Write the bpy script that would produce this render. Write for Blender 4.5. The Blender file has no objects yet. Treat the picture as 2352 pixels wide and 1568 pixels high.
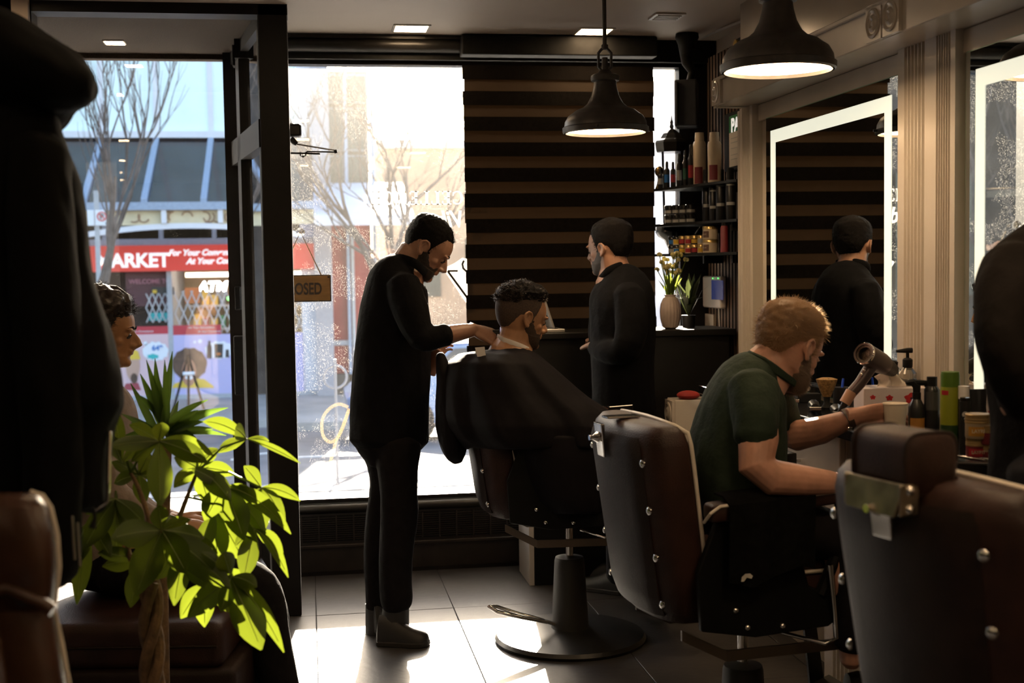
import bpy, bmesh, math, random
import numpy as np
from mathutils import Vector, Matrix, noise

# ------------------------------------------------------------------ camera
SC = bpy.context.scene
COL = SC.collection
EYE = 1.5                      # camera height, metres
FPX = 2940.0                   # focal length in pixels of a 2352 px wide frame
YAW, PITCH, ROLL = math.radians(9), math.atan(172 / 2940), .015
_Fh = np.array([math.sin(YAW), math.cos(YAW), 0]); _Rh = np.array([math.cos(YAW), -math.sin(YAW), 0]); _Z = np.array([0, 0, 1.])
CF = _Fh * math.cos(PITCH) - _Z * math.sin(PITCH)
_U = _Z * math.cos(PITCH) + _Fh * math.sin(PITCH)
CR = _Rh * math.cos(ROLL) - _U * math.sin(ROLL)
CU = _U * math.cos(ROLL) + _Rh * math.sin(ROLL)
CAMP = np.array([0, 0, EYE])
cd = bpy.data.cameras.new('camera'); cam = bpy.data.objects.new('camera', cd); COL.objects.link(cam)
cd.sensor_width = 36; cd.lens = 36 * FPX / 2352; cd.clip_start = .05; cd.clip_end = 400
M = Matrix.Identity(4)
for i in range(3):
    M[i][0], M[i][1], M[i][2], M[i][3] = CR[i], CU[i], -CF[i], CAMP[i]
cam.matrix_world = M
cd.dof.use_dof = True; cd.dof.focus_distance = 4.7; cd.dof.aperture_fstop = 3.6
SC.camera = cam

# ------------------------------------------------------------------ sky, sun, exposure
SUN_AZ, SUN_EL = math.radians(6), math.radians(20.5)
world = bpy.data.worlds.new('sky'); SC.world = world; world.use_nodes = True
wn = world.node_tree.nodes; wl = world.node_tree.links
sky = wn.new('ShaderNodeTexSky'); sky.sky_type = 'NISHITA'; sky.sun_disc = False
sky.sun_elevation = SUN_EL; sky.sun_rotation = SUN_AZ; sky.dust_density = 2.0
wl.new(sky.outputs[0], wn['Background'].inputs[0]); wn['Background'].inputs[1].default_value = .72
sl = bpy.data.lights.new('sun', 'SUN'); sun = bpy.data.objects.new('sun', sl); COL.objects.link(sun)
sl.energy = 55; sl.angle = .0093; sl.color = (1, .87, .68)
sun.location = (1, 12, 9)
sun.rotation_euler = Vector((-math.sin(SUN_AZ) * math.cos(SUN_EL), -math.cos(SUN_AZ) * math.cos(SUN_EL), -math.sin(SUN_EL))).to_track_quat('-Z', 'Y').to_euler()
vs = SC.view_settings
vs.view_transform = 'Standard'; vs.look = 'None'; vs.gamma = 1; vs.use_curve_mapping = False; vs.exposure = 0
SC.cycles.max_bounces = 9; SC.cycles.transparent_max_bounces = 16; SC.cycles.sample_clamp_indirect = 6
SC.cycles.caustics_reflective = False; SC.cycles.caustics_refractive = False

# ------------------------------------------------------------------ pixel -> place
def ray(x, y): return CF + CR * (x - 1176) / FPX - CU * (y - 784) / FPX
def W(x, y, d): return Vector(CAMP + ray(x, y) * d)                  # at depth d
def onX(x, y, X): r = ray(x, y); return Vector(CAMP + r * X / r[0])
def onY(x, y, Y): r = ray(x, y); return Vector(CAMP + r * Y / r[1])
def onZ(x, y, z): r = ray(x, y); return Vector(CAMP + r * (z - EYE) / r[2])
RV, FV, UP = Vector(_Rh), Vector(_Fh), Vector((0, 0, 1))             # level right, level away, up
def mpp(d): return d / FPX                                           # metres per pixel at depth d
rnd = random.Random(5)
V3 = Vector

# ------------------------------------------------------------------ mesh helpers
class MB:
    def __init__(s): s.v = []; s.f = []
    def add(s, V, F):
        o = len(s.v); s.v += [tuple(p) for p in V]; s.f += [tuple(i + o for i in f) for f in F]; return s
    def box(s, c, size, R=None):
        c = V3(c); a, b, d = [x / 2 for x in size]; P = []
        for z in (-d, d):
            for x, y in ((-a, -b), (a, -b), (a, b), (-a, b)):
                p = V3((x, y, z)); P.append(c + (R @ p if R else p))
        return s.add(P, [(3, 2, 1, 0), (4, 5, 6, 7), (0, 1, 5, 4), (1, 2, 6, 5), (2, 3, 7, 6), (3, 0, 4, 7)])
    def span(s, lo, hi):
        lo, hi = V3(lo), V3(hi); return s.box((lo + hi) / 2, hi - lo)
    def hexa(s, P):      # 8 points, bottom ring then top ring
        return s.add(P, [(3, 2, 1, 0), (4, 5, 6, 7), (0, 1, 5, 4), (1, 2, 6, 5), (2, 3, 7, 6), (3, 0, 4, 7)])
    def loft(s, rings, caps=True, closed=True):
        n = len(rings[0]); P = [p for r in rings for p in r]; F = []
        for k in range(len(rings) - 1):
            for i in range(n if closed else n - 1):
                j = (i + 1) % n; F.append((k * n + i, k * n + j, (k + 1) * n + j, (k + 1) * n + i))
        if caps and closed:
            F.append(tuple(range(n - 1, -1, -1))); F.append(tuple(range((len(rings) - 1) * n, len(rings) * n)))
        return s.add(P, F)
    def tube(s, pts, r, n=10, side=None, caps=True):
        """round or elliptic tube; r = number, list, or list of (a, b) with b along `side`"""
        pts = [V3(p) for p in pts]; rings = []
        prev = None
        for i, p in enumerate(pts):
            t = (pts[min(i + 1, len(pts) - 1)] - pts[max(i - 1, 0)]).normalized()
            if side is not None: b = V3(side)
            elif prev is None: b = V3((0, 0, 1)) if abs(t.z) < .9 else V3((1, 0, 0))
            else: b = prev
            a = b.cross(t)
            a = a.normalized() if a.length > 1e-6 else t.orthogonal().normalized()
            b = t.cross(a).normalized(); prev = b
            q = r[i] if isinstance(r, (list, tuple)) else r
            ra, rb = q if isinstance(q, (list, tuple)) else (q, q)
            rings.append([p + a * ra * math.cos(k * 2 * math.pi / n) + b * rb * math.sin(k * 2 * math.pi / n) for k in range(n)])
        return s.loft(rings, caps)
    def cyl(s, a, b, r, r2=None, n=20): return s.tube([a, b], [r, r if r2 is None else r2], n)
    def lathe(s, prof, c=(0, 0, 0), n=28, ax=UP, caps=True):
        ax = V3(ax).normalized(); u = ax.orthogonal().normalized(); w = ax.cross(u); c = V3(c)
        return s.loft([[c + ax * z + (u * math.cos(k * 2 * math.pi / n) + w * math.sin(k * 2 * math.pi / n)) * max(r, 1e-4) for k in range(n)] for r, z in prof], caps)
    def ell(s, c, r, R=None, n=16, m=10):
        c = V3(c); rings = []
        for i in range(m + 1):
            th = math.pi * i / m; th = min(max(th, .02), math.pi - .02)
            rings.append([c + (R @ p if R else p) for p in [V3((r[0] * math.sin(th) * math.cos(k * 2 * math.pi / n), r[1] * math.sin(th) * math.sin(k * 2 * math.pi / n), -r[2] * math.cos(th))) for k in range(n)]])
        return s.loft(rings)
    def prism(s, poly, o, ux, uy, dv):
        o, ux, uy, dv = V3(o), V3(ux), V3(uy), V3(dv); n = len(poly)
        A = [o + ux * x + uy * y for x, y in poly]
        return s.add(A + [p + dv for p in A], [tuple(range(n - 1, -1, -1)), tuple(range(n, 2 * n))] + [(i, (i + 1) % n, n + (i + 1) % n, n + i) for i in range(n)])
    def sheet(s, grid, thick=0):
        """grid of points -> open sheet, or a solid of that thickness"""
        m, n = len(grid), len(grid[0]); P = [V3(p) for r in grid for p in r]
        F = [(i * n + j, i * n + j + 1, (i + 1) * n + j + 1, (i + 1) * n + j) for i in range(m - 1) for j in range(n - 1)]
        return s.add(P, F)
    def xf(s, Mx): s.v = [tuple(Mx @ V3(p)) for p in s.v]; return s

def obj(name, mb, mat, parent=None, smooth=None, bev=0, bseg=2, sub=0, remesh=0, relax=0, thick=0, local=False, kind=None, disp=None):
    me = bpy.data.meshes.new(name)
    P = mb.v
    if parent is not None and not local:
        q = parent.matrix_world.inverted() if False else None
        r = ROOTLOC.get(parent.name, V3((0, 0, 0))); P = [(p[0] - r.x, p[1] - r.y, p[2] - r.z) for p in P]
    me.from_pydata(P, [], mb.f); me.update()
    if bev or remesh or sub or thick:
        bm = bmesh.new(); bm.from_mesh(me)
        bmesh.ops.recalc_face_normals(bm, faces=bm.faces)
        if bev:
            es = [e for e in bm.edges if len(e.link_faces) == 2 and e.calc_face_angle(0) > .6]
            bmesh.ops.bevel(bm, geom=es, offset=bev, segments=bseg, affect='EDGES', profile=.5, clamp_overlap=True)
        bm.to_mesh(me); bm.free()
    o = bpy.data.objects.new(name, me); COL.objects.link(o)
    mods = []
    if thick:
        m = o.modifiers.new('t', 'SOLIDIFY'); m.thickness = thick; m.offset = 0; mods.append(m)
    if remesh:
        m = o.modifiers.new('r', 'REMESH'); m.mode = 'VOXEL'; m.voxel_size = remesh; mods.append(m)
        if relax:
            m = o.modifiers.new('s', 'SMOOTH'); m.factor = .5; m.iterations = relax; mods.append(m)
    if sub:
        m = o.modifiers.new('u', 'SUBSURF'); m.levels = sub; m.render_levels = sub; mods.append(m)
    if mods:
        dg = bpy.context.evaluated_depsgraph_get(); me2 = bpy.data.meshes.new_from_object(o.evaluated_get(dg))
        o.modifiers.clear(); o.data = me2; bpy.data.meshes.remove(me); me = me2; me.name = name
    if disp:
        co = np.empty(len(me.vertices) * 3); me.vertices.foreach_get('co', co); co = co.reshape(-1, 3)
        no = np.array([v.normal[:] for v in me.vertices]); 
        me.vertices.foreach_set('co', disp(co, no).ravel()); me.update()
    if smooth is None: smooth = bool(remesh or sub)
    if smooth:
        me.polygons.foreach_set('use_smooth', [True] * len(me.polygons))
        if not (remesh or sub): me.set_sharp_from_angle(angle=math.radians(38))
    if mat is not None: me.materials.append(mat)
    if parent is not None:
        o.parent = parent; ROOTLOC[o.name] = V3((0, 0, 0)) if local else ROOTLOC.get(parent.name, V3((0, 0, 0)))
    if kind: o['kind'] = kind
    return o
ROOTLOC = {}
def tag(o, label, cat, group=None):
    o['label'] = label; o['category'] = cat
    if group: o['group'] = group
    return o
def thing(name, label, cat, loc=(0, 0, 0), rotz=0, group=None):
    e = bpy.data.objects.new(name, None); COL.objects.link(e); e.empty_display_size = .1
    e.location = loc; e.rotation_euler = (0, 0, rotz); ROOTLOC[e.name] = V3(loc)
    return tag(e, label, cat, group)
def struct(o): o['kind'] = 'structure'; return o
def sroot(name, loc=(0, 0, 0)):
    e = bpy.data.objects.new(name, None); COL.objects.link(e); e.empty_display_size = .1; e.location = loc; ROOTLOC[e.name] = V3(loc); e['kind'] = 'structure'; return e
def dup(root, loc, rotz=None, label=None, group=None, scale=None):
    r = root.copy(); COL.objects.link(r); r.location = loc
    if rotz is not None: r.rotation_euler = (0, 0, rotz)
    if scale: r.scale = scale
    if label: r['label'] = label
    if group: r['group'] = group
    for ch in list(root.children):
        c = ch.copy(); COL.objects.link(c); c.parent = r
        for g in ch.children: d = g.copy(); COL.objects.link(d); d.parent = c
    return r
def text(name, s, mat, parent, o, ux, uy, size, ext=.002, bold=0, shear=0, align='LEFT', sx=1.0, spacing=1.0, local=False):
    """lettering as a mesh: o = baseline start, ux reading direction, uy up"""
    cu = bpy.data.curves.new(name, 'FONT'); cu.body = s; cu.size = size; cu.extrude = ext; cu.offset = bold; cu.shear = shear; cu.align_x = align; cu.space_character = spacing
    t = bpy.data.objects.new(name, cu); COL.objects.link(t)
    dg = bpy.context.evaluated_depsgraph_get(); dg.update(); me = bpy.data.meshes.new_from_object(t.evaluated_get(dg))
    bpy.data.objects.remove(t); bpy.data.curves.remove(cu)
    ux, uy, o = V3(ux), V3(uy), V3(o); uz = ux.cross(uy); r = ROOTLOC.get(parent.name, V3((0, 0, 0))) if (parent and not local) else V3((0, 0, 0))
    for v in me.vertices:
        c = v.co; v.co = o + ux * c.x * sx + uy * c.y + uz * c.z - r
    me.materials.clear(); me.materials.append(mat)
    b = bpy.data.objects.new(name, me); COL.objects.link(b)
    if parent: b.parent = parent
    return b

# ------------------------------------------------------------------ materials
MATS = {}
def mat(name, col, rough=.5, metal=0, var=0, vscale=20, bump=0, bscale=60, spec=.5, emit=0, ecol=None, trans=0, coat=0, sheen=0, stretch=None, col2=None, alpha=1, subsurf=0, ior=1.45):
    if name in MATS: return MATS[name]
    m = bpy.data.materials.new(name); m.use_nodes = True; nt = m.node_tree; N = nt.nodes; L = nt.links; b = N['Principled BSDF']; I = b.inputs
    c4 = (*col, 1); I['Base Color'].default_value = c4; I['Roughness'].default_value = rough; I['Metallic'].default_value = metal
    I['Specular IOR Level'].default_value = spec; I['IOR'].default_value = ior; I['Transmission Weight'].default_value = trans; I['Coat Weight'].default_value = coat
    if sheen: I['Sheen Weight'].default_value = sheen; I['Sheen Roughness'].default_value = .4
    if alpha < 1: I['Alpha'].default_value = alpha
    if subsurf: I['Subsurface Weight'].default_value = subsurf; I['Subsurface Radius'].default_value = (.012, .004, .002); I['Subsurface Scale'].default_value = 1
    if emit: I['Emission Color'].default_value = (*(ecol or col), 1); I['Emission Strength'].default_value = emit
    tc = N.new('ShaderNodeTexCoord'); src = tc.outputs['Object']
    if stretch:
        mp = N.new('ShaderNodeMapping'); mp.inputs['Scale'].default_value = stretch; L.new(src, mp.inputs[0]); src = mp.outputs[0]
    nz = N.new('ShaderNodeTexNoise'); nz.inputs['Scale'].default_value = vscale; nz.inputs['Detail'].default_value = 5; L.new(src, nz.inputs['Vector'])
    if var or col2:
        mx = N.new('ShaderNodeMix'); mx.data_type = 'RGBA'
        mx.inputs[6].default_value = (*[c * (1 - var) for c in col], 1); mx.inputs[7].default_value = (*(col2 or [min(1, c * (1 + var)) for c in col]), 1)
        rp = N.new('ShaderNodeValToRGB'); rp.color_ramp.elements[0].position = .35; rp.color_ramp.elements[1].position = .65
        L.new(nz.outputs['Fac'], rp.inputs[0]); L.new(rp.outputs[0], mx.inputs[0]); L.new(mx.outputs[2], I['Base Color'])
    if bump:
        nb = N.new('ShaderNodeTexNoise'); nb.inputs['Scale'].default_value = bscale; nb.inputs['Detail'].default_value = 4; L.new(src, nb.inputs['Vector'])
        bp = N.new('ShaderNodeBump'); bp.inputs['Strength'].default_value = bump; bp.inputs['Distance'].default_value = .01; L.new(nb.outputs['Fac'], bp.inputs['Height']); L.new(bp.outputs[0], I['Normal'])
    MATS[name] = m; return m
def glass_mat(name, tint=(1, 1, 1), dust=.05, haze=.03, specks=1.0, rough=.28):
    """window glass: clear, mirror-like at its surface, with dust film and specks that scatter the sun"""
    m = bpy.data.materials.new(name); m.use_nodes = True; nt = m.node_tree; N = nt.nodes; L = nt.links; N.clear()
    out = N.new('ShaderNodeOutputMaterial'); tr = N.new('ShaderNodeBsdfTransparent'); tr.inputs[0].default_value = (*tint, 1)
    gl = N.new('ShaderNodeBsdfGlossy'); gl.inputs['Roughness'].default_value = 0; gl.inputs[0].default_value = (1, 1, 1, 1)
    lw = N.new('ShaderNodeFresnel'); lw.inputs['IOR'].default_value = 1.5
    geo = N.new('ShaderNodeNewGeometry')
    m1 = N.new('ShaderNodeMixShader'); L.new(lw.outputs[0], m1.inputs[0]); L.new(tr.outputs[0], m1.inputs[1]); L.new(gl.outputs[0], m1.inputs[2])
    rf = N.new('ShaderNodeBsdfRefraction'); rf.inputs['IOR'].default_value = 1.3; rf.inputs['Roughness'].default_value = rough; rf.inputs[0].default_value = (1, .97, .93, 1)
    tl = N.new('ShaderNodeBsdfTranslucent'); tl.inputs[0].default_value = (.9, .85, .78, 1)
    m2 = N.new('ShaderNodeMixShader'); m2.inputs[0].default_value = haze; L.new(m1.outputs[0], m2.inputs[1]); L.new(rf.outputs[0], m2.inputs[2])
    tc = N.new('ShaderNodeTexCoord')
    n1 = N.new('ShaderNodeTexNoise'); n1.inputs['Scale'].default_value = 2.2; n1.inputs['Detail'].default_value = 6; L.new(tc.outputs['Object'], n1.inputs['Vector'])
    vo = N.new('ShaderNodeTexVoronoi'); vo.inputs['Scale'].default_value = 210; vo.inputs['Randomness'].default_value = 1; L.new(tc.outputs['Object'], vo.inputs['Vector'])
    lt = N.new('ShaderNodeMath'); lt.operation = 'LESS_THAN'; lt.inputs[1].default_value = .13; L.new(vo.outputs['Distance'], lt.inputs[0])
    n3 = N.new('ShaderNodeTexNoise'); n3.inputs['Scale'].default_value = 3.5; L.new(tc.outputs['Object'], n3.inputs['Vector'])
    g3 = N.new('ShaderNodeMath'); g3.operation = 'GREATER_THAN'; g3.inputs[1].default_value = .47; L.new(n3.outputs['Fac'], g3.inputs[0])
    sp = N.new('ShaderNodeMath'); sp.operation = 'MULTIPLY'; L.new(lt.outputs[0], sp.inputs[0]); L.new(g3.outputs[0], sp.inputs[1])
    sp2 = N.new('ShaderNodeMath'); sp2.operation = 'MULTIPLY'; sp2.inputs[1].default_value = specks; L.new(sp.outputs[0], sp2.inputs[0])
    fm = N.new('ShaderNodeMath'); fm.operation = 'MULTIPLY_ADD'; fm.inputs[1].default_value = dust * 2; fm.inputs[2].default_value = -dust * .4; fm.use_clamp = True; L.new(n1.outputs['Fac'], fm.inputs[0])
    ad = N.new('ShaderNodeMath'); ad.operation = 'ADD'; ad.use_clamp = True; L.new(fm.outputs[0], ad.inputs[0]); L.new(sp2.outputs[0], ad.inputs[1])
    m3 = N.new('ShaderNodeMixShader'); L.new(ad.outputs[0], m3.inputs[0]); L.new(m2.outputs[0], m3.inputs[1]); L.new(tl.outputs[0], m3.inputs[2])
    L.new(m3.outputs[0], out.inputs[0]); MATS[name] = m; return m
def leaf_mat(name, col, tcol, rough=.35):
    m = bpy.data.materials.new(name); m.use_nodes = True; nt = m.node_tree; N = nt.nodes; L = nt.links; b = N['Principled BSDF']
    tc = N.new('ShaderNodeTexCoord'); nz = N.new('ShaderNodeTexNoise'); nz.inputs['Scale'].default_value = 18; L.new(tc.outputs['Object'], nz.inputs['Vector'])
    mx = N.new('ShaderNodeMix'); mx.data_type = 'RGBA'; mx.inputs[6].default_value = (*[c * .7 for c in col], 1); mx.inputs[7].default_value = (*col, 1); L.new(nz.outputs['Fac'], mx.inputs[0]); L.new(mx.outputs[2], b.inputs['Base Color'])
    b.inputs['Roughness'].default_value = rough
    tl = N.new('ShaderNodeBsdfTranslucent'); tl.inputs[0].default_value = (*tcol, 1)
    ms = N.new('ShaderNodeMixShader'); ms.inputs[0].default_value = .5; L.new(b.outputs[0], ms.inputs[1]); L.new(tl.outputs[0], ms.inputs[2]); L.new(ms.outputs[0], N['Material Output'].inputs[0])
    MATS[name] = m; return m

BLACKMETAL = mat('black_metal', (.012, .011, .01), .35, var=.3, vscale=30)
MATBLACK = mat('matt_black', (.006, .006, .006), .65, var=.3, vscale=40, spec=.25)
BRONZE = mat('dark_bronze', (.04, .033, .028), .42, metal=.0, var=.3, vscale=25, spec=.5)
WHITEGLOSS = mat('white_gloss_paint', (.58, .52, .45), .22, var=.04, vscale=6, bump=.03, bscale=15)
WHITE = mat('white_plastic', (.75, .73, .7), .35, var=.03)
CHROME = mat('chrome', (.75, .73, .7), .12, metal=1, var=.06, vscale=9)
LEATHER = mat('brown_leather', (.028, .012, .009), .42, spec=.3, var=.25, vscale=14, bump=.25, bscale=260)
LEATHERB = mat('dark_leather_back', (.018, .010, .008), .5, spec=.25, var=.25, vscale=12, bump=.2, bscale=260)
PIPING = mat('cream_piping', (.62, .56, .48), .45, var=.05)
BLKPANEL = mat('black_side_panel', (.003, .003, .003), .55, var=.3, spec=.2)
LAMPGLOW = mat('lamp_diffuser', (1, .93, .82), .5, emit=28, ecol=(1, .68, .38))
PANELGLOW = mat('ceiling_panel_glow', (1, .93, .82), .5, emit=40, ecol=(1, .68, .38))
LEDGLOW = mat('led_frosted_band', (.93, 1, .85), .5, emit=.72, ecol=(1, 1, .82))

# ================================================================== the room
XL, XR, YB, YW, CEIL = -2.6, 1.88, -3.2, 6.3, 2.62
SLATE = mat('dark_slate_tile', (.045, .042, .042), .42, var=.28, vscale=3.5, bump=.10, bscale=30, spec=.45)
GROUT = mat('dark_grout', (.02, .019, .018), .8, var=.2)
CEILM = mat('ceiling_paint', (.74, .66, .59), .6, var=.03, vscale=2)
WALLM = mat('wall_paint_warm', (.5, .42, .36), .55, var=.04, vscale=3)
DARKWALL = mat('dark_wall_paint', (.03, .026, .024), .6, var=.15, vscale=4)
KNEE = mat('dark_brown_panel', (.022, .016, .013), .38, var=.3, vscale=9, bump=.1, bscale=20)
FRAME = mat('black_anodised_frame', (.007, .006, .006), .45, var=.25, vscale=12, spec=.3)
CARPETED = mat('brown_textured_soffit', (.032, .02, .011), .9, var=.45, vscale=160, bump=.5, bscale=240)
GLASSW = glass_mat('dusty_window_glass', dust=.005, haze=.0048, specks=.4, rough=.8)
GLASSD = glass_mat('door_glass', dust=.0008, haze=0, specks=.02)
GLASSS = glass_mat('side_glass', dust=.004, haze=.002, specks=.35, rough=.8)

fl = sroot('floor')
obj('grout_bed', MB().span((XL - .5, YB, -.06), (2.3, YW, -.006)), GROUT, fl)
tile = None
for i in range(-5, 5):
    for j in range(-1, 8):
        x0, y0 = i * .6 + .0015, 5.55 - j * 1.2 + .0015
        lo, hi = (max(x0, XL - .4), max(y0, YB)), (min(x0 + .597, 2.2), min(y0 + 1.197, YW - .02))
        if hi[0] - lo[0] < .05 or hi[1] - lo[1] < .05: continue
        if tile and abs(hi[0] - lo[0] - .597) < 1e-4 and abs(hi[1] - lo[1] - 1.197) < 1e-4:
            o = tile.copy(); COL.objects.link(o)
        else:
            w, h = hi[0] - lo[0], hi[1] - lo[1]
            o = obj('tile', MB().box((w / 2, h / 2, -.006), (w, h, .012)), SLATE, fl, bev=.0015, bseg=1)
            if abs(w - .597) < 1e-4 and abs(h - 1.197) < 1e-4: tile = o
        o.parent = fl; o.location = (lo[0], lo[1], rnd.uniform(-.0006, .0004))
ce = struct(obj('ceiling', MB().span((XL - .5, YB, CEIL), (2.3, YW + .08, CEIL + .1)), CEILM))
struct(obj('wall_left', MB().span((XL - .6, YB, -.05), (XL - .5, YW + .6, CEIL)), DARKWALL))
struct(obj('wall_rear', MB().span((XL - .6, YB - .1, -.05), (2.3, YB, CEIL)), DARKWALL))
# right wall: slatted corner, then the mirror wall
struct(obj('wall_right', MB().span((XR + .06, YB, -.05), (XR + .16, 5.42, CEIL)).span((2.06, 5.42, -.05), (2.16, YW + .2, CEIL)).span((XR + .06, 5.4, -.05), (2.16, 5.44, CEIL)), WALLM))

# ---------------- window wall
wb = sroot('wall_back', (.9, YW, 0))
obj('knee_wall', MB().span((-.3, YW, -.3), (2.06, YW + .12, .30)), KNEE, wb)
obj('sill_rail', MB().tube([(-.25, YW + .0, .325), (2.05, YW + .0, .325)], .024, 12).span((-.3, YW, .30), (2.06, YW + .12, .352)), BLACKMETAL, wb, smooth=True)
obj('header', MB().span((-.32, YW - .02, 2.51), (2.06, YW + .14, CEIL + .02)), MATBLACK, wb)
obj('lower_panel', MB().span((-.24, YW - .012, .015), (2.0, YW, .135)).span((-.24, YW - .025, .135), (2.0, YW, .15)), KNEE, wb, bev=.002, bseg=1)
gr = obj('radiator_grille', MB().span((-.24, YW - .006, .165), (2.0, YW, .29)), MATBLACK, wb)
bar = MB(); 
for k in range(11): bar.span((-.24, YW - .012, .172 + k * .0108), (2.0, YW - .005, .1755 + k * .0108))
obj('louvre', bar, KNEE, wb, kind='stuff')
for k in range(27):
    obj('grille_bar', MB().span((-.235 + k * .085, YW - .016, .165), (-.228 + k * .085, YW - .004, .292)), KNEE, wb)
w1 = sroot('window_1', (.9, YW + .05, .35))
obj('window_frame', MB().span((-.30, YW + .02, .352), (-.25, YW + .1, 2.51)).span((1.875, YW + .02, .352), (2.06, YW + .1, 2.51)).span((-.3, YW + .02, .352), (2.0, YW + .1, .372)).span((-.3, YW + .02, 2.49), (2.0, YW + .1, 2.512)), FRAME, w1)
obj('window_pane', MB().span((-.25, YW + .055, .37), (1.88, YW + .061, 2.49)), GLASSW, w1)
obj('head_roller', MB().tube([(-.22, YW - .04, 2.575), (.765, YW - .04, 2.575)], .036, 14).span((-.22, YW - .08, 2.60), (.765, YW, 2.618)), BLACKMETAL, w1, smooth=True)

# ---------------- entrance: header, corner post, soffit, splayed side glass, glazed door beyond
d1 = sroot('door_1', (-.12, 5.6, 0))
obj('post', MB().span((-.185, 5.56, 0), (-.062, 5.68, CEIL)), FRAME, d1, bev=.004, bseg=1)
obj('head_beam', MB().span((XL - .4, 5.56, 2.575), (-.06, 5.68, CEIL)), FRAME, d1)
obj('soffit', MB().span((XL - .4, 5.62, 2.60), (-.1, 6.8, 2.66)), CARPETED, d1)
obj('outer_head', MB().span((XL - .4, 6.74, 2.575), (-.2, 6.82, 2.66)), CARPETED, d1)
M0, M1 = V3((-.165, 5.66, 0)), V3((-.345, 6.72, 0))
sd = (M1 - M0).normalized(); sn = V3((sd.y, -sd.x, 0))
def sidebar(t0, t1, z0, z1, th=.045):
    a, b = M0 + sd * t0, M0 + sd * t1
    return [a - sn * th / 2 + UP * z0, b - sn * th / 2 + UP * z0, b + sn * th / 2 + UP * z0, a + sn * th / 2 + UP * z0, a - sn * th / 2 + UP * z1, b - sn * th / 2 + UP * z1, b + sn * th / 2 + UP * z1, a + sn * th / 2 + UP * z1]
LS = (M1 - M0).length
obj('side_frame', MB().hexa(sidebar(0, .05, 0, 2.6)).hexa(sidebar(LS - .42, LS - .3, 0, 2.6, .06)).hexa(sidebar(0, LS, 0, .10)).hexa(sidebar(0, LS, .26, .33)).hexa(sidebar(0, LS, 2.03, 2.15, .06)).hexa(sidebar(0, LS, 2.54, 2.6)), FRAME, d1)
obj('side_pane', MB().hexa(sidebar(.05, LS, .33, 2.03, .008)), GLASSS, d1)
obj('side_pane', MB().hexa(sidebar(.05, LS, 2.15, 2.54, .008)), GLASSS, d1)
obj('side_pane', MB().hexa(sidebar(.05, LS, .10, .26, .008)), GLASSS, d1)
obj('outer_mullion', MB().span((-.385, 6.70, -.05), (-.285, 6.80, 2.62)).span((-.40, 6.68, -.05), (-.31, 6.70, 2.6)), FRAME, d1)
obj('push_handle', MB().box((-.355, 6.63, 1.02), (.05, .06, .30)).box((-.355, 6.66, 1.36), (.03, .03, .12)), MATBLACK, d1, bev=.006)
obj('closer_box', MB().box(V3(onY(547, 128, 6.5)), (.055, .09, .11)), MATBLACK, d1, bev=.006)
obj('door_pane', MB().span((XL - .3, 6.755, .05), (-.385, 6.761, 2.575)), GLASSD, d1)
obj('bottom_rail', MB().span((XL - .4, 6.73, -.3), (-.3, 6.79, .09)), FRAME, d1)
obj('left_jamb', MB().span((-1.165, 5.52, 0), (-1.10, 5.56, CEIL)), WALLM, d1)
obj('left_return', MB().span((-1.27, 5.56, 0), (-1.095, 5.68, CEIL)), FRAME, d1)
struct(obj('wall_left_front', MB().span((XL - .5, 5.57, -.05), (-1.9, 5.67, CEIL)), DARKWALL))
# door closer with its folding arm, beyond the post
dc = thing('door_closer', 'black door closer with folding arm beside the door post', 'door closer', (-.06, 5.66, 2.05))
P = lambda x, y: onY(x, y, 5.72)
obj('body', MB().box(P(674, 300), (.07, .07, .055)).box(P(670, 288), (.03, .03, .02)), BLACKMETAL, dc, bev=.01)
obj('pivot', MB().tube([P(668, 318), P(676, 326), P(682, 331)], [.012, .014, .010], 10), BLACKMETAL, dc, smooth=True)
obj('arm', MB().tube([P(682, 331), P(773, 346)], .0035, 8), CHROME, dc, smooth=True)
obj('arm', MB().tube([P(773, 349), P(706, 348), P(700, 352)], .0035, 8).cyl(P(770, 344), P(772, 352), .007), BLACKMETAL, dc, smooth=True)
obj('rod', MB().tube([P(655, 351), P(735, 353)], .0045, 8), BLACKMETAL, dc, smooth=True)
obj('clamp', MB().tube([P(690, 349), P(690, 357), P(696, 359), P(702, 357), P(703, 349)], .0035, 8).cyl(P(696, 357), P(696, 362), .004), BLACKMETAL, dc, smooth=True)

# ---------------- zebra roller blind: alternating dense and sheer bands
bl = thing('roller_blind', 'dark brown zebra roller blind with alternating bands covering the window', 'blind', (1.24, 6.2, 1.0))
BD = mat('blind_dense_band', (.007, .0055, .0045), .9, spec=.1, var=.25, vscale=60, bump=.2, bscale=300)
BS = leaf_mat('blind_sheer_band', (.085, .06, .04), (.05, .034, .02), .8)
BX0, BX1, BY = .765, 1.712, 6.215
obj('headrail', MB().span((BX0 - .01, BY - .05, 2.52), (BX1 + .01, BY + .05, 2.615)), MATBLACK, bl, bev=.006)
z = 2.52; k = 0
pit, lh = .1235, .056
zb = V3(onY(1100, 182, BY)).z
tops = [zb + pit - .001 - i * pit for i in range(0, 14)]
first = None
for i, zt in enumerate(tops):
    wv = rnd.uniform(-.004, .004)
    if zt - lh < 1.0: break
    if zt < 2.53: obj('sheer_band', MB().span((BX0 + wv, BY + .002, zt - lh - .02), (BX1 + wv, BY + .004, min(zt + .02, 2.53))), BS, bl)
    obj('dense_band', MB().span((BX0 - .002 - wv, BY - .006, zt - pit), (BX1 + .002 - wv, BY - .001, zt - lh)), BD, bl)
obj('dense_band', MB().span((BX0, BY - .006, tops[0]), (BX1, BY - .001, 2.53)), BD, bl)
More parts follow.
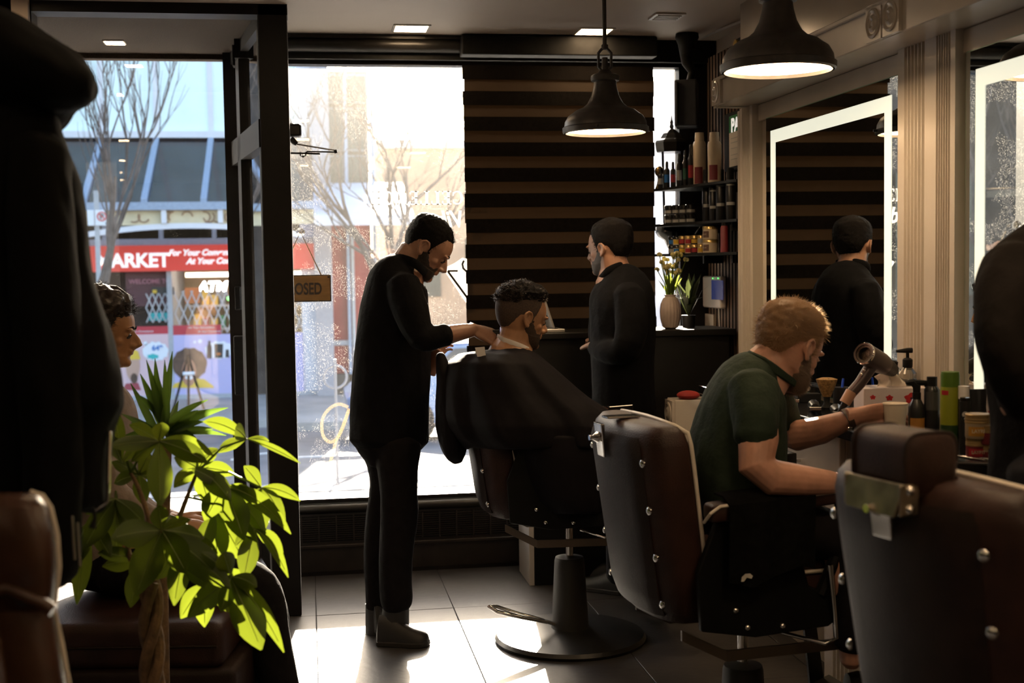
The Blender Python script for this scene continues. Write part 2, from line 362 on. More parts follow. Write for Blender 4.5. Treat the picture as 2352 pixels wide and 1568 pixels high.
obj('bottom_bar', MB().span((BX0, BY - .014, .985), (BX1, BY + .01, 1.01)), MATBLACK, bl, bev=.004)

# ---------------- slatted timber corner
sw = sroot('trim_1', (2.02, 6.0, 1.2))
SLATB = mat('slat_backing_felt', (.008, .007, .006), .9, var=.2)
SLAT = mat('dark_walnut_slat', (.10, .062, .040), .6, var=.4, vscale=8, stretch=(1, 1, .1), spec=.15)
obj('felt_backing', MB().span((2.03, 5.44, 0), (2.06, 6.32, 2.535)), SLATB, sw)
sl0 = None
for k in range(18):
    y = 5.465 + k * .048
    if sl0 is None:
        sl0 = obj('slat', MB().box((0, 0, 0), (.014, .030, 2.53)), SLAT, sw, local=True); o = sl0; sl0.data.materials.append(SLATB)
        for pf in sl0.data.polygons: pf.material_index = 1 if abs(pf.normal.y) > .5 else 0
    else: o = sl0.copy(); COL.objects.link(o)
    o.location = (2.023 - 2.02, y - 6.0, 1.267 - 1.2)

# ---------------- white station wall: pilasters, beam with rosettes, lit mirrors
def flute_panel(name, y0, y1, z0, z1, x, parent, nfl=7, depth=.012, m=WHITEGLOSS):
    """pilaster face towards -X with vertical flutes"""
    w = y1 - y0; pts = [(y0, 0)]; fw = w * .62 / nfl; s0 = y0 + w * .19
    for i in range(nfl):
        a = s0 + i * fw
        pts += [(a + fw * .1, 0), (a + fw * .3, depth * .8), (a + fw * .5, depth), (a + fw * .7, depth * .8), (a + fw * .9, 0)]
    pts.append((y1, 0))
    front = [[V3((x + d, y, z)) for y, d in pts] for z in (z0, z1)]
    back = [[V3((x + .05, y, z)) for y in (y0, y1)] for z in (z0, z1)]
    b = MB(); n = len(pts)
    b.sheet(front); b.add([front[0][0], front[1][0], back[1][0], back[0][0]], [(0, 1, 2, 3)]); b.add([front[0][-1], back[0][1], back[1][1], front[1][-1]], [(0, 1, 2, 3)])
    return obj(name, b, m, parent)
def rosette(name, c, size, parent, ax=V3((-1, 0, 0)), m=WHITEGLOSS):
    b = MB(); u = V3((0, 1, 0)) if abs(ax.x) > .5 else V3((1, 0, 0))
    s = size / 2; c = V3(c)
    b.prism([(-s, -s), (s, -s), (s, s), (-s, s)], c, u, UP, ax * .012)
    q = c + ax * .012
    b.lathe([(s * .85, 0), (s * .85, .004), (s * .72, .007), (s * .6, .002), (s * .5, .002), (s * .42, .007), (s * .3, .009), (s * .15, .004), (.001, .006)], q, 24, ax)
    return obj(name, b, m, parent, smooth=True)
st = sroot('trim_2', (XR, 4.3, 1.0))
wp = MB().span((XR, YB + .2, .0), (XR + .06, 5.40, 2.62))
obj('wall_lining', wp, WHITEGLOSS, st)
BXF, BZ0, BZ1 = 1.70, 2.155, 2.265
obj('beam', MB().span((BXF, .2, BZ0), (XR, 5.19, BZ1)).span((BXF - .012, .2, BZ1 - .012), (XR, 5.195, BZ1 + .004)), WHITEGLOSS, st, bev=.003, bseg=1)
obj('beam_end', MB().span((BXF - .005, 5.19, BZ0 - .006), (XR, 5.215, BZ1 + .006)), WHITEGLOSS, st, bev=.003)
for y in (5.16, 3.66, 3.545, 2.1):
    rosette('rosette', (BXF, y, (BZ0 + BZ1) / 2), .105, st)
for (y0, y1) in ((5.13, 5.285), (3.58, 3.80), (3.44, 3.58), (2.02, 2.28), (.55, .8)):
    flute_panel('pilaster', y0, y1, 0, 2.155, XR - .045, st, 6)
obj('head_rail', MB().span((XR - .02, .3, 2.085), (XR, 5.13, 2.155)), WHITEGLOSS, st, bev=.003, bseg=1)
obj('door_lining', MB().span((XR - .012, 5.385, 0), (XR + .05, 5.41, 2.16)), WHITEGLOSS, st)
MIRROR = mat('mirror_silver', (.86, .88, .86), 0.0, metal=1)
MIRROR.node_tree.nodes['Principled BSDF'].inputs['Roughness'].default_value = .0
MEDGE = mat('mirror_green_edge', (.25, .4, .3), .2)
def mirror(name, label, y0, y1, z0, z1):
    t = thing(name, label, 'mirror', (XR - .02, (y0 + y1) / 2, z0), group='lit station mirrors')
    x = XR - .022
    obj('mirror_glass', MB().span((x, y0, z0), (x + .006, y1, z1)), MIRROR, t)
    obj('mirror_edge', MB().span((x + .001, y0 - .003, z0 - .003), (x + .02, y1 + .003, z1 + .003)), MEDGE, t)
    i, w = .055, .05
    a, b, c, d = y0 + i, y1 - i, z0 + i, z1 - i
    for lo, hi in (((x - .0015, a, d - w), (x - .0005, b, d)), ((x - .0015, a, c), (x - .0005, a + w, d - w)), ((x - .0015, b - w, c), (x - .0005, b, d - w))):
        obj('led_band', MB().span(lo, hi), LEDGLOW, t)
    return t
mirror('wall_mirror', 'backlit mirror behind the seated man in the green shirt', 3.835, 5.03, 1.01, 2.085)
mirror('wall_mirror', 'backlit mirror at the right edge of the picture, tree reflected in it', 2.31, 3.42, 1.01, 2.085)

# ================================================================== the street
ASPH = mat('asphalt', (.16, .16, .165), .8, var=.2, vscale=1.5, bump=.2, bscale=80)
PAVE = mat('concrete_paving', (.42, .40, .37), .75, var=.12, vscale=2, bump=.1, bscale=60)
KERB = mat('kerb_stone', (.45, .44, .42), .7, var=.1)
PAINT = mat('road_line_paint', (.75, .73, .68), .6, var=.1)
FY = 24.1
def ground(name, y0, z0, y1, z1, m, th=.3):
    return struct(obj(name, MB().hexa([(-60, y0, z0 - th), (60, y0, z0 - th), (60, y1, z1 - th), (-60, y1, z1 - th), (-60, y0, z0), (60, y0, z0), (60, y1, z1), (-60, y1, z1)]), m))
ground('sidewalk_near', 6.42, -.06, 9.6, -.16, PAVE)
struct(obj('kerb_near', MB().span((-60, 9.6, -.6), (60, 9.78, -.15)), KERB))
ground('road', 9.78, -.29, 19.6, -.95, ASPH)
ground('sidewalk_far', 19.6, -.82, 60, -.92, PAVE)
for k in range(-8, 9): struct(obj('lane_mark', MB().hexa([(k * 3.2 - .9, 14.45, -.61), (k * 3.2 + .9, 14.45, -.61), (k * 3.2 + .9, 14.6, -.62), (k * 3.2 - .9, 14.6, -.62), (k * 3.2 - .9, 14.45, -.597), (k * 3.2 + .9, 14.45, -.597), (k * 3.2 + .9, 14.6, -.607), (k * 3.2 - .9, 14.6, -.607)]), PAINT))

# ---------------- the shop across the street
def F(x, y, Y=FY): return V3(onY(x, y, Y))
BG = -.9
CURT = mat('pale_curtain_glass', (.74, .86, .86), .3, var=.06, vscale=.8, spec=.9)
STEEL = mat('blue_grey_steel', (.30, .36, .46), .4, var=.08)
PALEW = mat('pale_render', (.76, .74, .76), .7, var=.05, vscale=2)
CREAM = mat('cream_band', (.75, .62, .40), .6, var=.08, vscale=4)
DKGLASS = mat('dark_shop_glass', (.05, .055, .05), .15, var=.2, vscale=2)
REDS = mat('red_sign_panel', (.72, .05, .035), .4, emit=.25, ecol=(.8, .06, .03))
WLET = mat('white_lettering', (.9, .9, .88), .5, emit=.6, ecol=(1, .95, .9))
GREYM = mat('grey_metal', (.42, .43, .45), .45, var=.06)
bldg = thing('shop_building', 'two storey convenience shop with red sign and glass canopy across the street', 'building', (-3.5, FY, BG))
bx0, bx1 = -5.3, F(722, 600).x
obj('rear_wall', MB().span((bx0, FY + 3.2, BG), (bx1, FY + 3.4, 6.6)), PALEW, bldg)
obj('roof', MB().span((bx0, FY - .05, 6.4), (bx1, FY + 3.4, 6.6)), PALEW, bldg)
obj('floor_slab', MB().span((bx0, FY + .05, 2.05), (bx1, FY + 3.4, 2.6)).span((bx0, FY, BG - .3), (bx1, FY + 3.4, BG + .12)), PALEW, bldg)
obj('end_wall', MB().span((bx1 - .25, FY, BG), (bx1, FY + 3.4, 6.5)), PALEW, bldg)
obj('end_wall', MB().span((bx0, FY, BG), (bx0 + .25, FY + 3.4, 6.5)), PALEW, bldg)
zt, zc = F(400, 315).z, F(400, 520).z
mulx = [F(px, 200).x for px in (-150, -22, 105, 230, 357, 482, 610)]
xs = [bx0] + mulx + [bx1]
for a, b in zip(xs[:-1], xs[1:]):
    obj('curtain_pane', MB().span((a + .02, FY + .02, zt), (b - .02, FY + .06, 6.4)), CURT, bldg)
for x in mulx: obj('mullion', MB().span((x - .045, FY - .03, zt), (x + .045, FY + .05, 6.4)), PALEW, bldg)
obj('canopy_ledge', MB().span((bx0, FY - .12, zt - .02), (bx1, FY + .06, zt + .10)), PALEW, bldg)
# sloping glass canopy
cf = V3((0, FY - 2.2, F(400, 468, FY - 2.2).z)); CANGL = glass_mat('canopy_glass', (.62, .78, .95), dust=.02, haze=0, specks=0)
obj('canopy_pane', MB().hexa([(bx0, cf.y, cf.z - .02), (bx1, cf.y, cf.z - .02), (bx1, FY, zt - .02), (bx0, FY, zt - .02), (bx0, cf.y, cf.z), (bx1, cf.y, cf.z), (bx1, FY, zt), (bx0, FY, zt)]), CANGL, bldg)
for x in mulx: obj('canopy_beam', MB().hexa([(x - .05, cf.y, cf.z - .02), (x + .05, cf.y, cf.z - .02), (x + .05, FY, zt - .02), (x - .05, FY, zt - .02), (x - .05, cf.y, cf.z + .09), (x + .05, cf.y, cf.z + .09), (x + .05, FY, zt + .05), (x - .05, FY, zt + .05)]), STEEL, bldg)
obj('canopy_gutter', MB().span((bx0, cf.y - .06, cf.z - .10), (bx1, cf.y + .06, cf.z + .03)), STEEL, bldg)
for px in (240, 376, 506, 640): 
    q = F(px, 480, cf.y); obj('canopy_hanger', MB().span((q.x - .04, cf.y - .03, cf.z - .32), (q.x + .04, cf.y + .03, cf.z - .1)), PALEW, bldg)
# cream band under the canopy with an arched edge, windows below it
obj('cream_band', MB().span((bx0, cf.y + .10, F(400, 516, cf.y).z), (bx1, cf.y + .16, F(400, 482, cf.y).z)), CREAM, bldg)
SCRIB = mat('band_lettering', (.35, .2, .12), .6)
for i, px in enumerate((265, 308, 330, 385, 400, 430, 470, 480, 500, 530)):
    q = F(px, 498, cf.y + .08); obj('band_letter', MB().tube([q + V3((.09 * math.sin(a + i) , 0, .09 * math.cos(a + i))) for a in [j * .55 for j in range(5 + i % 4)]], .012, 6), SCRIB, bldg, smooth=True)
cx = F(440, 0).x; R_ = 9.0
arch = [[(cx + R_ * math.sin(a), cf.y + .02 + dy, F(400, 512, cf.y).z - (R_ - R_ * math.cos(a)) * .9 - w) for dy in (0, .12)] + [(cx + R_ * math.sin(a), cf.y + .14, F(400, 512, cf.y).z - (R_ - R_ * math.cos(a)) * .9 - w - .09), (cx + R_ * math.sin(a), cf.y + .02, F(400, 512, cf.y).z - (R_ - R_ * math.cos(a)) * .9 - w - .09)] for w in (0,) for a in [(-.33 + .030 * j) for j in range(21)] if bx0 < cx + R_ * math.sin(a) < bx1 - .05]
obj('arch_edge', MB().loft(arch), PALEW, bldg)
z0, z1 = F(400, 563).z, F(400, 500).z
obj('clerestory_glass', MB().span((bx0, FY + .05, z0), (bx1, FY + .08, zt)), DKGLASS, bldg)
for px in (90, 240, 370, 492, 620): x = F(px, 540).x; obj('clerestory_mullion', MB().span((x - .04, FY - .02, z0), (x + .04, FY + .06, z1 + .4)), GREYM, bldg)
obj('clerestory_rail', MB().span((bx0, FY - .03, z0 - .02), (bx1, FY + .06, z0 + .12)), GREYM, bldg)
sg0, sg1 = F(400, 622).z, F(400, 563).z
obj('sign_panel', MB().span((bx0, FY - .16, sg0), (bx1, FY - .04, sg1)), REDS, bldg)
RX, sy = V3((1, 0, 0)), FY - .165
text('sign_letters', 'MARKET', WLET, bldg, V3((F(224, 614).x, sy, F(224, 614).z)), RX, UP, .345, .006, .012, sx=.98)
text('sign_letters', 'For Your Convenience', WLET, bldg, V3((F(389, 589).x, sy, F(389, 587).z)), RX, UP, .148, .006, .007, .3, sx=.98)
text('sign_letters', 'At Your Convenience', WLET, bldg, V3((F(430, 606).x, sy, F(430, 606).z)), RX, UP, .148, .006, .007, .3, sx=.98)
# shop front bays: dark left bay, lit right bay
pt = F(400, 745).z; pb = F(400, 906).z
SHOPIN = mat('shop_interior_wall', (.55, .45, .3), .7, var=.25, vscale=1.3)
SHOPLAMP = mat('shop_strip_light', (1, .9, .7), .5, emit=6, ecol=(1, .88, .66))
x0, xm, x2 = F(205, 700).x, F(390, 700).x, bx1 - .25
obj('shop_floor_wall', MB().span((xm, FY + 2.4, BG), (x2, FY + 2.45, sg0)), SHOPIN, bldg)
obj('bay_partition', MB().span((xm - .04, FY - .04, BG), (xm + .05, FY + 2.4, sg0)), GREYM, bldg)
obj('bay_partition', MB().span((x0 - .5, FY, BG), (x0 - .35, FY + 2.4, sg0)), GREYM, bldg)
DKIN = mat('dark_shop_interior', (.05, .035, .035), .7, var=.3, vscale=1.5)
obj('shop_rear_dark', MB().span((bx0 + .3, FY + 1.3, BG), (xm - .05, FY + 1.35, sg0)), DKIN, bldg)
obj('shop_strip_light', MB().span((xm + .25, FY + .5, sg0 - .12), (x2, FY + .8, sg0 - .04)), SHOPLAMP, bldg)
obj('base_plinth', MB().span((bx0, FY - .06, BG), (bx1, FY + .1, pb)), GREYM, bldg)
PINK, LILAC, CRIM = mat('pink_poster', (.72, .5, .52), .5), mat('lilac_poster', (.52, .48, .74), .5), mat('crimson_strip', (.5, .03, .05), .5)
pk = obj('poster_panel', MB().span((x0, FY - .05, pb), (xm - .04, FY, F(300, 768).z)), PINK, bldg)
lk = obj('poster_panel', MB().span((xm + .05, FY - .05, pb), (x2, FY, F(450, 768).z)), LILAC, bldg)
obj('poster_strip', MB().span((x0, FY - .05, F(300, 768).z), (xm - .04, FY, F(300, 750).z)), CRIM, bldg)
obj('poster_strip', MB().span((xm + .05, FY - .05, F(450, 768).z), (F(508, 760).x, FY, F(450, 746).z)), CRIM, bldg)
def flat(name, pts, m, lay, parent=bldg):
    """flat printed shape on the shop posters"""
    return obj(name, MB().prism([(p.x, p.z) for p in [F(a, b) for a, b in pts]], (0, FY - .05 - .004 * lay, 0), RX, UP, V3((0, -.003, 0))), m, parent)
def disc(cx, cy, rx, ry, n=20, wob=0): return [(cx + rx * math.cos(k * 6.2832 / n) * (1 + wob * math.sin(k * 2.9)), cy - ry * math.sin(k * 6.2832 / n) * (1 + wob * math.sin(k * 2.9))) for k in range(n)]
CLOUD, AFRO, SKINP, YELL = mat('poster_white', (.8, .82, .86), .5), mat('poster_dark_brown', (.10, .055, .035), .6, var=.3, vscale=9), mat('poster_skin', (.42, .2, .12), .5), mat('poster_yellow', (.75, .5, .05), .5)
SKINQ, DRED, TEAL, POSTBLU, POSTBLK = mat('poster_tan', (.55, .33, .24), .5), mat('poster_maroon', (.35, .05, .07), .5), mat('teal_sticker', (.03, .45, .45), .5), mat('poster_blue', (.05, .2, .55), .5), mat('poster_black', (.03, .03, .03), .5)
flat('poster_figure', [(395, 890), (402, 880), (425, 872), (450, 868), (470, 870), (490, 885), (492, 890)], YELL, 1)
flat('poster_figure', disc(436, 835, 40, 37, 24, .04), AFRO, 2); flat('poster_figure', disc(435, 855, 17, 31), SKINP, 3); flat('poster_figure', disc(435, 866, 9, 5), CLOUD, 4)
flat('poster_cloud', disc(505, 803, 34, 20, 24, .08), CLOUD, 2); flat('poster_cloud', disc(448, 785, 3.5, 3.5, 10), CLOUD, 2); flat('poster_cloud', disc(460, 783, 5, 5, 10), CLOUD, 2)
flat('poster_product', [(476, 822), (476, 796), (479, 788), (479, 782), (484, 782), (484, 788), (487, 796), (487, 822)], POSTBLK, 3); flat('poster_product', [(494, 821), (493, 789), (513, 789), (512, 821)], POSTBLK, 3); flat('poster_product', [(518, 820), (519, 802), (526, 802), (527, 820)], POSTBLK, 3); flat('poster_product', disc(503, 812, 5, 3, 10), mat('poster_orange', (.6, .2, .05), .5), 4)
flat('poster_figure', [(282, 895), (290, 880), (318, 878), (325, 895)], DRED, 1); flat('poster_figure', disc(306, 840, 16, 34), SKINQ, 2); flat('poster_figure', [(290, 826), (293, 808), (305, 800), (318, 806), (324, 824)], YELL, 3); flat('poster_figure', disc(309, 868, 8, 12), AFRO, 3)
flat('poster_cloud', disc(358, 806, 30, 22, 24, .08), CLOUD, 2); flat('poster_cloud', disc(323, 789, 4, 4, 10), CLOUD, 2); flat('poster_cloud', disc(335, 788, 5, 5, 10), CLOUD, 2)
text('poster_number', '649', POSTBLU, bldg, V3((F(350, 804).x, FY - .07, F(350, 804).z)), RX, UP, .13, .002, .004)
flat('poster_product', disc(352, 818, 13, 6, 12, .2), TEAL, 4)
text('poster_text', 'For Your Convenience', CLOUD, bldg, V3((F(433, 755).x, FY - .055, F(433, 754).z)), RX, UP, .05, .002, 0, .2)
text('poster_text', 'At Your Convenience', CLOUD, bldg, V3((F(455, 763).x, FY - .055, F(455, 763).z)), RX, UP, .05, .002, 0, .2)
text('poster_text', 'Your Convenience', CLOUD, bldg, V3((F(303, 763).x, FY - .055, F(303, 763).z)), RX, UP, .05, .002, 0, .2)
WELC = mat('welcome_text', (.35, .16, .22), .5, emit=.15, ecol=(.5, .2, .3))
obj('welcome_board', MB().span((F(285, 700).x, FY + .3, F(285, 705).z), (F(387, 700).x, FY + .33, sg0)), mat('welcome_plum', (.09, .02, .035), .4), bldg)
text('welcome_text', 'WELCOME TO', WELC, bldg, V3((F(291, 652).x, FY + .29, F(291, 652).z)), RX, UP, .115, .002, .002)
obj('transfer_sticker', MB().span((F(326, 0).x, FY + .1, F(326, 678).z), (F(378, 0).x, FY + .12, F(326, 660).z)), POSTBLK, bldg)
obj('sticker_mark', MB().span((F(328, 0).x, FY + .095, F(326, 674).z), (F(338, 0).x, FY + .1, F(326, 666).z)), YELL, bldg)
obj('teal_sticker', MB().span((F(317, 0).x, FY + .1, F(326, 737).z), (F(362, 0).x, FY + .12, F(326, 719).z)), TEAL, bldg)
NEON = mat('neon_white', (1, 1, 1), .5, emit=9, ecol=(1, .97, .9)); NRED = mat('neon_red', (1, .2, .15), .5, emit=5, ecol=(1, .12, .08)); NGRN = mat('neon_green', (.3, 1, .3), .5, emit=2.5, ecol=(.3, 1, .25))
text('neon_sign', 'ATM', NEON, bldg, V3((F(453, 669).x, FY + .2, F(453, 669).z)), RX, UP, .25, .01, .012, .2)
text('neon_sign', 'G', NRED, bldg, V3((F(537, 670).x, FY + .2, F(537, 672).z)), RX, UP, .2, .01, .006)
for px, m in ((526, NGRN), (544, NRED)): obj('neon_dot', MB().ell(F(px, 685, FY + .2), (.04, .03, .04)), m, bldg, smooth=True)
ORANGE = mat('orange_stock', (.7, .22, .06), .5); GOODS = [ORANGE, mat('green_stock', (.06, .22, .1), .5), mat('brown_stock', (.2, .1, .05), .5), mat('yellow_stock', (.65, .45, .1), .5), mat('grey_stock', (.25, .27, .3), .5), DRED]
for r in range(3):
    obj('stock_shelf', MB().span((xm + .2, FY + 1.6, -.1 + r * .45), (x2, FY + 2.0, -.06 + r * .45)), GREYM, bldg)
    for k in range(9):
        x = xm + .28 + k * .17
        if x + .12 < x2: obj('stock_box', MB().span((x, FY + 1.62, -.06 + r * .45), (x + rnd.uniform(.09, .14), FY + 1.85, -.06 + r * .45 + rnd.uniform(.16, .34))), GOODS[rnd.randrange(6)], bldg)
obj('orange_sticker', MB().span((F(403, 0).x, FY + .1, F(0, 705).z), (F(438, 0).x, FY + .12, F(0, 668).z)), ORANGE, bldg)
def lattice(x0, x1, z0, z1, y, pitch):
    b = MB(); n = int((x1 - x0) / pitch) + 3; h = z1 - z0; sl = h * .42
    for k in range(-2, n):
        for s in (1, -1):
            a = V3((x0 + k * pitch, y + .01 * s, z0)); c = V3((x0 + k * pitch + s * sl, y + .01 * s, z1))
            ts = [0., 1.]
            for lim in (x0, x1):
                if abs(c.x - a.x) > 1e-6:
                    t = (lim - a.x) / (c.x - a.x); ts.append(t)
            lo = max([0.] + [min((x0 - a.x) / (c.x - a.x), (x1 - a.x) / (c.x - a.x))]); hi = min([1.] + [max((x0 - a.x) / (c.x - a.x), (x1 - a.x) / (c.x - a.x))])
            if hi - lo > .05: b.tube([a.lerp(c, lo), a.lerp(c, hi)], .011, 5)
    return b
LATM = mat('lattice_steel', (.62, .62, .62), .4)
obj('lattice_gate', lattice(F(312, 0).x, xm - .05, F(0, 748).z, F(0, 680).z, FY + .07, .115), LATM, bldg, kind='stuff')
obj('lattice_gate', lattice(xm + .08, x2, F(0, 775).z, F(0, 675).z, FY + .07, .155), LATM, bldg, kind='stuff')
# ---------------- neighbour building behind the shop window: grey pier, tall dark windows, red front
nb = thing('corner_building', 'grey and red corner building seen hazily through the shop window', 'building', (.8, FY, BG))
n0, n1 = bx1, F(852, 500).x
obj('pier', MB().span((n0, FY - .3, BG), (F(733, 0).x + .12, FY + 3, 5.6)), mat('lilac_grey_pier', (.40, .38, .40), .7, var=.05), nb)
obj('wall', MB().span((F(733, 0).x, FY + .3, 2.6), (n1, FY + 3, 5.2)), mat('brown_grey_wall', (.22, .2, .16), .7, var=.1, vscale=1), nb)
for z0_, z1_ in ((F(0, 480).z, F(0, 355).z), (F(0, 345).z, F(0, 240).z), (F(0, 230).z, F(0, 160).z)):
    for pa, pb_ in ((735, 782), (789, 838)):
        f = obj('window', MB().span((F(pa, 0).x, FY + .2, z0_), (F(pb_, 0).x, FY + .32, z1_)), GREYM, nb); obj('pane', MB().span((F(pa + 3, 0).x, FY + .18, z0_ + .03), (F(pb_ - 3, 0).x, FY + .2, z1_ - .03)), DKGLASS, f)
for px in (786, 848): obj('steel_column', MB().span((F(px - 3, 0).x, FY - .1, BG), (F(px + 4, 0).x, FY + .2, 5.2)), STEEL, nb)
obj('canopy', MB().hexa([(n0, FY - 2.4, F(0, 525, FY - 2.4).z), (n1 + .6, FY - 2.4, F(0, 525, FY - 2.4).z), (n1 + .6, FY, 3.0), (n0, FY, 3.0), (n0, FY - 2.4, F(0, 500, FY - 2.4).z), (n1 + .6, FY - 2.4, F(0, 500, FY - 2.4).z), (n1 + .6, FY, 3.1), (n0, FY, 3.1)]), PALEW, nb)
obj('red_front', MB().span((F(733, 0).x, FY + .1, BG), (n1, FY + .3, 2.6)), mat('dark_red_front', (.36, .05, .045), .5, var=.15, vscale=1), nb)
obj('front_post', MB().span((F(793, 0).x, FY - .1, BG), (F(800, 0).x, FY + .1, 2.6)), GREYM, nb)
obj('front_rail', MB().span((F(733, 0).x, FY + .0, F(0, 812).z), (F(835, 0).x, FY + .1, F(0, 800).z)), GREYM, nb)
obj('base', MB().span((F(733, 0).x, FY - .1, BG), (n1, FY + .1, F(0, 880).z)), mat('dark_base', (.1, .09, .08), .7), nb)
# low far buildings to the right, hazy
fb = thing('far_building', 'low tan building in the bright haze beyond the bare tree', 'building', (5, 42, BG))
obj('wall', MB().span((n1 + 1.2, 40, BG), (14, 46, 5.2)), mat('far_tan_wall', (.36, .26, .18), .8, var=.1, vscale=1), fb)
for k in range(6): f = obj('window', MB().span((n1 + 1.8 + k * 1.9, 39.9, .6), (n1 + 2.9 + k * 1.9, 40, 2.4)), DKGLASS, fb)
obj('roof_edge', MB().span((n1 + 1, 39.7, 5.2), (14.2, 46.2, 5.45)), GREYM, fb)
rb = thing('side_building', 'pale building seen in the narrow strip right of the blind', 'building', (13, 30, BG))
obj('wall', MB().span((9.5, 29, BG), (20, 36, 6.5)), PALEW, rb)
for k in range(4): obj('window', MB().span((10 + k * 2.2, 28.9, 1.2), (11.2 + k * 2.2, 29, 2.8)), DKGLASS, rb); 
obj('awning', MB().hexa([(9.5, 28, .9), (20, 28, .9), (20, 29, 1.4), (9.5, 29, 1.4), (9.5, 28, 1.0), (20, 28, 1.0), (20, 29, 1.5), (9.5, 29, 1.5)]), mat('awning_red', (.5, .08, .07), .6), rb)

db = thing('dark_building', 'dark brown building left of the red shop, seen only in mirrors', 'building', (-15, FY, BG))
obj('wall', MB().span((-40, FY - .5, BG), (bx0 - .05, FY + 4, 6.4)), mat('dark_brown_brick', (.035, .03, .028), .8, var=.3, vscale=3), db)
for k in range(10): obj('window', MB().span((-9.4 - k * 3.2, FY - .6, .8), (-7.6 - k * 3.2, FY - .5, 3.2)), DKGLASS, db)
# ---------------- street furniture and trees
BARK = mat('bare_bark', (.13, .10, .085), .85, var=.3, vscale=6, bump=.3, bscale=30)
def tree(label, base, h, seed, lean=(0, 0), spread=.5, r0=.09, depth=5, up=.25, n0=4, fork=.35):
    rg = random.Random(seed); t = thing('bare_tree', label, 'tree', base, group='bare street trees')
    tr, br, tw = MB(), MB(), MB(); base = V3(base)
    top = base + V3((lean[0], lean[1], h * fork)); tr.tube([base, base.lerp(top, .5) + V3((rg.uniform(-.03, .03), 0, 0)), top], [r0 * 1.2, r0, r0 * .85], 8)
    def grow(p, d, L, r, lv):
        pts = [p]; dd = d.copy(); rr = [r]
        for k in range(4):
            dd = (dd + V3((rg.uniform(-.16, .16), rg.uniform(-.16, .16), rg.uniform(-.03, .13) + up * .15))).normalized(); pts.append(pts[-1] + dd * L / 4); rr.append(r * (1 - .15 * (k + 1)))
        (br if lv >= depth - 1 else tw).tube(pts, rr, 6 if lv >= depth - 1 else 4)
        if lv <= 0: return
        for k in range(3 if lv > 1 else 3):
            q = pts[rg.choice((2, 3, 4, 4))]
            nd = (dd + V3((rg.uniform(-1, 1), rg.uniform(-1, 1), rg.uniform(-.3, .6))) * spread).normalized()
            grow(q, nd, L * rg.uniform(.55, .8), r * .52, lv - 1)
    for k in range(n0):
        a = k * 6.2832 / n0 + rg.uniform(-.5, .5); grow(top - V3((0, 0, .1 * k)), V3((math.cos(a) * spread * 1.3, math.sin(a) * spread * 1.1, 1)).normalized(), h * .27, r0 * .62, depth - 1)
    obj('trunk', tr, BARK, t, smooth=True); obj('branches', br, BARK, t, smooth=True); obj('twigs', tw, BARK, t, kind='stuff')
    return t
tree('bare tree on the pavement before the dark brown building', V3((-7.2, 18.5, -.85)), 6.0, 31, (.2, 0), .7, .09, 4, .2, 5, .35)
tree('tall bare tree in front of the glass canopy of the red shop', V3(onY(150, 700, 17.5)).xy.to_3d() + V3((0, 0, -.85)), 6.2, 3, (.35, 0), .42, .075, 5, .5, 5, .32)
tree('bare tree seen through the dusty window above the barber', V3(onY(900, 700, 17)).xy.to_3d() + V3((0, 0, -.85)), 5.2, 11, (0, 0), .8, .085, 5, .1, 5, .42)
tree('bare tree leaning behind the dusty window left of the barber', V3(onY(960, 700, 21.4)).xy.to_3d() + V3((.1, 0, -.84)), 4.4, 23, (-.4, 0), .75, .06, 4, .0, 4, .5)
sp = thing('sign_post', 'grey perforated post with a no parking sign across the street', 'street sign', V3(onY(222, 700, 20.5)).xy.to_3d() + V3((0, 0, -.85)))
q = V3(onY(222, 490, 20.5)); gz = -.85
obj('post', MB().span((q.x - .035, q.y - .02, gz), (q.x + .035, q.y + .02, q.z + .35)), GREYM, sp)
s0_, s1_ = V3(onY(220, 518, 20.45)), V3(onY(249, 482, 20.45))
obj('plate', MB().span((s0_.x, 20.40, s0_.z), (s1_.x, 20.42, s1_.z)), CLOUD, sp, bev=.004)
cc = V3(onY(234, 497, 20.4)); cc.y = 20.39
obj('ring', MB().loft([[cc + V3((math.cos(a) * r, -dy, math.sin(a) * r)) for r, dy in ((.072, 0), (.072, .004), (.056, .004), (.056, 0))] for a in [k * 6.2832 / 24 for k in range(25)]], caps=False), mat('sign_red', (.65, .05, .05), .4), sp)
obj('slash', MB().box(cc + V3((0, -.005, 0)), (.13, .004, .014), Matrix.Rotation(.78, 3, 'Y')), MATS['sign_red'], sp)
text('letter', 'P', POSTBLK, sp, cc + V3((-.03, -.002, -.038)), RX, UP, .11, .001, .002)
obj('arrow', MB().prism([(-.01, -.012), (.012, 0), (-.01, .012)], V3((s1_.x - .03, 20.395, s0_.z + .03)), RX, UP, V3((0, -.004, 0))), POSTBLK, sp)
obj('plate', MB().span((s0_.x - .13, 20.42, s0_.z + .0), (s0_.x - .02, 20.44, s1_.z)), CLOUD, sp, bev=.004)
ea = thing('easel_sign', 'dark A-frame easel stand in front of the lilac poster', 'easel', V3(onY(433, 930, 22.2)).xy.to_3d() + V3((0, 0, -.87)))
E2 = lambda x, y, Y=22.2: V3(onY(x, y, Y))
for a, b, yb in (((432, 815), (396, 940), 22.0), ((432, 815), (470, 935), 22.0), ((433, 815), (433, 930), 22.8)):
    A, B = E2(*a), E2(*b, yb); B.z = -.865; obj('leg', MB().tube([A, B], .022, 6), MATBLACK, ea)
obj('crossbar', MB().tube([E2(420, 858, 22.05), E2(447, 857, 22.05)], .03, 8), CLOUD, ea)
br = thing('bike_post', 'grey ring and post bicycle stand at the kerb', 'bike rack', V3((onY(770, 900, 10.2).x, 10.2, -.32)))
bc = V3(onY(770, 865, 10.2))
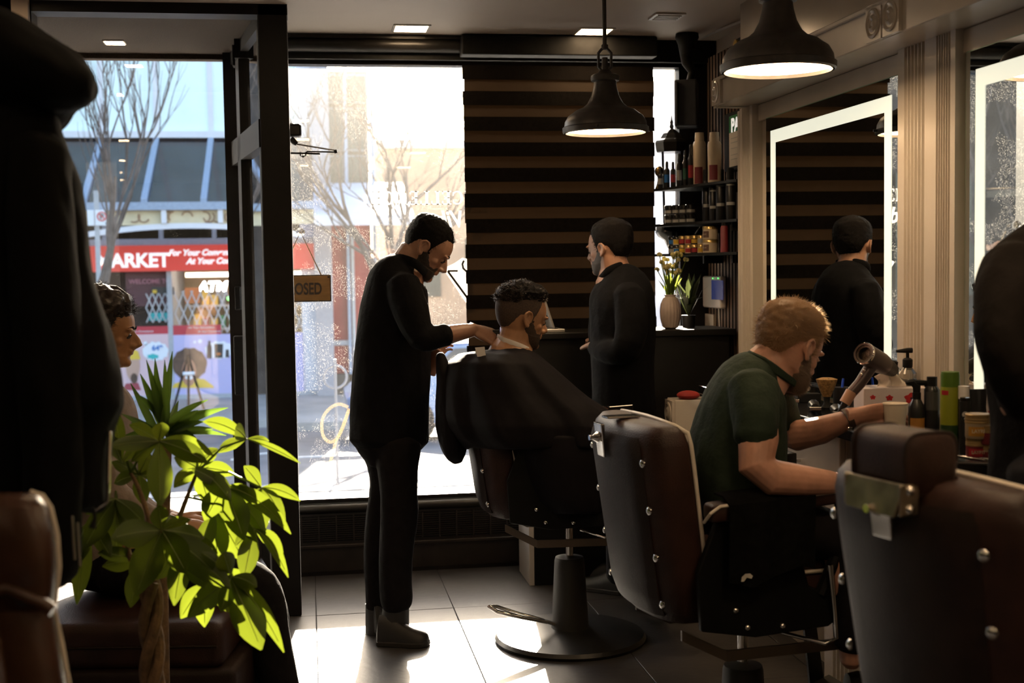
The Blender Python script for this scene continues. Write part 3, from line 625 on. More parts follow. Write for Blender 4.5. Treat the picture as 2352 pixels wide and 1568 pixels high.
obj('ring', MB().loft([[bc + V3((math.cos(a) * (.09 + .010 * math.cos(b)), .010 * math.sin(b), math.sin(a) * (.09 + .010 * math.cos(b)))) for b in [j * .785 for j in range(8)]] for a in [k * 6.2832 / 28 for k in range(29)]], caps=False), mat('galvanised', (.32, .33, .37), .5), br, smooth=True)
obj('post', MB().cyl((bc.x, 10.2, -.32), (bc.x, 10.2, bc.z + .14), .013), MATS['galvanised'], br, smooth=True)
# parked car
CARM = mat('car_paint_blue', (.16, .24, .42), .25, metal=.3, coat=.6); TYRE = mat('tyre', (.015, .015, .015), .8); CARG = mat('car_window', (.05, .07, .09), .08)
cp = V3((onY(1150, 850, 17.3).x, 17.3, -.79)); car = thing('parked_car', 'blue parked car glimpsed behind the caped client', 'car', cp)
prof = [(-2.1, .28), (-2.12, .62), (-1.9, .80), (-1.25, .86), (-.75, 1.30), (.55, 1.33), (1.2, .92), (1.95, .82), (2.1, .6), (2.1, .28)]
def ringp(y, k): return [cp + V3((x, y, z * (1 if z < .9 else 1 - .0 * k))) for x, z in prof]
rings = []
for y, ins in ((-.84, .10), (-.80, .0), (0, -.02), (.80, 0), (.84, .10)):
    rings.append([cp + V3((x * (1 - ins * .2), y * (1 if z < .95 else .82), z - ins * .3 * (z > .7))) for x, z in prof])
obj('body', MB().loft(rings), CARM, car, smooth=True)
for s in (-1, 1): obj('side_window', MB().prism([(-1.1, .88), (-.72, 1.24), (.5, 1.27), (1.02, .93)], cp + V3((0, s * .79, 0)), RX, UP, V3((0, s * .02, 0))), CARG, car)
obj('windscreen', MB().hexa([cp + V3(p) for p in ((1.2, -.6, .95), (1.22, -.6, .97), (1.22, .6, .97), (1.2, .6, .95), (.60, -.55, 1.31), (.64, -.55, 1.33), (.64, .55, 1.33), (.60, .55, 1.31))]), CARG, car)
for x in (-1.3, 1.3):
    for s in (-1, 1): w = obj('wheel', MB().lathe([(.02, -.1), (.28, -.1), (.32, -.06), (.32, .06), (.28, .1), (.02, .1)], cp + V3((x, s * .76, .32)), 24, (0, 1, 0)), TYRE, car, smooth=True)

# ================================================================== lamps and ceiling fittings
def pendant(label, x, y, zr, visible=True):
    t = thing('pendant_lamp', label, 'pendant lamp', (x, y, zr), group='dark metal pendant lamps')
    c = V3((x, y, zr))
    out = [(.166, .0), (.172, .004), (.173, .022), (.166, .026), (.163, .045), (.150, .068), (.125, .085), (.095, .098), (.072, .118), (.056, .148), (.047, .182), (.044, .205)]
    inn = [(.040, .20), (.052, .15), (.068, .12), (.09, .102), (.12, .090), (.145, .070), (.158, .045), (.160, .02), (.160, .0)]
    obj('shade', MB().lathe(out + inn, c, 40, UP, False), BRONZE, t, smooth=True)
    obj('neck_ring', MB().lathe([(.044, .203), (.056, .207), (.058, .218), (.056, .228), (.046, .234), (.03, .238), (.02, .25)], c, 28), BRONZE, t, smooth=True)
    yk = MB()
    for s in (-1, 1): yk.tube([c + V3((s * .012, 0, .246)), c + V3((s * .026, 0, .262)), c + V3((s * .026, 0, .318)), c + V3((s * .010, 0, .335))], .006, 8)
    yk.cyl(c + UP * .245, c + UP * .30, .012).cyl(c + UP * .332, c + UP * .35, .014)
    obj('yoke', yk, BRONZE, t, smooth=True)
    obj('rod', MB().cyl(c + UP * .34, (x, y, CEIL), .0085, n=12), BRONZE, t, smooth=True)
    obj('ceiling_cup', MB().lathe([(.06, CEIL - zr), (.06, CEIL - zr - .012), (.03, CEIL - zr - .03), (.01, CEIL - zr - .032)], c, 24), BRONZE, t, smooth=True)
    obj('diffuser', MB().lathe([(.001, .020), (.08, .018), (.158, .014), (.158, .011), (.001, .008)], c, 32), LAMPGLOW, t, smooth=True)
    for k in range(3):
        a = k * 2.094 + .1; d = V3((math.cos(a), math.sin(a), 0)); obj('rim_screw', MB().cyl(c + d * .168 + UP * .014, c + d * .188 + UP * .014, .006, n=8), BRONZE, t)
    return t
p1, p2 = W(1391, 306, 5.13), W(1787, 164, 3.84)
pendant('dark bronze pendant lamp hanging in front of the zebra blind', p1.x, p1.y, p1.z)
pendant('large dark bronze pendant lamp in front of the white station beam', p2.x, p2.y, p2.z)
pendant('pendant lamp above the right chair, seen only in the right mirror', 1.30, 2.15, 2.05)
pendant('pendant lamp nearest the viewer, seen only in reflections', 1.25, .6, 2.05)
def ceiling_light(label, x, y, s=.15, rz=0):
    t = thing('ceiling_light', label, 'ceiling light', (x, y, CEIL), rz, group='square recessed ceiling lights')
    h = s / 2; fr = MB()
    for a, b in (((-h - .012, -h - .012), (h + .012, -h)), ((-h - .012, h), (h + .012, h + .012)), ((-h - .012, -h), (-h, h)), ((h, -h), (h + .012, h))): fr.span((*a, -.006), (*b, .0))
    obj('frame', fr, WHITE, t, local=True); obj('diffuser', MB().span((-h, -h, -.004), (h, h, 0)), PANELGLOW, t, local=True)
q = onZ(944, 64, CEIL); ceiling_light('square recessed ceiling light above the barber', q.x, q.y)
q = onZ(1364, 71, CEIL); ceiling_light('square recessed ceiling light beside the pendant rod', q.x, q.y)
for i, y in enumerate((4.3, 2.9, 1.5, .1, -1.3)):
    ceiling_light(['first', 'second', 'third', 'fourth', 'fifth'][i] + ' recessed light of the left row overhead, reflected in the glass', q.x - 1.42, y)
for i, y in enumerate((2.0, .2, -1.6)):
    ceiling_light(['first', 'second', 'third'][i] + ' recessed light of the right row overhead, reflected in the glass', q.x - .3, y)
for i, (x, y) in enumerate(((-1.2, 5.1), (-1.55, 2.2), (-1.85, .2), (-2.1, -1.4), (-2.25, -2.6))):
    ceiling_light(['first', 'second', 'third', 'fourth', 'fifth'][i] + ' recessed light over the waiting corner, reflected in the door glass', x, y)
q = onZ(263, 96, 2.60); t = thing('soffit_light', 'small flat light set in the brown entrance soffit', 'ceiling light', q); obj('frame', MB().box(q - UP * .003, (.10, .10, .006)), WHITE, t); obj('diffuser', MB().box(q - UP * .0065, (.085, .085, .003)), PANELGLOW, t)
q = onZ(1532, 36, CEIL); vt = thing('ceiling_vent', 'small square white vent in the ceiling, not lit', 'vent', q)
obj('plate', MB().box(q - UP * .004, (.14, .14, .008)), WHITE, vt, bev=.002)
for k in range(4): obj('slat', MB().box(q + V3((0, -.045 + .03 * k, -.010)), (.11, .006, .006)), WHITE, vt)
cb = MB().tube([onX(1600, 92, 1.97), onX(1660, 66, 1.97), onX(1734, 37, 1.97), onX(1737, 96, 1.97)], .007, 8)
tag(obj('cable_duct', cb, WHITE, smooth=True), 'thin white cable run along the upper corner of the right wall', 'cable')
spk = thing('wall_speaker', 'black loudspeaker on a ceiling bracket beside the narrow window strip', 'speaker', onY(1580, 240, 6.15))
obj('bracket', MB().lathe([(.055, 0), (.058, -.02), (.045, -.05), (.035, -.10), (.02, -.12)], V3((onY(1578, 90, 6.1).x, 6.1, CEIL)), 20).tube([onY(1572, 105, 6.1), onY(1578, 145, 6.1), onY(1590, 165, 6.1), onY(1584, 190, 6.1)], [.03, .026, .02, .018], 10), MATBLACK, spk, smooth=True)
a, b = onY(1555, 290, 6.1), onY(1598, 186, 6.1)
obj('cabinet', MB().box(((a.x + b.x) / 2 + .01, 6.13, (a.z + b.z) / 2), (.11, .15, .225), Matrix.Rotation(-.35, 3, 'Z')), mat('speaker_black', (.02, .021, .025), .6, var=.15), spk, bev=.008)
obj('grille', MB().box(((a.x + b.x) / 2 - .038, 6.115, (a.z + b.z) / 2), (.012, .12, .2), Matrix.Rotation(-.35, 3, 'Z')), MATBLACK, spk, bev=.004)

# ================================================================== window things
WOODS = mat('sign_plywood', (.42, .25, .10), .5, var=.2, vscale=7, stretch=(1, 1, 6)); SIGNBRN = mat('sign_dark_brown', (.03, .018, .012), .5)
YS = 6.25
hs = thing('hanging_sign', 'wooden hanging sign reading CLOSED on a rope in the window', 'sign', onY(700, 662, YS))
a, b = onY(612, 695, YS), onY(760, 630, YS)
obj('border', MB().span((a.x, YS, a.z), (b.x, YS + .008, b.z)), SIGNBRN, hs, bev=.003)
obj('board', MB().span((a.x + .006, YS - .003, a.z + .006), (b.x - .006, YS, b.z - .006)), WOODS, hs, bev=.002)
text('lettering', 'CLOSED', SIGNBRN, hs, V3((onY(647, 674, YS).x, YS - .004, onY(676, 676, YS).z)), RX, UP, .078, .001, .002, sx=.66)
ROPE = mat('jute_rope', (.45, .33, .18), .9, var=.2, vscale=90)
cup = onY(690, 532, YS + .03); obj('rope', MB().tube([onY(645, 632, YS), cup, onY(738, 632, YS)], .0035, 6), ROPE, hs, smooth=True)
obj('suction_cup', MB().lathe([(.022, 0), (.02, .006), (.008, .014), (.006, .026), (.001, .028)], V3((cup.x, YW + .05, cup.z)), 18, (0, -1, 0)), mat('clear_plastic', (.8, .8, .8), .1, trans=.6), hs, smooth=True)
obj('peg', MB().cyl((b.x - .012, YS - .006, b.z - .012), (b.x - .012, YS + .002, b.z - .012), .005, n=10), SIGNBRN, hs)
DEC = leaf_mat('white_vinyl', (.85, .85, .83), (.95, .93, .9)); DECB = mat('black_vinyl', (.01, .01, .01), .5)
gy = YW + .052
dl = thing('window_lettering', 'white vinyl lettering reading EXCELLENCE on the window, reversed from inside', 'lettering', (.5, gy, 1.7))
q = onY(1155, 470, gy); LX = V3((-1, 0, 0))
def serif(s, x, z, h, sx):
    """roman capitals with serifs, reading leftwards from inside"""
    b = MB(); y = gy; th = h * .17; tn = h * .075; adv = 0
    def rect(x0, z0, x1, z1): b.span((x - (adv + x1) * sx, y - .0008, z + z0), (x - (adv + x0) * sx, y, z + z1))
    def diag(x0, z0, x1, z1, w):
        P = [(x0, z0), (x0 + w, z0), (x1 + w, z1), (x1, z1)]
        b.add([V3((x - (adv + px) * sx, yy, z + pz)) for yy in (y - .0008, y) for px, pz in P], [(0, 1, 2, 3), (7, 6, 5, 4), (0, 4, 5, 1), (1, 5, 6, 2), (2, 6, 7, 3), (3, 7, 4, 0)])
    for ch in s:
        w = h * .72
        if ch in 'EL':
            rect(h * .1, 0, h * .1 + th, h); rect(0, 0, h * .62, tn)
            rect(h * .55, 0, h * .62, h * .25)
            if ch == 'E':
                rect(0, h - tn, h * .6, h); rect(h * .54, h * .78, h * .6, h); rect(h * .1, h * .47, h * .45, h * .47 + tn); rect(h * .41, h * .38, h * .46, h * .62)
            else: rect(0, h - tn * .8, h * .36, h)
            w = h * .70
        elif ch == 'N':
            rect(h * .1, 0, h * .1 + tn, h); rect(h * .66, 0, h * .66 + tn, h); diag(h * .06, h, h * .60, 0, th); rect(0, 0, h * .27, tn * .8); rect(h * .55, h - tn * .8, h * .86, h); w = h * .9
        elif ch == 'X':
            diag(h * .04, h, h * .56, 0, th); diag(h * .62, h, h * .1, 0, tn); rect(0, 0, h * .3, tn * .8); rect(h * .5, 0, h * .8, tn * .8); rect(0, h - tn * .8, h * .3, h); rect(h * .48, h - tn * .8, h * .78, h); w = h * .86
        elif ch == 'C':
            n = 20; P = []
            for k in range(n + 1):
                t = math.radians(48 + 264 * k / n); wd = tn + (th - tn) * max(0, -math.cos(t)); P.append(((h * .42 + h * .40 * math.cos(t), h * .5 + h * .5 * math.sin(t)), (h * .42 + (h * .40 - wd) * math.cos(t), h * .5 + (h * .5 - tn) * math.sin(t))))
            for (o1, i1), (o2, i2) in zip(P[:-1], P[1:]):
                b.add([V3((x - (adv + px) * sx, yy, z + pz)) for yy in (y - .0008, y) for px, pz in (o1, o2, i2, i1)], [(0, 1, 2, 3), (7, 6, 5, 4), (0, 4, 5, 1), (1, 5, 6, 2), (2, 6, 7, 3), (3, 7, 4, 0)])
            rect(h * .66, h * .66, h * .72, h * .9); rect(h * .66, h * .10, h * .72, h * .30); w = h * .80
        adv += w + h * .05
    return b
zt_ = onY(960, 470, gy).z; hh = onY(960, 439, gy).z - zt_
wtot = (.70 * 4 + .70 * 2 + .80 * 2 + .86 + .90 + .05 * 10) * hh
xe = onY(851, 455, gy).x
scale_x = 1.08
obj('lettering', serif('EXCELLENCE', xe + wtot * scale_x, zt_, hh, scale_x), DEC, dl)
q = onY(935, 522, gy); text('lettering', 'ing Vibes', DEC, dl, V3((q.x + .43, gy - .002, q.z)), LX, UP, .115, .0004, .0018, .28, sx=.86)
lg = thing('window_emblem', 'white and black angular window emblem cut off by the blind', 'emblem', onY(1050, 660, gy))
e = [onY(*p, gy - .002) for p in ((1018, 617), (1045, 604), (1062, 592), (1078, 596), (1090, 690), (1072, 697))]
obj('backing', MB().prism([(p.x, p.z) for p in e], (0, gy - .0025, 0), RX, UP, (0, .001, 0)), DEC, lg)
for A, B, w in (((1028, 622), (1078, 690), .012), ((1028, 622), (1052, 622), .010)):
    a, b = onY(*A, gy - .004), onY(*B, gy - .004); obj('line', MB().tube([a, b], [(.0012, w / 2), (.0012, w / 2)], 8, side=(0, 0, 1) if A[1] != B[1] else (0, 0, 1)), DECB, lg)
obj('scroll', MB().tube([onY(x, y, gy - .004) for x, y in ((1066, 598), (1062, 606), (1064, 616), (1070, 622), (1078, 624))], .006, 8), DECB, lg)
def catm_px(pts, m=4):
    out = []
    for i in range(len(pts) - 1):
        p0, p1, p2, p3 = pts[max(i - 1, 0)], pts[i], pts[i + 1], pts[min(i + 2, len(pts) - 1)]
        for k in range(m):
            t = k / m; out.append(tuple(.5 * ((2 * b) + (-a + c) * t + (2 * a - 5 * b + 4 * c - d) * t * t + (-a + 3 * b - 3 * c + d) * t ** 3) for a, b, c, d in zip(p0, p1, p2, p3)))
    return out + [tuple(pts[-1])]
def film_mat(name, col, cover):
    m = bpy.data.materials.new(name); m.use_nodes = True; nt = m.node_tree; N = nt.nodes; L = nt.links; b = N['Principled BSDF']; b.inputs['Base Color'].default_value = (*col, 1); b.inputs['Roughness'].default_value = .6
    tl = N.new('ShaderNodeBsdfTranslucent'); tl.inputs[0].default_value = (*[c * .25 for c in col], 1); a = N.new('ShaderNodeMixShader'); L.new(b.outputs[0], a.inputs[1]); L.new(tl.outputs[0], a.inputs[2])
    tr = N.new('ShaderNodeBsdfTransparent'); nz = N.new('ShaderNodeTexNoise'); nz.inputs['Scale'].default_value = 40; mu = N.new('ShaderNodeMath'); mu.operation = 'MULTIPLY'; mu.inputs[1].default_value = cover * 2; L.new(nz.outputs['Fac'], mu.inputs[0])
    c = N.new('ShaderNodeMixShader'); L.new(mu.outputs[0], c.inputs[0]); L.new(tr.outputs[0], c.inputs[1]); L.new(a.outputs[0], c.inputs[2]); L.new(c.outputs[0], N['Material Output'].inputs[0]); return m
pl_ = thing('window_ribbon', 'looped pale yellow painted ribbon mark low on the window glass', 'ribbon', onY(770, 1000, gy))
lp_ = catm_px([(800, 935), (778, 928), (755, 940), (740, 965), (742, 1000), (758, 1015), (775, 1005), (790, 975), (802, 938), (785, 985), (772, 1012), (765, 1040), (755, 1070), (745, 1082)])
P_ = [onY(x, y, gy - .003) for x, y in lp_]; g = []
for k_, p_ in enumerate(P_):
    t_ = (P_[min(k_ + 1, len(P_) - 1)] - P_[max(k_ - 1, 0)]).normalized(); n_ = t_.cross(V3((0, 1, 0))).normalized() * .008; g.append([p_ - n_, p_ + n_])
obj('loop', MB().sheet(g), film_mat('ribbon_paint', (.8, .66, .42), .45), pl_)
# lantern outside the narrow strip of window
ln = thing('wall_lantern', 'black ornate lantern with spire in front of the narrow window strip', 'lantern', onY(1541, 560, 6.26))
LQ = lambda x, y: onY(x, y, 6.26)
c0 = LQ(1543, 350); s_ = 6.3 / FPX
GLBLK = mat('gloss_black_iron', (.012, .011, .01), .18, spec=.7)
obj('roof', MB().lathe([(36 * s_, 0), (38 * s_, 6 * s_), (40 * s_, 22 * s_), (36 * s_, 28 * s_), (28 * s_, 32 * s_), (20 * s_, 44 * s_), (10 * s_, 52 * s_), (3 * s_, 56 * s_)], c0, 8), GLBLK, ln)
obj('finial', MB().lathe([(3 * s_, 54 * s_), (5 * s_, 60 * s_), (3 * s_, 66 * s_), (4 * s_, 70 * s_), (2 * s_, 76 * s_), (.5 * s_, 86 * s_)], c0, 12), GLBLK, ln, smooth=True)
for k in range(4):
    a = k * 1.5708 + .5; d = V3((math.cos(a), math.sin(a), 0)); obj('cage_bar', MB().tube([c0 + d * 30 * s_, c0 + d * 26 * s_ - UP * 170 * s_], .006, 6), GLBLK, ln)
obj('bowl', MB().lathe([(26 * s_, -165 * s_), (38 * s_, -172 * s_), (40 * s_, -186 * s_), (34 * s_, -196 * s_), (20 * s_, -204 * s_), (12 * s_, -222 * s_), (4 * s_, -228 * s_)], c0, 20), GLBLK, ln, smooth=True)
obj('wall_arm', MB().tube([c0 - UP * 180 * s_, c0 + V3((.12, -.0, -.42)), c0 + V3((.2, 0, -.3))], .012, 8).span(c0 + V3((.19, -.05, -.5)), c0 + V3((.21, .05, -.1))), GLBLK, ln, smooth=True)

# ================================================================== reception desk
DESKM = mat('black_desk_laminate', (.006, .006, .006), .4, var=.2); DESKW = mat('white_side_panel', (.75, .72, .70), .45, var=.05, vscale=4)
DZ = 1.19
dk = thing('reception_desk', 'tall black reception desk below the blind with a white side panel', 'desk', (1.45, 6.0, 0))
obj('body', MB().span((1.02, 5.86, 0), (1.98, 6.14, DZ - .03)), DESKM, dk, bev=.003, bseg=1)
obj('side_panel', MB().span((.995, 5.86, .0), (1.019, 6.16, .70)), DESKW, dk, bev=.002, bseg=1)
obj('desk_top', MB().span((.98, 5.83, DZ - .03), (2.0, 6.18, DZ)), DESKM, dk, bev=.004)
lp = thing('laptop', 'open silver laptop on the black reception desk', 'laptop', (1.16, 5.95, DZ))
SILV = mat('laptop_aluminium', (.6, .58, .56), .35, metal=.7)
a = onZ(1262, 758, DZ + .01); b = onZ(1308, 760, DZ + .01)
obj('base', MB().hexa([(a.x - .05, 5.87, DZ), (b.x, 5.87, DZ), (b.x - .02, 6.08, DZ), (a.x - .05, 6.08, DZ), (a.x - .05, 5.87, DZ + .016), (b.x, 5.87, DZ + .016), (b.x - .02, 6.08, DZ + .016), (a.x - .05, 6.08, DZ + .016)]), SILV, lp, bev=.003)
obj('screen', MB().hexa([(1.125, 5.87, DZ + .02), (1.135, 5.87, DZ + .02), (1.135, 6.08, DZ + .02), (1.125, 6.08, DZ + .02), (1.07, 5.87, DZ + .19), (1.08, 5.87, DZ + .19), (1.08, 6.08, DZ + .19), (1.07, 6.08, DZ + .19)]), SILV, lp, bev=.003)
obj('keyboard', MB().span((1.14, 5.89, DZ + .016), (b.x - .03, 6.06, DZ + .018)), MATBLACK, lp)
vz = thing('ribbed_vase', 'ribbed cream ceramic vase of pale flowers on the reception desk', 'vase', onY(1541, 752, 5.95))
vb = V3((onY(1540, 752, 5.95).x, 5.95, DZ)); VASEM = mat('cream_ceramic', (.5, .41, .36), .35, var=.08)
prof = [(.025, 0), (.036, .008), (.047, .05), (.049, .085), (.045, .12), (.034, .145), (.026, .155), (.028, .165), (.022, .165), (.02, .15)]
rings = []
for r, z in prof: rings.append([vb + V3((math.cos(a) * r * (1 + .05 * abs(math.sin(a * 9)) * (z > .005) * (z < .15)), math.sin(a) * r * (1 + .05 * abs(math.sin(a * 9)) * (z > .005) * (z < .15)), z)) for a in [k * 6.2832 / 72 for k in range(72)]])
obj('vase_body', MB().loft(rings), VASEM, vz, smooth=True)
FLOW = leaf_mat('pale_yellow_petal', (.75, .68, .35), (.95, .9, .5)); STEM = leaf_mat('stem_green', (.10, .16, .03), (.22, .26, .04))
sm, pe = MB(), MB(); rg = random.Random(4)
for k in range(26):
    a = rg.uniform(0, 6.28); r = rg.uniform(.02, .09); tip = vb + V3((math.cos(a) * r * .9, math.sin(a) * r * .6, .165 + rg.uniform(.10, .20)))
    sm.tube([vb + V3((math.cos(a) * .012, math.sin(a) * .012, .12)), vb + V3((math.cos(a) * r * .4, math.sin(a) * r * .3, .22)), tip], .0022, 5)
    for j in range(5):
        d = V3((rg.uniform(-1, 1), rg.uniform(-1, 1), rg.uniform(-.3, 1))).normalized(); pe.ell(tip + d * .008, (.010, .010, .006), d.to_track_quat('Z', 'Y').to_matrix(), 6, 4)
for k in range(16):
    a = rg.uniform(0, 6.28); t2 = vb + V3((math.cos(a) * .06, math.sin(a) * .04, .165 + rg.uniform(.06, .13))); m = (vb + UP * .16).lerp(t2, .5); sm.add([vb + V3((0, 0, .15)), m + V3((.006, 0, 0)), t2, m - V3((.006, 0, 0))], [(0, 1, 2, 3)])
obj('stems', sm, STEM, vz); obj('petals', pe, FLOW, vz, smooth=True, kind='stuff')
pv = thing('potted_plant', 'small dark leafy plant on the desk between the vase and slat wall', 'plant', (1.83, 6.05, DZ))
pc = V3((1.835, 6.05, DZ)); obj('pot', MB().lathe([(.03, 0), (.034, .05), (.036, .06), (.03, .06)], pc, 20), MATBLACK, pv, smooth=True)
lf = MB()
for k in range(34):
    a = rg.uniform(0, 6.28); r = rg.uniform(.03, .11); t2 = pc + V3((math.cos(a) * r, math.sin(a) * r, rg.uniform(.08, .27))); m = (pc + UP * .05).lerp(t2, .6) + UP * .03; sd_ = V3((-math.sin(a), math.cos(a), 0)) * .014
    lf.add([pc + UP * .05, m + sd_, t2, m - sd_], [(0, 1, 2, 3)])
obj('leaves', lf, leaf_mat('dark_leaf', (.03, .04, .02), (.05, .06, .02)), pv, kind='stuff')

# ================================================================== corner shelves with products
SHX0, SHX1 = 1.735, 2.012
def zsh(x, y): return onY(x, y, 6.0).z
shz = [zsh(1560, 428), zsh(1560, 512), zsh(1560, 582)]
BOT = {}
def bottle(name, label, cat, c, parts, group=None, n=18):
    """a lathe-turned container: parts = list of (part name, profile, material, square?)"""
    t = thing(name, label, cat, c, group=group)
    for pn, prof, m, *sq in parts: obj(pn, MB().lathe(prof, c, 4 if sq and sq[0] else n, UP), m, t, smooth=not (sq and sq[0]))
    return t
for i, z in enumerate(shz):
    s = thing('wall_shelf', ['topmost', 'middle', 'lowest'][i] + ' dark shelf of grooming products on the slatted corner', 'shelf', (1.9, 6.0, z))
    obj('board', MB().hexa([(SHX0 - .03, 6.2, z - .012), (SHX1, 6.2, z - .012), (SHX1, 5.5, z - .012), (SHX1 - .12, 5.5, z - .012), (SHX0 - .03, 6.2, z), (SHX1, 6.2, z), (SHX1, 5.5, z), (SHX1 - .12, 5.5, z)][::1]), MATBLACK, s)
    for y in (5.62, 6.05): obj('bracket', MB().span((SHX1 - .10, y - .008, z - .05), (SHX1, y + .008, z - .012)), MATBLACK, s)
CREAMW = mat('cream_bottle_plastic', (.62, .52, .38), .35, var=.04); MAROON = mat('maroon_label', (.16, .015, .02), .5)
def cyl_label(c, r, z0, z1, a0, a1, n=8):
    g = [[V3(c) + V3((math.cos(a0 + (a1 - a0) * k / n) * r, math.sin(a0 + (a1 - a0) * k / n) * r, z)) for k in range(n + 1)] for z in (z0, z1)]
    return MB().sheet(g)
FACE = math.radians(-105)       # direction towards the viewer
for i, (px, y) in enumerate(((1607, 5.98), (1641, 5.72))):
    z = shz[0]; c = V3((onY(px, 380, y).x, y, z))
    h = (onY(px, 325, y).z - z); r = .031
    t = bottle('shampoo_bottle', ['tall cream bottle with maroon label on the top shelf, nearer the window', 'tall cream bottle with maroon label on the top shelf, nearer the white trim'][i], 'bottle', c,
        [('body', [(r * .9, 0), (r, .004), (r, h - .012), (r * .85, h)], CREAMW), ('cap', [(r * .72, h), (r * .72, h + .022), (r * .68, h + .026), (r * .68, h + .042), (.001, h + .042)], CREAMW)], 'cream shampoo bottles')
    obj('label', cyl_label(c, r + .0008, .01, h * .42, FACE - .9, FACE + .4), MAROON, t)
BLKP = mat('black_bottle_plastic', (.012, .012, .013), .3); GREYP = mat('grey_print', (.35, .35, .34), .5); GOLD = mat('gold_lid', (.5, .36, .14), .3, metal=.8); DBLUE = mat('blue_label', (.02, .16, .5), .4); DGRN = mat('dark_green_label', (.02, .09, .06), .4); REDL = mat('red_label', (.35, .02, .03), .4); YELP = mat('yellow_label', (.6, .36, .03), .45)
def label_band(t, c, r, z0, z1, m): obj('label', cyl_label(c, r + .0008, z0, z1, FACE - 1.0, FACE + 1.0), m, t)
# top shelf: small dark flasks and tins
for i, (px, w, h, m, d) in enumerate(((1517, 11, 46, GREYP, 'grey'), (1532, 11, 62, DBLUE, 'blue'), (1546, 10, 60, REDL, 'red'), (1560, 10, 78, GREYP, 'pale'), (1574, 10, 84, DGRN, 'green'), (1587, 11, 96, REDL, 'dark red'))):
    y = 6.15 - i * .03; c = V3((onY(px, 420, y).x, y, shz[0])); s = 6.15 / FPX; r = w * s * .62; hh_ = h * s
    t = bottle('styling_flask', f'small black flask with {d} label on the top shelf', 'bottle', c, [('body', [(r * .9, 0), (r, .004), (r, hh_ * .66), (r * .55, hh_ * .74)], BLKP), ('cap', [(r * .5, hh_ * .73), (r * .5, hh_ * .95), (r * .3, hh_), (.001, hh_)], GLBLK)], 'small flasks on the top shelf')
    label_band(t, c, r, hh_ * .2, hh_ * .5, m)
fg = thing('gold_figurine', 'small dark gold round ornament at the window end of the top shelf', 'ornament', onY(1512, 425, 6.17))
c = V3((onY(1514, 420, 6.17).x, 6.17, shz[0])); obj('ball', MB().ell(c + UP * .085, (.022, .022, .026)), mat('antique_gold', (.25, .17, .07), .25, metal=.9), fg, smooth=True); obj('stand', MB().lathe([(.02, 0), (.012, .02), (.006, .05), (.012, .066)], c, 14), MATS['antique_gold'], fg, smooth=True)
# middle shelf: low tins in two layers, then tall black bottles
for i, px in enumerate((1538, 1554, 1570, 1586)):
    for k in range(2):
        y = 6.14 - i * .035; c = V3((onY(px, 490, y).x, y, shz[1] + k * .046)); r = .024
        t = bottle('hair_wax_tin', ['lower', 'upper'][k] + ' black wax tin, ' + ['first', 'second', 'third', 'fourth'][i] + ' pair from the window, middle shelf', 'tin', c, [('body', [(r, 0), (r, .026)], BLKP), ('lid', [(r * 1.05, .026), (r * 1.05, .042), (r * .95, .045), (.001, .045)], GLBLK)], 'black wax tins on the middle shelf')
        label_band(t, c, r, .006, .02, GREYP)
for i, (px, ytop, w) in enumerate(((1624, 389, 22), (1638, 405, 18), (1655, 389, 21), (1678, 386, 21))):
    y = (5.92, 5.80, 5.72, 5.60)[i]; c = V3((onY(px, 480, y).x, y, shz[1])); s = 6.0 / FPX; r = w * s / 2; h = onY(px, ytop, y).z - shz[1]
    t = bottle('spray_bottle', 'tall black styling bottle, ' + ['first', 'second', 'third', 'fourth'][i] + ' from the window, middle shelf', 'bottle', c, [('body', [(r * .92, 0), (r, .004), (r, h * .72), (r * .8, h * .78)], BLKP), ('cap', [(r * .78, h * .775), (r * .78, h * .98), (r * .7, h), (.001, h)], MATBLACK)], 'tall black bottles on the middle shelf')
    label_band(t, c, r, h * .28, h * .34, GREYP); label_band(t, c, r, h * .66, h * .69, GREYP)
# lowest shelf: little jars two high, then two big white jars
cols = [GREYP, DBLUE, YELP, REDL, REDL, YELP]
for i, px in enumerate((1544, 1555, 1568, 1582, 1596, 1611)):
    y = 6.12 - i * .045
    for k in range(2):
        r = .019; c = V3((onY(px, 570, y).x, y, shz[2] + k * .043)); 
        t = bottle('pomade_jar', ['lower', 'upper'][k] + ' small pomade jar, ' + ['first', 'second', 'third', 'fourth', 'fifth', 'sixth'][i] + ' from the window, lowest shelf', 'jar', c, [('body', [(r * .95, 0), (r, .003), (r, .027)], CREAMW if i % 2 else BLKP), ('lid', [(r * 1.04, .027), (r * 1.04, .04), (r * .96, .042), (.001, .042)], GOLD if i > 1 else GLBLK)], 'small pomade jars on the lowest shelf')
        label_band(t, c, r, .005, .024, cols[(i + k) % 6])
for k in range(2):
    y = 5.78; c = V3((onY(1632, 570, y).x, y, shz[2] + k * .062)); r = .036
    t = bottle('pomade_tub', ['lower', 'upper'][k] + ' of two stacked white tubs with gold lids on the lowest shelf', 'jar', c, [('body', [(r * .95, 0), (r, .003), (r, .046)], CREAMW), ('lid', [(r * 1.03, .046), (r * 1.03, .058), (r * .97, .061), (.001, .061)], GOLD)], 'white pomade tubs')
    obj('label', cyl_label(c, r + .0008, .008, .038, FACE - 1.2, FACE - .25), mat('brown_label', (.10, .05, .03), .5), t)
    text('label_text', 'LAYRITE', CREAMW, t, c + V3((math.cos(FACE - .75) * (r + .002) - .014, math.sin(FACE - .75) * (r + .002), .02)), V3((1, -.2, 0)).normalized(), UP, .009, .0002)
c = V3((onY(1664, 570, 5.62).x, 5.62, shz[2])); bottle('red_can', 'slim dark red can beside the white tubs on the lowest shelf', 'can', c, [('body', [(.018, 0), (.018, .11), (.014, .12)], MAROON), ('cap', [(.014, .12), (.014, .14), (.001, .141)], GLBLK)])
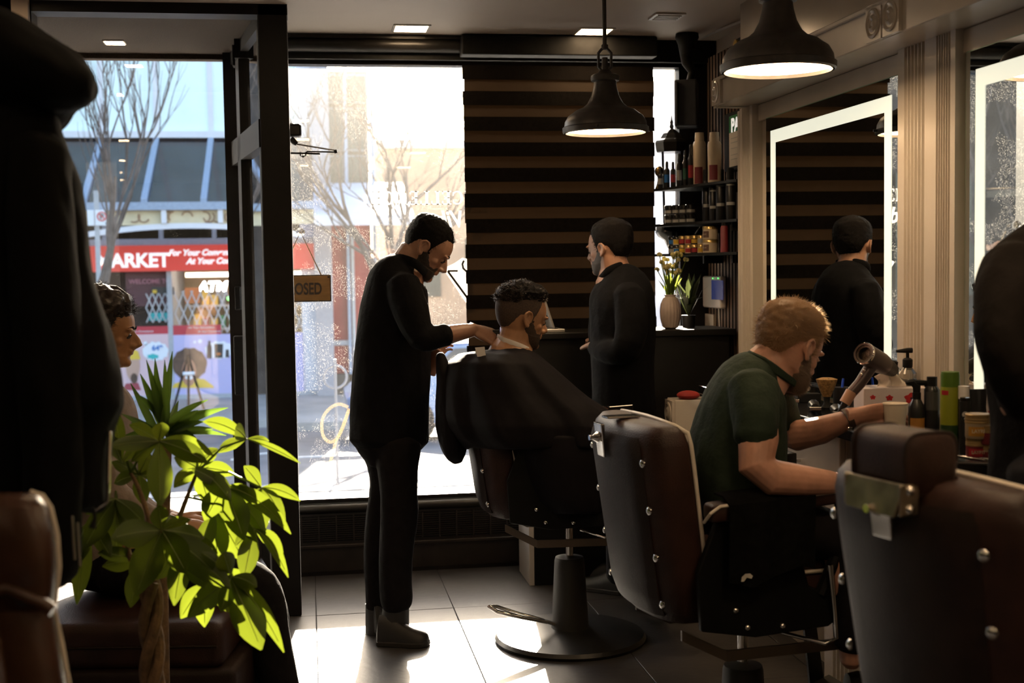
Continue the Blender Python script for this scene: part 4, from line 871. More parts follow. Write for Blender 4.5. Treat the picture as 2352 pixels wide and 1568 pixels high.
# wall device, cards, certificate
dv = thing('wall_terminal', 'white wall-mounted terminal with blue screen and two green lights', 'terminal', onX(1645, 668, 2.0))
def onS(x, y, d=0): return onX(x, y, 2.01 - d)
a, b = onS(1627, 705), onS(1668, 634); yc, zc_ = (a.y + b.y) / 2, (a.z + b.z) / 2; wy, hz_ = abs(a.y - b.y), b.z - a.z
obj('case', MB().box((1.995, yc, zc_), (.032, wy, hz_)), mat('device_white', (.55, .5, .45), .35), dv, bev=.01, bseg=3)
a, b = onS(1631, 687, .04), onS(1657, 644, .04); obj('screen', MB().span((1.977, min(a.y, b.y), a.z), (1.9795, max(a.y, b.y), b.z)), mat('blue_lcd', (.01, .02, .08), .25, emit=.06, ecol=(.06, .12, .8)), dv)
for px in (1637, 1649): q = onS(px, 639, .036); obj('led', MB().ell(q, (.003, .004, .004), n=8, m=6), mat('green_led', (.1, 1, .2), .4, emit=1.6, ecol=(.1, 1, .15)), dv)
obj('cable', MB().tube([onS(1651, 706, .02), onS(1654, 780, .01), onS(1656, 850, .01), onS(1655, 905, .01)], .0025, 6), WHITE, dv, smooth=True)
for (nm, lb, ct, x0_, y0_, x1_, y1_, m) in (('intercom_plate', 'slim white plate on the slatted wall below the terminal', 'plate', 1622, 770, 1641, 722, mat('off_white_plate', (.45, .38, .3), .5)), ('info_card', 'small printed card taped on the slats under the white plate', 'card', 1621, 808, 1638, 774, mat('card_print', (.22, .24, .18), .5, var=.5, vscale=60))):
    a, b = onS(x0_, y0_), onS(x1_, y1_); tag(obj(nm, MB().span((2.004, min(a.y, b.y), a.z), (2.016, max(a.y, b.y), b.z)), m, bev=.001), lb, ct)
ct = thing('framed_certificate', 'black framed notice with green PA heading half hidden by white trim', 'notice', onX(1690, 320, 1.98))
CX = 1.965
a, b = onX(1664, 395, CX), onX(1740, 235, CX)
ya, yb_ = a.y, 5.45
obj('frame', MB().span((CX, yb_, a.z), (2.02, ya, b.z)), MATBLACK, ct, bev=.003)
LYD = V3((0, -1, 0))
a, b = onX(1676, 384, CX), onX(1676, 268, CX); obj('sheet', MB().span((CX - .002, yb_ + .01, a.z), (CX, a.y, b.z)), mat('paper_white', (.6, .55, .48), .6), ct)
a = onX(1676, 306, CX); obj('green_head', MB().span((CX - .003, yb_ + .01, a.z), (CX - .001, a.y, b.z)), mat('notice_green', (.02, .16, .05), .5), ct)
text('notice_word', 'PASS', WLET, ct, V3((CX - .004, onX(1681, 303, CX).y, onX(1681, 303, CX).z)), LYD, UP, .085, .0005, .003, sx=1.1)
for i, y in enumerate((318, 328, 341, 356, 366)):
    a = onX(1680, y, CX); obj('print_line', MB().span((CX - .003, yb_ + .04, a.z - .003), (CX - .0015, a.y, a.z)), GREYP, ct)
gm = thing('wall_medallion', 'small gold badge on the slats above the white trim', 'badge', onX(1694, 104, 2.0)); q = onX(1692, 106, 2.0)
obj('disc', MB().lathe([(.03, 0), (.03, .008), (.02, .012), (.001, .012)], q, 20, (-1, 0, 0)), mat('badge_gold', (.55, .38, .08), .4), gm, smooth=True); obj('mount', MB().box(q + V3((.01, -.03, .01)), (.02, .1, .05)), MATBLACK, gm, bev=.004)

# ================================================================== stations: counters, cabinets, things on them
CT = 1.0
STONE = mat('black_stone_counter', (.012, .012, .013), .12, var=.3, vscale=40, spec=.6)
cn = thing('station_counter', 'long glossy black counter below the two lit mirrors', 'counter', (1.7, 3.9, CT))
obj('slab', MB().prism([(1.58, 5.08), (1.58, 3.02), (1.66, 2.82), (1.83, 2.80), (1.83, 5.08)], (0, 0, CT - .035), (1, 0, 0), (0, 1, 0), (0, 0, .035)), STONE, cn, bev=.004)
def cabinet(label, y0, y1, n):
    t = thing('station_cabinet', label, 'cabinet', (1.7, (y0 + y1) / 2, .7), group='white station cabinets')
    obj('body', MB().span((1.64, y0, .70), (1.83, y1, CT - .036)), WHITEGLOSS, t)
    w = (y1 - y0) / n
    for k in range(n):
        for z0, z1 in ((.715, .955),):
            d = obj('drawer', MB().span((1.62, y0 + k * w + .008, z0), (1.641, y0 + (k + 1) * w - .008, z1)), WHITEGLOSS, t, bev=.003, bseg=1)
            obj('knob', MB().lathe([(.006, 0), (.006, .012), (.012, .018), (.010, .026), (.001, .028)], V3((1.62, y0 + (k + .5) * w, (z0 + z1) / 2)), 12, (-1, 0, 0)), CHROME, d, smooth=True)
    return t
cabinet('white drawer cabinet under the counter beside the right chair', 2.84, 3.36, 1)
cabinet('white drawer cabinet under the counter in front of the green shirted man', 3.74, 5.06, 2)
# fluted legs with rosettes
def leg(label, px0, px1, ytop, xf, y0=None):
    a, b = onX(px1, ytop, xf), onX(px0, ytop, xf)
    t = thing('fluted_pedestal', label, 'station leg', (xf, (a.y + b.y) / 2, 0), group='fluted station legs')
    obj('core', MB().span((xf + .012, a.y, 0), (xf + .10, b.y, a.z)), WHITEGLOSS, t)
    flute_panel('fluted_face', a.y, b.y, 0, a.z - .12, xf, t, 7, .008)
    rosette('rosette', (xf + .012, (a.y + b.y) / 2, a.z - .06), min(.115, b.y - a.y), t)
    return t
leg('white fluted leg with rosette between the counter and right headrest', 1893, 2000, 985, 1.66)
lb = thing('fluted_pedestal', 'white fluted leg with rosette behind the green shirted man, left end of counter', 'station leg', (1.55, 5.14, 0), group='fluted station legs')
a = onX(1541, 918, 1.52); yl = a.y
obj('core', MB().span((1.532, yl - .02, 0), (1.82, yl + .10, a.z)), WHITEGLOSS, lb, bev=.003)
rosette('rosette', (1.532, yl + .04, a.z - .06), .11, lb); flute_panel('fluted_face', yl - .02, yl + .1, 0, a.z - .13, 1.52, lb, 6, .008)
tag(obj('red_cushion', MB().ell(onX(1600, 908, 1.60) + V3((0, .12, -.01)), (.05, .05, .02)), mat('red_fabric', (.25, .015, .012), .7), smooth=True), 'small round red pad behind the white fluted leg', 'pad')
IX = 1.74
def at(px, X=IX): q = onX(px, 1005, X); return V3((q.x, q.y, CT))
def ht(px, y, X=IX): return onX(px, y, X).z - CT
S5 = lambda px, X=IX: (V3(onX(px, 900, X)) - V3(CAMP)).length / FPX * .985
# tissue box
tb = thing('tissue_box', 'white tissue box printed with red poppies on the black counter', 'tissue box', at(2045))
c = at(2045); s = S5(2045); w = 142 * s; h = ht(2045, 887) 
TBW = mat('tissue_carton', (.62, .56, .56), .5, var=.03)
ax, ay = V3(RV), V3(FV)
def vbox(c, w, d, h): return [c + ax * sx * w / 2 + ay * sy * d / 2 + UP * z for z in (0, h) for sx, sy in ((-1, -1), (1, -1), (1, 1), (-1, 1))]
obj('carton', MB().hexa(vbox(c, w, .115, h)), TBW, tb, bev=.002, bseg=1)
POPPY, PDARK = mat('poppy_red', (.5, .02, .025), .5), mat('poppy_stem', (.05, .02, .03), .5)
fr = c - ay * .0585
def pop(x, z, r):
    q = fr + ax * x + UP * z
    P = [(math.cos(a) * r * (1 + .18 * math.sin(5 * a)), math.sin(a) * r * .8 * (1 + .18 * math.sin(5 * a))) for a in [k * 6.2832 / 20 for k in range(20)]]
    o = obj('printed_poppy', MB().prism(P, q, ax, UP, -ay * .0006), POPPY, tb); obj('printed_heart', MB().prism([(.2 * a, .2 * b) for a, b in P], q - ay * .0006, ax, UP, -ay * .0004), PDARK, tb)
for x, z, r in ((.045, h * .74, .019), (-.02, h * .76, .010), (-.07, h * .78, .008), (-.06, h * .3, .012), (-.02, h * .45, .017), (.0, h * .5, .012), (-.075, h * .12, .010), (.02, h * .2, .009)): pop(x, z, r)
for x in (-.045, -.015, .03): obj('printed_stem', MB().tube([fr + ax * x + UP * .005 - ay * .0004, fr + ax * (x + .01) + UP * h * .6 - ay * .0004], .0008, 4), PDARK, tb)
TIS = mat('tissue_paper', (.85, .78, .68), .9)
for k, (x0, x1, hh_, ph) in enumerate(((-.045, .0, .042, 0), (-.005, .068, .058, 1.4))):
    g = []
    for i in range(7):
        u = i / 6; row = []
        for j in range(9):
            v = j / 8; x = x0 + (x1 - x0) * v; zz = hh_ * u * (.75 + .35 * math.sin(v * 3.5 + ph)); yy = .018 * math.sin(v * 7 + ph + u * 2) * (.4 + u)
            row.append(c + ax * (x + .012 * math.sin(u * 3 + ph)) + ay * yy + UP * (h + zz - .003))
        g.append(row)
    obj('tissue', MB().sheet(g), TIS, tb, smooth=True, thick=.0008)
# pump bottle and blue disinfectant jar behind it
CLEAR = mat('clear_bottle', (.75, .72, .65), .08, trans=.9, ior=1.35); BLUEL = mat('blue_liquid', (.01, .22, .5), .1, trans=.5, emit=.04, ecol=(.02, .4, .8))
c = at(2084, 1.80); h = ht(2084, 842, 1.80)
t = bottle('pump_bottle', 'clear pump bottle with black pump behind the tissue box', 'bottle', c, [('body', [(.026, 0), (.028, .005), (.028, h - .02), (.012, h)], CLEAR), ('collar', [(.012, h - .004), (.015, h), (.015, h + .022), (.011, h + .026), (.006, h + .028)], MATBLACK)])
obj('pump', MB().cyl(c + UP * (h + .02), c + UP * (h + .05), .005).tube([c + UP * (h + .05) + ax * .014, c + UP * (h + .05), c + UP * (h + .048) - ax * .035], [.008, .008, .004], 8), MATBLACK, t, smooth=True)
c = at(2052, 1.80); h = ht(2052, 842, 1.80)
t = bottle('disinfectant_jar', 'glass jar of blue liquid with a black lid behind the tissue', 'jar', c, [('liquid', [(.024, .004), (.026, .01), (.026, h * .8)], BLUEL), ('glass', [(.027, h * .80), (.028, h * .83), (.024, h * .96), (.012, h)], CLEAR), ('lid', [(.012, h), (.014, h + .015), (.005, h + .02)], MATBLACK)])
# spray bottle, aerosols, tubes and jars along the counter
c = at(2105, 1.68); h = ht(2105, 916, 1.68)
t = bottle('trigger_bottle', 'black trigger spray bottle in front of the tissue box', 'bottle', c, [('body', [(.02, 0), (.023, .004), (.023, h * .8), (.012, h)], BLKP), ('collar', [(.012, h - .002), (.012, h + .018), (.009, h + .02)], MATBLACK)])
obj('trigger_head', MB().tube([c + UP * (h + .015), c + UP * (h + .035), c + UP * (h + .048) - ax * .012, c + UP * (h + .046) - ax * .03], [.010, .012, .011, .006], 8).tube([c + UP * (h + .046) - ax * .01, c + UP * (h + .045) + ax * .024, c + UP * (h + .022) + ax * .034], [.010, .008, .003], 8), MATBLACK, t, smooth=True)
label_band(t, c, .023, .03, .06, mat('amber_print', (.35, .16, .03), .5))
c = at(2140, 1.72); h = ht(2140, 886, 1.72); s = S5(2140, 1.72); r = 17 * s
t = bottle('black_aerosol', 'tall black aerosol can left of the green can', 'spray can', c, [('body', [(r * .95, 0), (r, .004), (r, h * .93), (r * .72, h)], BLKP), ('cap', [(r * .66, h - .004), (r * .66, h + .026), (.001, h + .027)], MATBLACK)])
label_band(t, c, r, h * .55, h * .9, mat('charcoal_print', (.05, .05, .05), .5))
c = at(2182, 1.73); s = S5(2182, 1.73); r = 21 * s; h = ht(2182, 890, 1.73)
GCAP, GBODY, GDARK = mat('green_cap', (.07, .14, .012), .4), mat('lime_can', (.20, .22, .015), .35), mat('dark_green_can', (.015, .04, .012), .35)
t = bottle('green_aerosol', 'tall green and lime aerosol can with green cap', 'spray can', c, [('base', [(r, 0), (r, .05)], GDARK), ('body', [(r, .05), (r, h), (r * .95, h + .004)], GBODY), ('cap', [(r * .96, h), (r * .97, h + .035), (r * .9, h + .044), (.001, h + .045)], GCAP)])
obj('label', cyl_label(c, r + .0008, h * .88, h * .96, FACE - 1.2, FACE - .4), REDL, t); obj('label', cyl_label(c, r + .0009, h * .3, h * .95, FACE + .6, FACE + 1.4), mat('pale_label', (.3, .3, .22), .5), t)
c = at(2213, 1.75); s = S5(2213, 1.75); r = 12 * s; h = ht(2213, 915, 1.75)
t = bottle('white_cap_bottle', 'slim dark bottle with a white cap right of the green can', 'bottle', c, [('body', [(r, 0), (r, h)], BLKP), ('cap', [(r * 1.0, h), (r * 1.0, h + .034), (.001, h + .036)], WHITE)])
c = at(2216, 1.68); s = S5(2216, 1.68); r = 12 * s; h = ht(2216, 921, 1.68)
t = bottle('numbered_bottle', 'black bottle marked 8 in front of the white capped bottle', 'bottle', c, [('body', [(r, 0), (r, h)], BLKP), ('cap', [(r * .9, h), (r * .9, h + .01), (.001, h + .011)], GLBLK)])
text('number', '8', GREYP, t, c + V3((math.cos(FACE) * (r + .001), math.sin(FACE) * (r + .001), h * .62)) - ax * .012, ax, UP, .035, .0003, .001)
c = at(2246, 1.75); h = ht(2246, 893, 1.75); s = S5(2246)
t = thing('cream_tube', 'black squeeze tube standing behind the stacked jars', 'tube', c)
obj('cap', MB().lathe([(.015, 0), (.016, .02)], c, 16), GLBLK, t, smooth=True)
obj('tube_body', MB().loft([[c + UP * z + ax * math.cos(a) * .020 * kx + ay * math.sin(a) * .016 * ky for a in [k * .3927 for k in range(16)]] for z, kx, ky in ((.02, .8, 1), (h * .5, 1, .8), (h, 1.15, .08))]), BLKP, t, smooth=True)
def jar(label, px, X, r, z0, hb, body, lid, lab, txt=None):
    c = at(px, X) + UP * z0
    t = bottle('pomade_jar', label, 'jar', c, [('body', [(r * .94, 0), (r, .003), (r, hb * .62)], body), ('lid', [(r * 1.03, hb * .62), (r * 1.04, hb * .68), (r * 1.0, hb * .72), (r * 1.04, hb * .78), (r * 1.0, hb * .83), (r * 1.03, hb * .97), (r * .96, hb), (.001, hb)], lid)], 'pomade jars on the counter')
    if lab: label_band(t, c, r, hb * .12, hb * .5, lab)
    if txt: text('label_text', txt, CREAMW, t, c + V3((math.cos(FACE) * (r + .0015), math.sin(FACE) * (r + .0015), hb * .27)) - ax * r * .75, ax, UP, r * .42, .0002, .0004)
GOLDD = mat('dull_gold_lid', (.3, .2, .08), .4, metal=.5); LABO = mat('orange_label', (.45, .22, .03), .5); JARB = mat('jar_buff', (.35, .27, .18), .4)
jar('red labelled jar under the orange labelled jar on the counter', 2243, 1.66, .026, 0, .05, MAROON, GOLDD, REDL, 'LAYRITE')
jar('orange labelled jar with ridged lid stacked on the red jar', 2245, 1.66, .030, .0505, .062, JARB, GOLDD, LABO, 'LAYRITE')
jar('small cream jar at the foot of the stacked jars', 2268, 1.68, .018, 0, .036, JARB, GOLDD, MAROON)
jar('small brown jar stacked on the cream jar, right of the orange label', 2271, 1.68, .022, .037, .048, MAROON, GOLDD, None)
jar('black jar with grey print in front of the right person', 2292, 1.66, .022, 0, .036, BLKP, GLBLK, GREYP)
jar('black jar with pale lid stacked beside the right person', 2296, 1.66, .02, .037, .03, BLKP, mat('pale_lid', (.4, .36, .32), .4), None)
c = at(2262, 1.62); tag(obj('hair_comb', MB().box(c + UP * .003, (.16, .028, .005), Matrix.Rotation(-.5, 3, 'Z')), BLKP, bev=.002), 'black comb lying flat at the front of the counter', 'comb')
sc_ = thing('scissors', 'steel scissors lying on the counter edge behind the right headrest', 'scissors', at(2195, 1.62)); c = at(2195, 1.62) + UP * .003
obj('blade', MB().tube([c, c + V3((.03, -.09, 0))], [(.004, .0015), (.001, .001)], 6), CHROME, sc_)
obj('blade', MB().tube([c, c + V3((.05, -.08, 0))], [(.004, .0015), (.001, .001)], 6), CHROME, sc_)
for d in ((-.02, .03), (-.035, .015)): obj('finger_ring', MB().loft([[c + V3((d[0] + math.cos(a) * (.014 + .003 * math.cos(b)), d[1] + math.sin(a) * (.014 + .003 * math.cos(b)), .003 * math.sin(b))) for b in [j * 1.047 for j in range(6)]] for a in [k * .3927 for k in range(17)]], caps=False), CHROME, sc_, smooth=True)
# left of the dryer: black box, neck brush, clippers
c = at(1856, 1.76); s = S5(1856, 1.76); bxk = thing('product_box', 'black product box with small white print beside the neck brush', 'box', c)
obj('carton', MB().hexa(vbox(c, 52 * s, .05, ht(1856, 903, 1.76))), BLKP, bxk, bev=.001, bseg=1)
obj('print', MB().box(c - ay * .0255 + UP * .05 - ax * .006, (.006, .0008, .016)), GREYP, bxk)
c = at(1899, 1.72); s = S5(1899, 1.72); hb_ = ht(1899, 917, 1.72); nb_ = thing('neck_brush', 'round neck duster brush with tan bristles standing on the counter', 'brush', c)
TAN = mat('tan_bristle', (.30, .17, .06), .8, var=.4, vscale=120); z1 = max(.05, hb_ - .055)
obj('handle', MB().lathe([(.016, 0), (.018, .01), (.010, .025), (.012, z1)], c, 20), MATBLACK, nb_, smooth=True)
obj('bristles', MB().lathe([(.014, z1 - .004), (.024, z1 + .02), (.033, z1 + .045), (.036, z1 + .055), (.02, z1 + .06), (.001, z1 + .061)], c, 32), TAN, nb_, smooth=True)
for i, (px, X) in enumerate(((1822, 1.66), (1872, 1.64), (1925, 1.66))):
    c = at(px, X); t = thing('hair_clipper', ['chrome hair clipper lying nearest the black product box', 'chrome hair clipper lying between the box and the brush', 'chrome hair clipper lying below the dryer handle'][i], 'clipper', c)
    obj('body', MB().tube([c + UP * .02, c + UP * .022 + V3((.02, .06, 0)), c + UP * .018 + V3((.04, .12, 0))], [.014, .02, .016], 10), BLKP, t, smooth=True); obj('blade', MB().box(c + UP * .02 - V3((.004, .012, 0)), (.04, .024, .012), Matrix.Rotation(-.3, 3, 'Z')), CHROME, t, bev=.002)
t = thing('brush_pot', 'dark pot with a blue handled comb beside the dryer handle', 'pot', at(1933, 1.80)); c = at(1933, 1.80)
obj('pot', MB().lathe([(.028, 0), (.03, .07), (.026, .07)], c, 18), BLKP, t, smooth=True); obj('blue_handle', MB().tube([c + UP * .05, c + UP * .10 + ax * .006], [.006, .004], 6), mat('blue_plastic', (.02, .08, .6), .3), t)
# hair dryer on a stand
hd = thing('hair_dryer', 'grey and tan hair dryer tilted on its stand by the mirror', 'hair dryer', at(1960, 1.76))
DZ_ = 3.78; D = lambda x, y, d=0: V3(W(x, y, DZ_ + d)); s = mpp(DZ_)
GUN, TANP, DRB = mat('gunmetal_purple', (.075, .06, .06), .3, metal=.5), mat('tan_collar', (.34, .2, .13), .4), mat('dryer_black', (.012, .012, .012), .4)
A, B = D(1984, 811, -.03), D(2030, 838, .05); axd = (B - A).normalized(); r = 25 * s
obj('barrel', MB().lathe([(r * .80, .006), (r * .84, .0), (r * .98, -.001), (r * 1.0, .004), (r, (B - A).length * .8), (r * .9, (B - A).length)], A, 32, axd, False), GUN, hd, smooth=True)
obj('rear_ring', MB().lathe([(r * .99, -.002), (r * 1.04, .0), (r * 1.04, .006), (r * .99, .007), (r * .99, -.002)], A, 32, axd, False), CHROME, hd, smooth=True)
obj('intake', MB().lathe([(r * .80, .0035), (r * .62, .005), (r * .58, .02), (.001, .022)], A, 28, axd, False), mat('mesh_metal', (.05, .042, .035), .35, metal=.8, var=.6, vscale=300), hd, smooth=True)
obj('nozzle', MB().tube([B - axd * .004, B + axd * .018, B + axd * .055], [r * .82, r * .8, r * .62], 16), DRB, hd, smooth=True)
obj('handle', MB().tube([D(2003, 838, .01), D(1975, 880, .01), D(1950, 908, .01)], [.019, .017, .016], 16), GUN, hd, smooth=True)
obj('collar', MB().tube([D(1956, 899, .01), D(1940, 926, .01)], [.0175, .0165], 16), TANP, hd, smooth=True)
for px, py in ((1985, 850), (1979, 859)): obj('button', MB().ell(D(px, py, -.006), (.004, .003, .005), n=8, m=6), CHROME, hd, smooth=True)
obj('cord_end', MB().tube([D(1942, 924, .01), D(1930, 945, .01), D(1924, 958, .02)], [.011, .008, .006], 10), DRB, hd, smooth=True)
q = at(1958, 1.80); obj('stand', MB().cyl(q, q + UP * .012, .04).tube([q + UP * .01, q + UP * .06, D(2000, 850, .04)], [.010, .009, .012], 10), DRB, hd, smooth=True)
# paper cup on the counter
cpz = W(2056, 945, 3.66); CUPP = V3((cpz.x, cpz.y, CT)); CUPM = mat('white_paper_cup', (.62, .54, .43), .5, var=.03)
cu = thing('paper_cup', 'white paper cup held by the green shirted man on the counter', 'cup', CUPP); hc = onX(2056, 926, CUPP.x).z - CT
obj('cup_wall', MB().lathe([(.0255, 0), (.026, .002), (.0335, hc - .003), (.0325, hc - .003), (.025, .006)], CUPP, 32), CUPM, cu, smooth=True)
obj('rim', MB().lathe([(.0335, hc - .004), (.0352, hc - .002), (.0350, hc + .001), (.0330, hc)], CUPP, 32), CUPM, cu, smooth=True)
obj('coffee', MB().lathe([(.031, hc - .012), (.001, hc - .011)], CUPP, 24), mat('coffee', (.05, .02, .01), .2), cu)
# two glass baubles on the beam
for i, px in enumerate((2055, 2092)):
    q = onX(px, 14 - i * 8, 1.76); q.z = BZ1 + .004; r = .031
    t = thing('glass_bauble', ['faceted clear glass ball on the white beam, left of two', 'faceted clear glass ball on the white beam, right of two'][i], 'ornament', q, group='glass balls on the beam')
    obj('ball', MB().ell(q + UP * r, (r, r, r), n=14, m=9), mat('bauble_glass', (.75, .72, .7), .03, trans=.85, ior=1.4), t); obj('base_ring', MB().lathe([(.012, 0), (.014, .004), (.01, .006)], q, 16), CHROME, t)

# ================================================================== barber chairs
def ring_se(cx, cz_, ax_, ay_, n=36, ex=.55, z=0, bulge=0):
    P = []
    for k in range(n):
        a = k * 6.2832 / n; c, s = math.cos(a), math.sin(a)
        x = math.copysign(abs(c) ** ex, c) * ax_; y = math.copysign(abs(s) ** ex, s) * ay_
        if x < 0: x -= bulge * (1 - (y / ay_) ** 2)
        P.append(V3((cx + x, y, z)))
    return P
def bolt(name, c, ax, parent, r=.011): return obj(name, MB().lathe([(r, 0), (r * .95, .003), (r * .6, .006), (.001, .0075)], c, 12, ax), CHROME, parent, smooth=True, local=True)
def chair(label, loc, head, lift=0, headrest=False, pedal=True, lean=.14):
    t = thing('barber_chair', label, 'barber chair', loc, head, group='brown leather barber chairs'); L = lift
    kw = dict(local=True)
    # base and column
    obj('base_plate', MB().lathe([(.30, 0), (.305, .012), (.295, .026), (.2, .040), (.08, .05)], (0, 0, 0), 48), BLACKMETAL, t, smooth=True, **kw)
    obj('column', MB().lathe([(.078, .045), (.074, .06), (.060, .30 + L), (.056, .315 + L), (.02, .32 + L)], (0, 0, 0), 28), mat('chair_column', (.02, .018, .016), .5), t, smooth=True, **kw)
    obj('piston', MB().cyl((0, 0, .30 + L), (0, 0, .46 + L), .016), CHROME, t, smooth=True, **kw)
    if pedal: obj('pump_pedal', MB().tube([(-.06, -.03, .07), (-.16, -.05, .11), (-.21, -.055, .125), (-.30, -.06, .16), (-.33, -.075, .165), (-.30, -.10, .15), (-.20, -.09, .12), (-.1, -.06, .09)], .008, 10), CHROME, t, smooth=True, **kw)
    z0 = .515 + L
    # seat
    rs = []
    for z, k in ((z0, .90), (z0 + .02, 1), (z0 + .10, 1.0), (z0 + .135, .97), (z0 + .15, .88)): rs.append([V3((p.x + .05, p.y, p.z)) for p in ring_se(0, 0, .255 * k, .235 * k, 36, .45, z)])
    obj('seat', MB().loft(rs), LEATHER, t, smooth=True, **kw)
    obj('seat_piping', MB().tube([p * 1 for p in [V3((q.x + .05, q.y, z0 + .125)) for q in ring_se(0, 0, .254, .236, 36, .45, 0)]] + [V3((q.x + .05, q.y, z0 + .125)) for q in ring_se(0, 0, .254, .236, 36, .45, 0)][:1], .0055, 6), PIPING, t, smooth=True, **kw)
    # backrest: barrel-backed cushion, leaning
    def bx(z): return -.245 - (z - z0) * lean
    H = .55; rs = []; prof = [(a * .935, b_, c_) for a, b_, c_ in [(0.0, .55, .62), (.012, .8, .80), (.05, .97, .90), (.15, 1, .94), (.30, 1, .97), (.45, 1, 1.0), (.54, .98, 1.0), (.575, .86, .97), (.595, .62, .90), (.60, .35, .80)]]
    for dz, kx, ky in prof: rs.append(ring_se(bx(z0 + dz), 0, .060 * kx, .25 * ky, 40, .42, z0 - .01 + dz, .05 * kx))
    obj('backrest', MB().loft(rs), LEATHER, t, smooth=True, **kw)
    # hard back shell
    g = []
    for dz in (.03, .08, .2, .33, .44, .50, .525):
        row = []
        for j in range(13):
            y = (-1 + j / 6) * .185 * (.92 + .08 * min(1, dz / .4)); x = bx(z0 + dz) - .060 - .05 * (1 - (y / .25) ** 2) - .004 + (.012 if dz > .52 or dz < .04 else 0) + (.010 if j in (0, 12) else 0)
            row.append(V3((x, y, z0 - .01 + dz)))
        g.append(row)
    obj('back_shell', MB().sheet(g), LEATHERB, t, smooth=True, thick=.006, **kw)
    for s in (-1, 1):
        for dz in (.06, .19, .32, .45):
            y = s * .20; bolt('bolt', V3((bx(z0 + dz) - .060 - .05 * (1 - (y / .25) ** 2) - .006, y, z0 + dz)), V3((-1, s * .35, 0)), t)
        pts = []
        for dz in (.03, .1, .2, .3, .4, .47, .51, .54): k = .90 + .10 * min(1, dz / .45); pts.append(V3((bx(z0 + dz) + .046, s * .246 * k * (1 if dz < .52 else .96), z0 - .01 + dz)))
        pts += [V3((bx(z0 + .59) + .03, s * .20, z0 + .548)), V3((bx(z0 + .6) + .03, s * .10, z0 + .552)), V3((bx(z0 + .6) + .03, 0, z0 + .554))]
        obj('back_piping', MB().tube(pts, .006, 8), PIPING, t, smooth=True, **kw)
        # side panel, arm pad, end cap
        obj('side_panel', MB().prism([(-.26, .0), (-.10, -.03), (.12, -.02), (.20, .03), (.06, .10), (.0, .33), (-.20, .33), (-.27, .16)], V3((0, s * .262, z0)), (1, 0, 0), (0, 0, 1), (0, s * .022, 0)), BLKPANEL, t, bev=.004, **kw)
        for bxx, bz in ((-.16, .05), (-.125, .0), (-.02, -.005), (.14, .02)): bolt('bolt', V3((bxx, s * .284, z0 + bz)), V3((0, s, 0)), t, .009)
        za = z0 + .315
        obj('arm_pad', MB().hexa([(-.24, s * .245, za - .02), (.21, s * .245, za + .015), (.21, s * .315, za + .015), (-.24, s * .315, za - .02), (-.24, s * .245, za + .03), (.21, s * .245, za + .055), (.21, s * .315, za + .055), (-.24, s * .315, za + .03)][::1 if s > 0 else 1]), LEATHER, t, bev=.014, bseg=3, smooth=True, **kw)
        obj('arm_piping', MB().tube([(-.25, s * .28, za - .02), (-.246, s * .314, za + .01), (-.22, s * .318, za + .028), (.21, s * .318, za + .05)], .0045, 6), PIPING, t, smooth=True, **kw)
        obj('arm_cap', MB().hexa([(.205, s * .240, za + .008), (.31, s * .240, za + .018), (.31, s * .320, za + .018), (.205, s * .320, za + .008), (.205, s * .240, za + .060), (.31, s * .240, za + .066), (.31, s * .320, za + .066), (.205, s * .320, za + .060)]), mat('polished_black_cap', (.015, .013, .012), .12, spec=.8), t, bev=.004, **kw)
        obj('arm_strut', MB().tube([(.10, s * .275, z0 + .07), (.16, s * .275, z0 + .2), (.16, s * .275, za + .02)], [.018, .016, .016], 8), BLKPANEL, t, smooth=True, **kw)
    # flat steel footrest frame and tread
    fz = .40 + L
    for s in (-1, 1):
        obj('footrest_bar', MB().hexa([(-.27, s * .17 - .005, fz + .06), (-.15, s * .20 - .005, fz), (-.15, s * .20 + .005, fz), (-.27, s * .17 + .005, fz + .06), (-.27, s * .17 - .005, fz + .09), (-.15, s * .20 - .005, fz + .03), (-.15, s * .20 + .005, fz + .03), (-.27, s * .17 + .005, fz + .09)]).hexa([(-.15, s * .2 - .005, fz), (.33, s * .2 - .005, fz), (.33, s * .2 + .005, fz), (-.15, s * .2 + .005, fz), (-.15, s * .2 - .005, fz + .03), (.33, s * .2 - .005, fz + .03), (.33, s * .2 + .005, fz + .03), (-.15, s * .2 + .005, fz + .03)]), mat('brushed_frame', (.13, .10, .08), .4, metal=.3), t, **kw)
        obj('footrest_leg', MB().hexa([(.30, s * .2 - .006, fz + .03), (.34, s * .2 - .006, fz + .03), (.34, s * .2 + .006, fz + .03), (.30, s * .2 + .006, fz + .03), (.33, s * .2 - .006, .16 + L), (.38, s * .2 - .006, .16 + L), (.38, s * .2 + .006, .16 + L), (.33, s * .2 + .006, .16 + L)]), BLACKMETAL, t, **kw)
        bolt('bolt', V3((.34, s * .206, .28 + L)), V3((0, s, 0)), t)
    obj('footrest_tread', MB().hexa([(.28, -.2, .13 + L), (.40, -.2, .17 + L), (.40, .2, .17 + L), (.28, .2, .13 + L), (.28, -.2, .145 + L), (.40, -.2, .185 + L), (.40, .2, .185 + L), (.28, .2, .145 + L)]), BLACKMETAL, t, bev=.004, **kw)
    obj('lever', MB().tube([(.02, -.2, z0 - .05), (.10, -.305, z0 - .06), (.13, -.31, z0 - .045), (.125, -.31, z0 + .02), (.11, -.31, z0 + .16)], [.006, .006, .006, .006, .009], 10), CHROME, t, smooth=True, **kw)
    # chrome headrest socket on the back
    xb = bx(z0 + .5) - .118
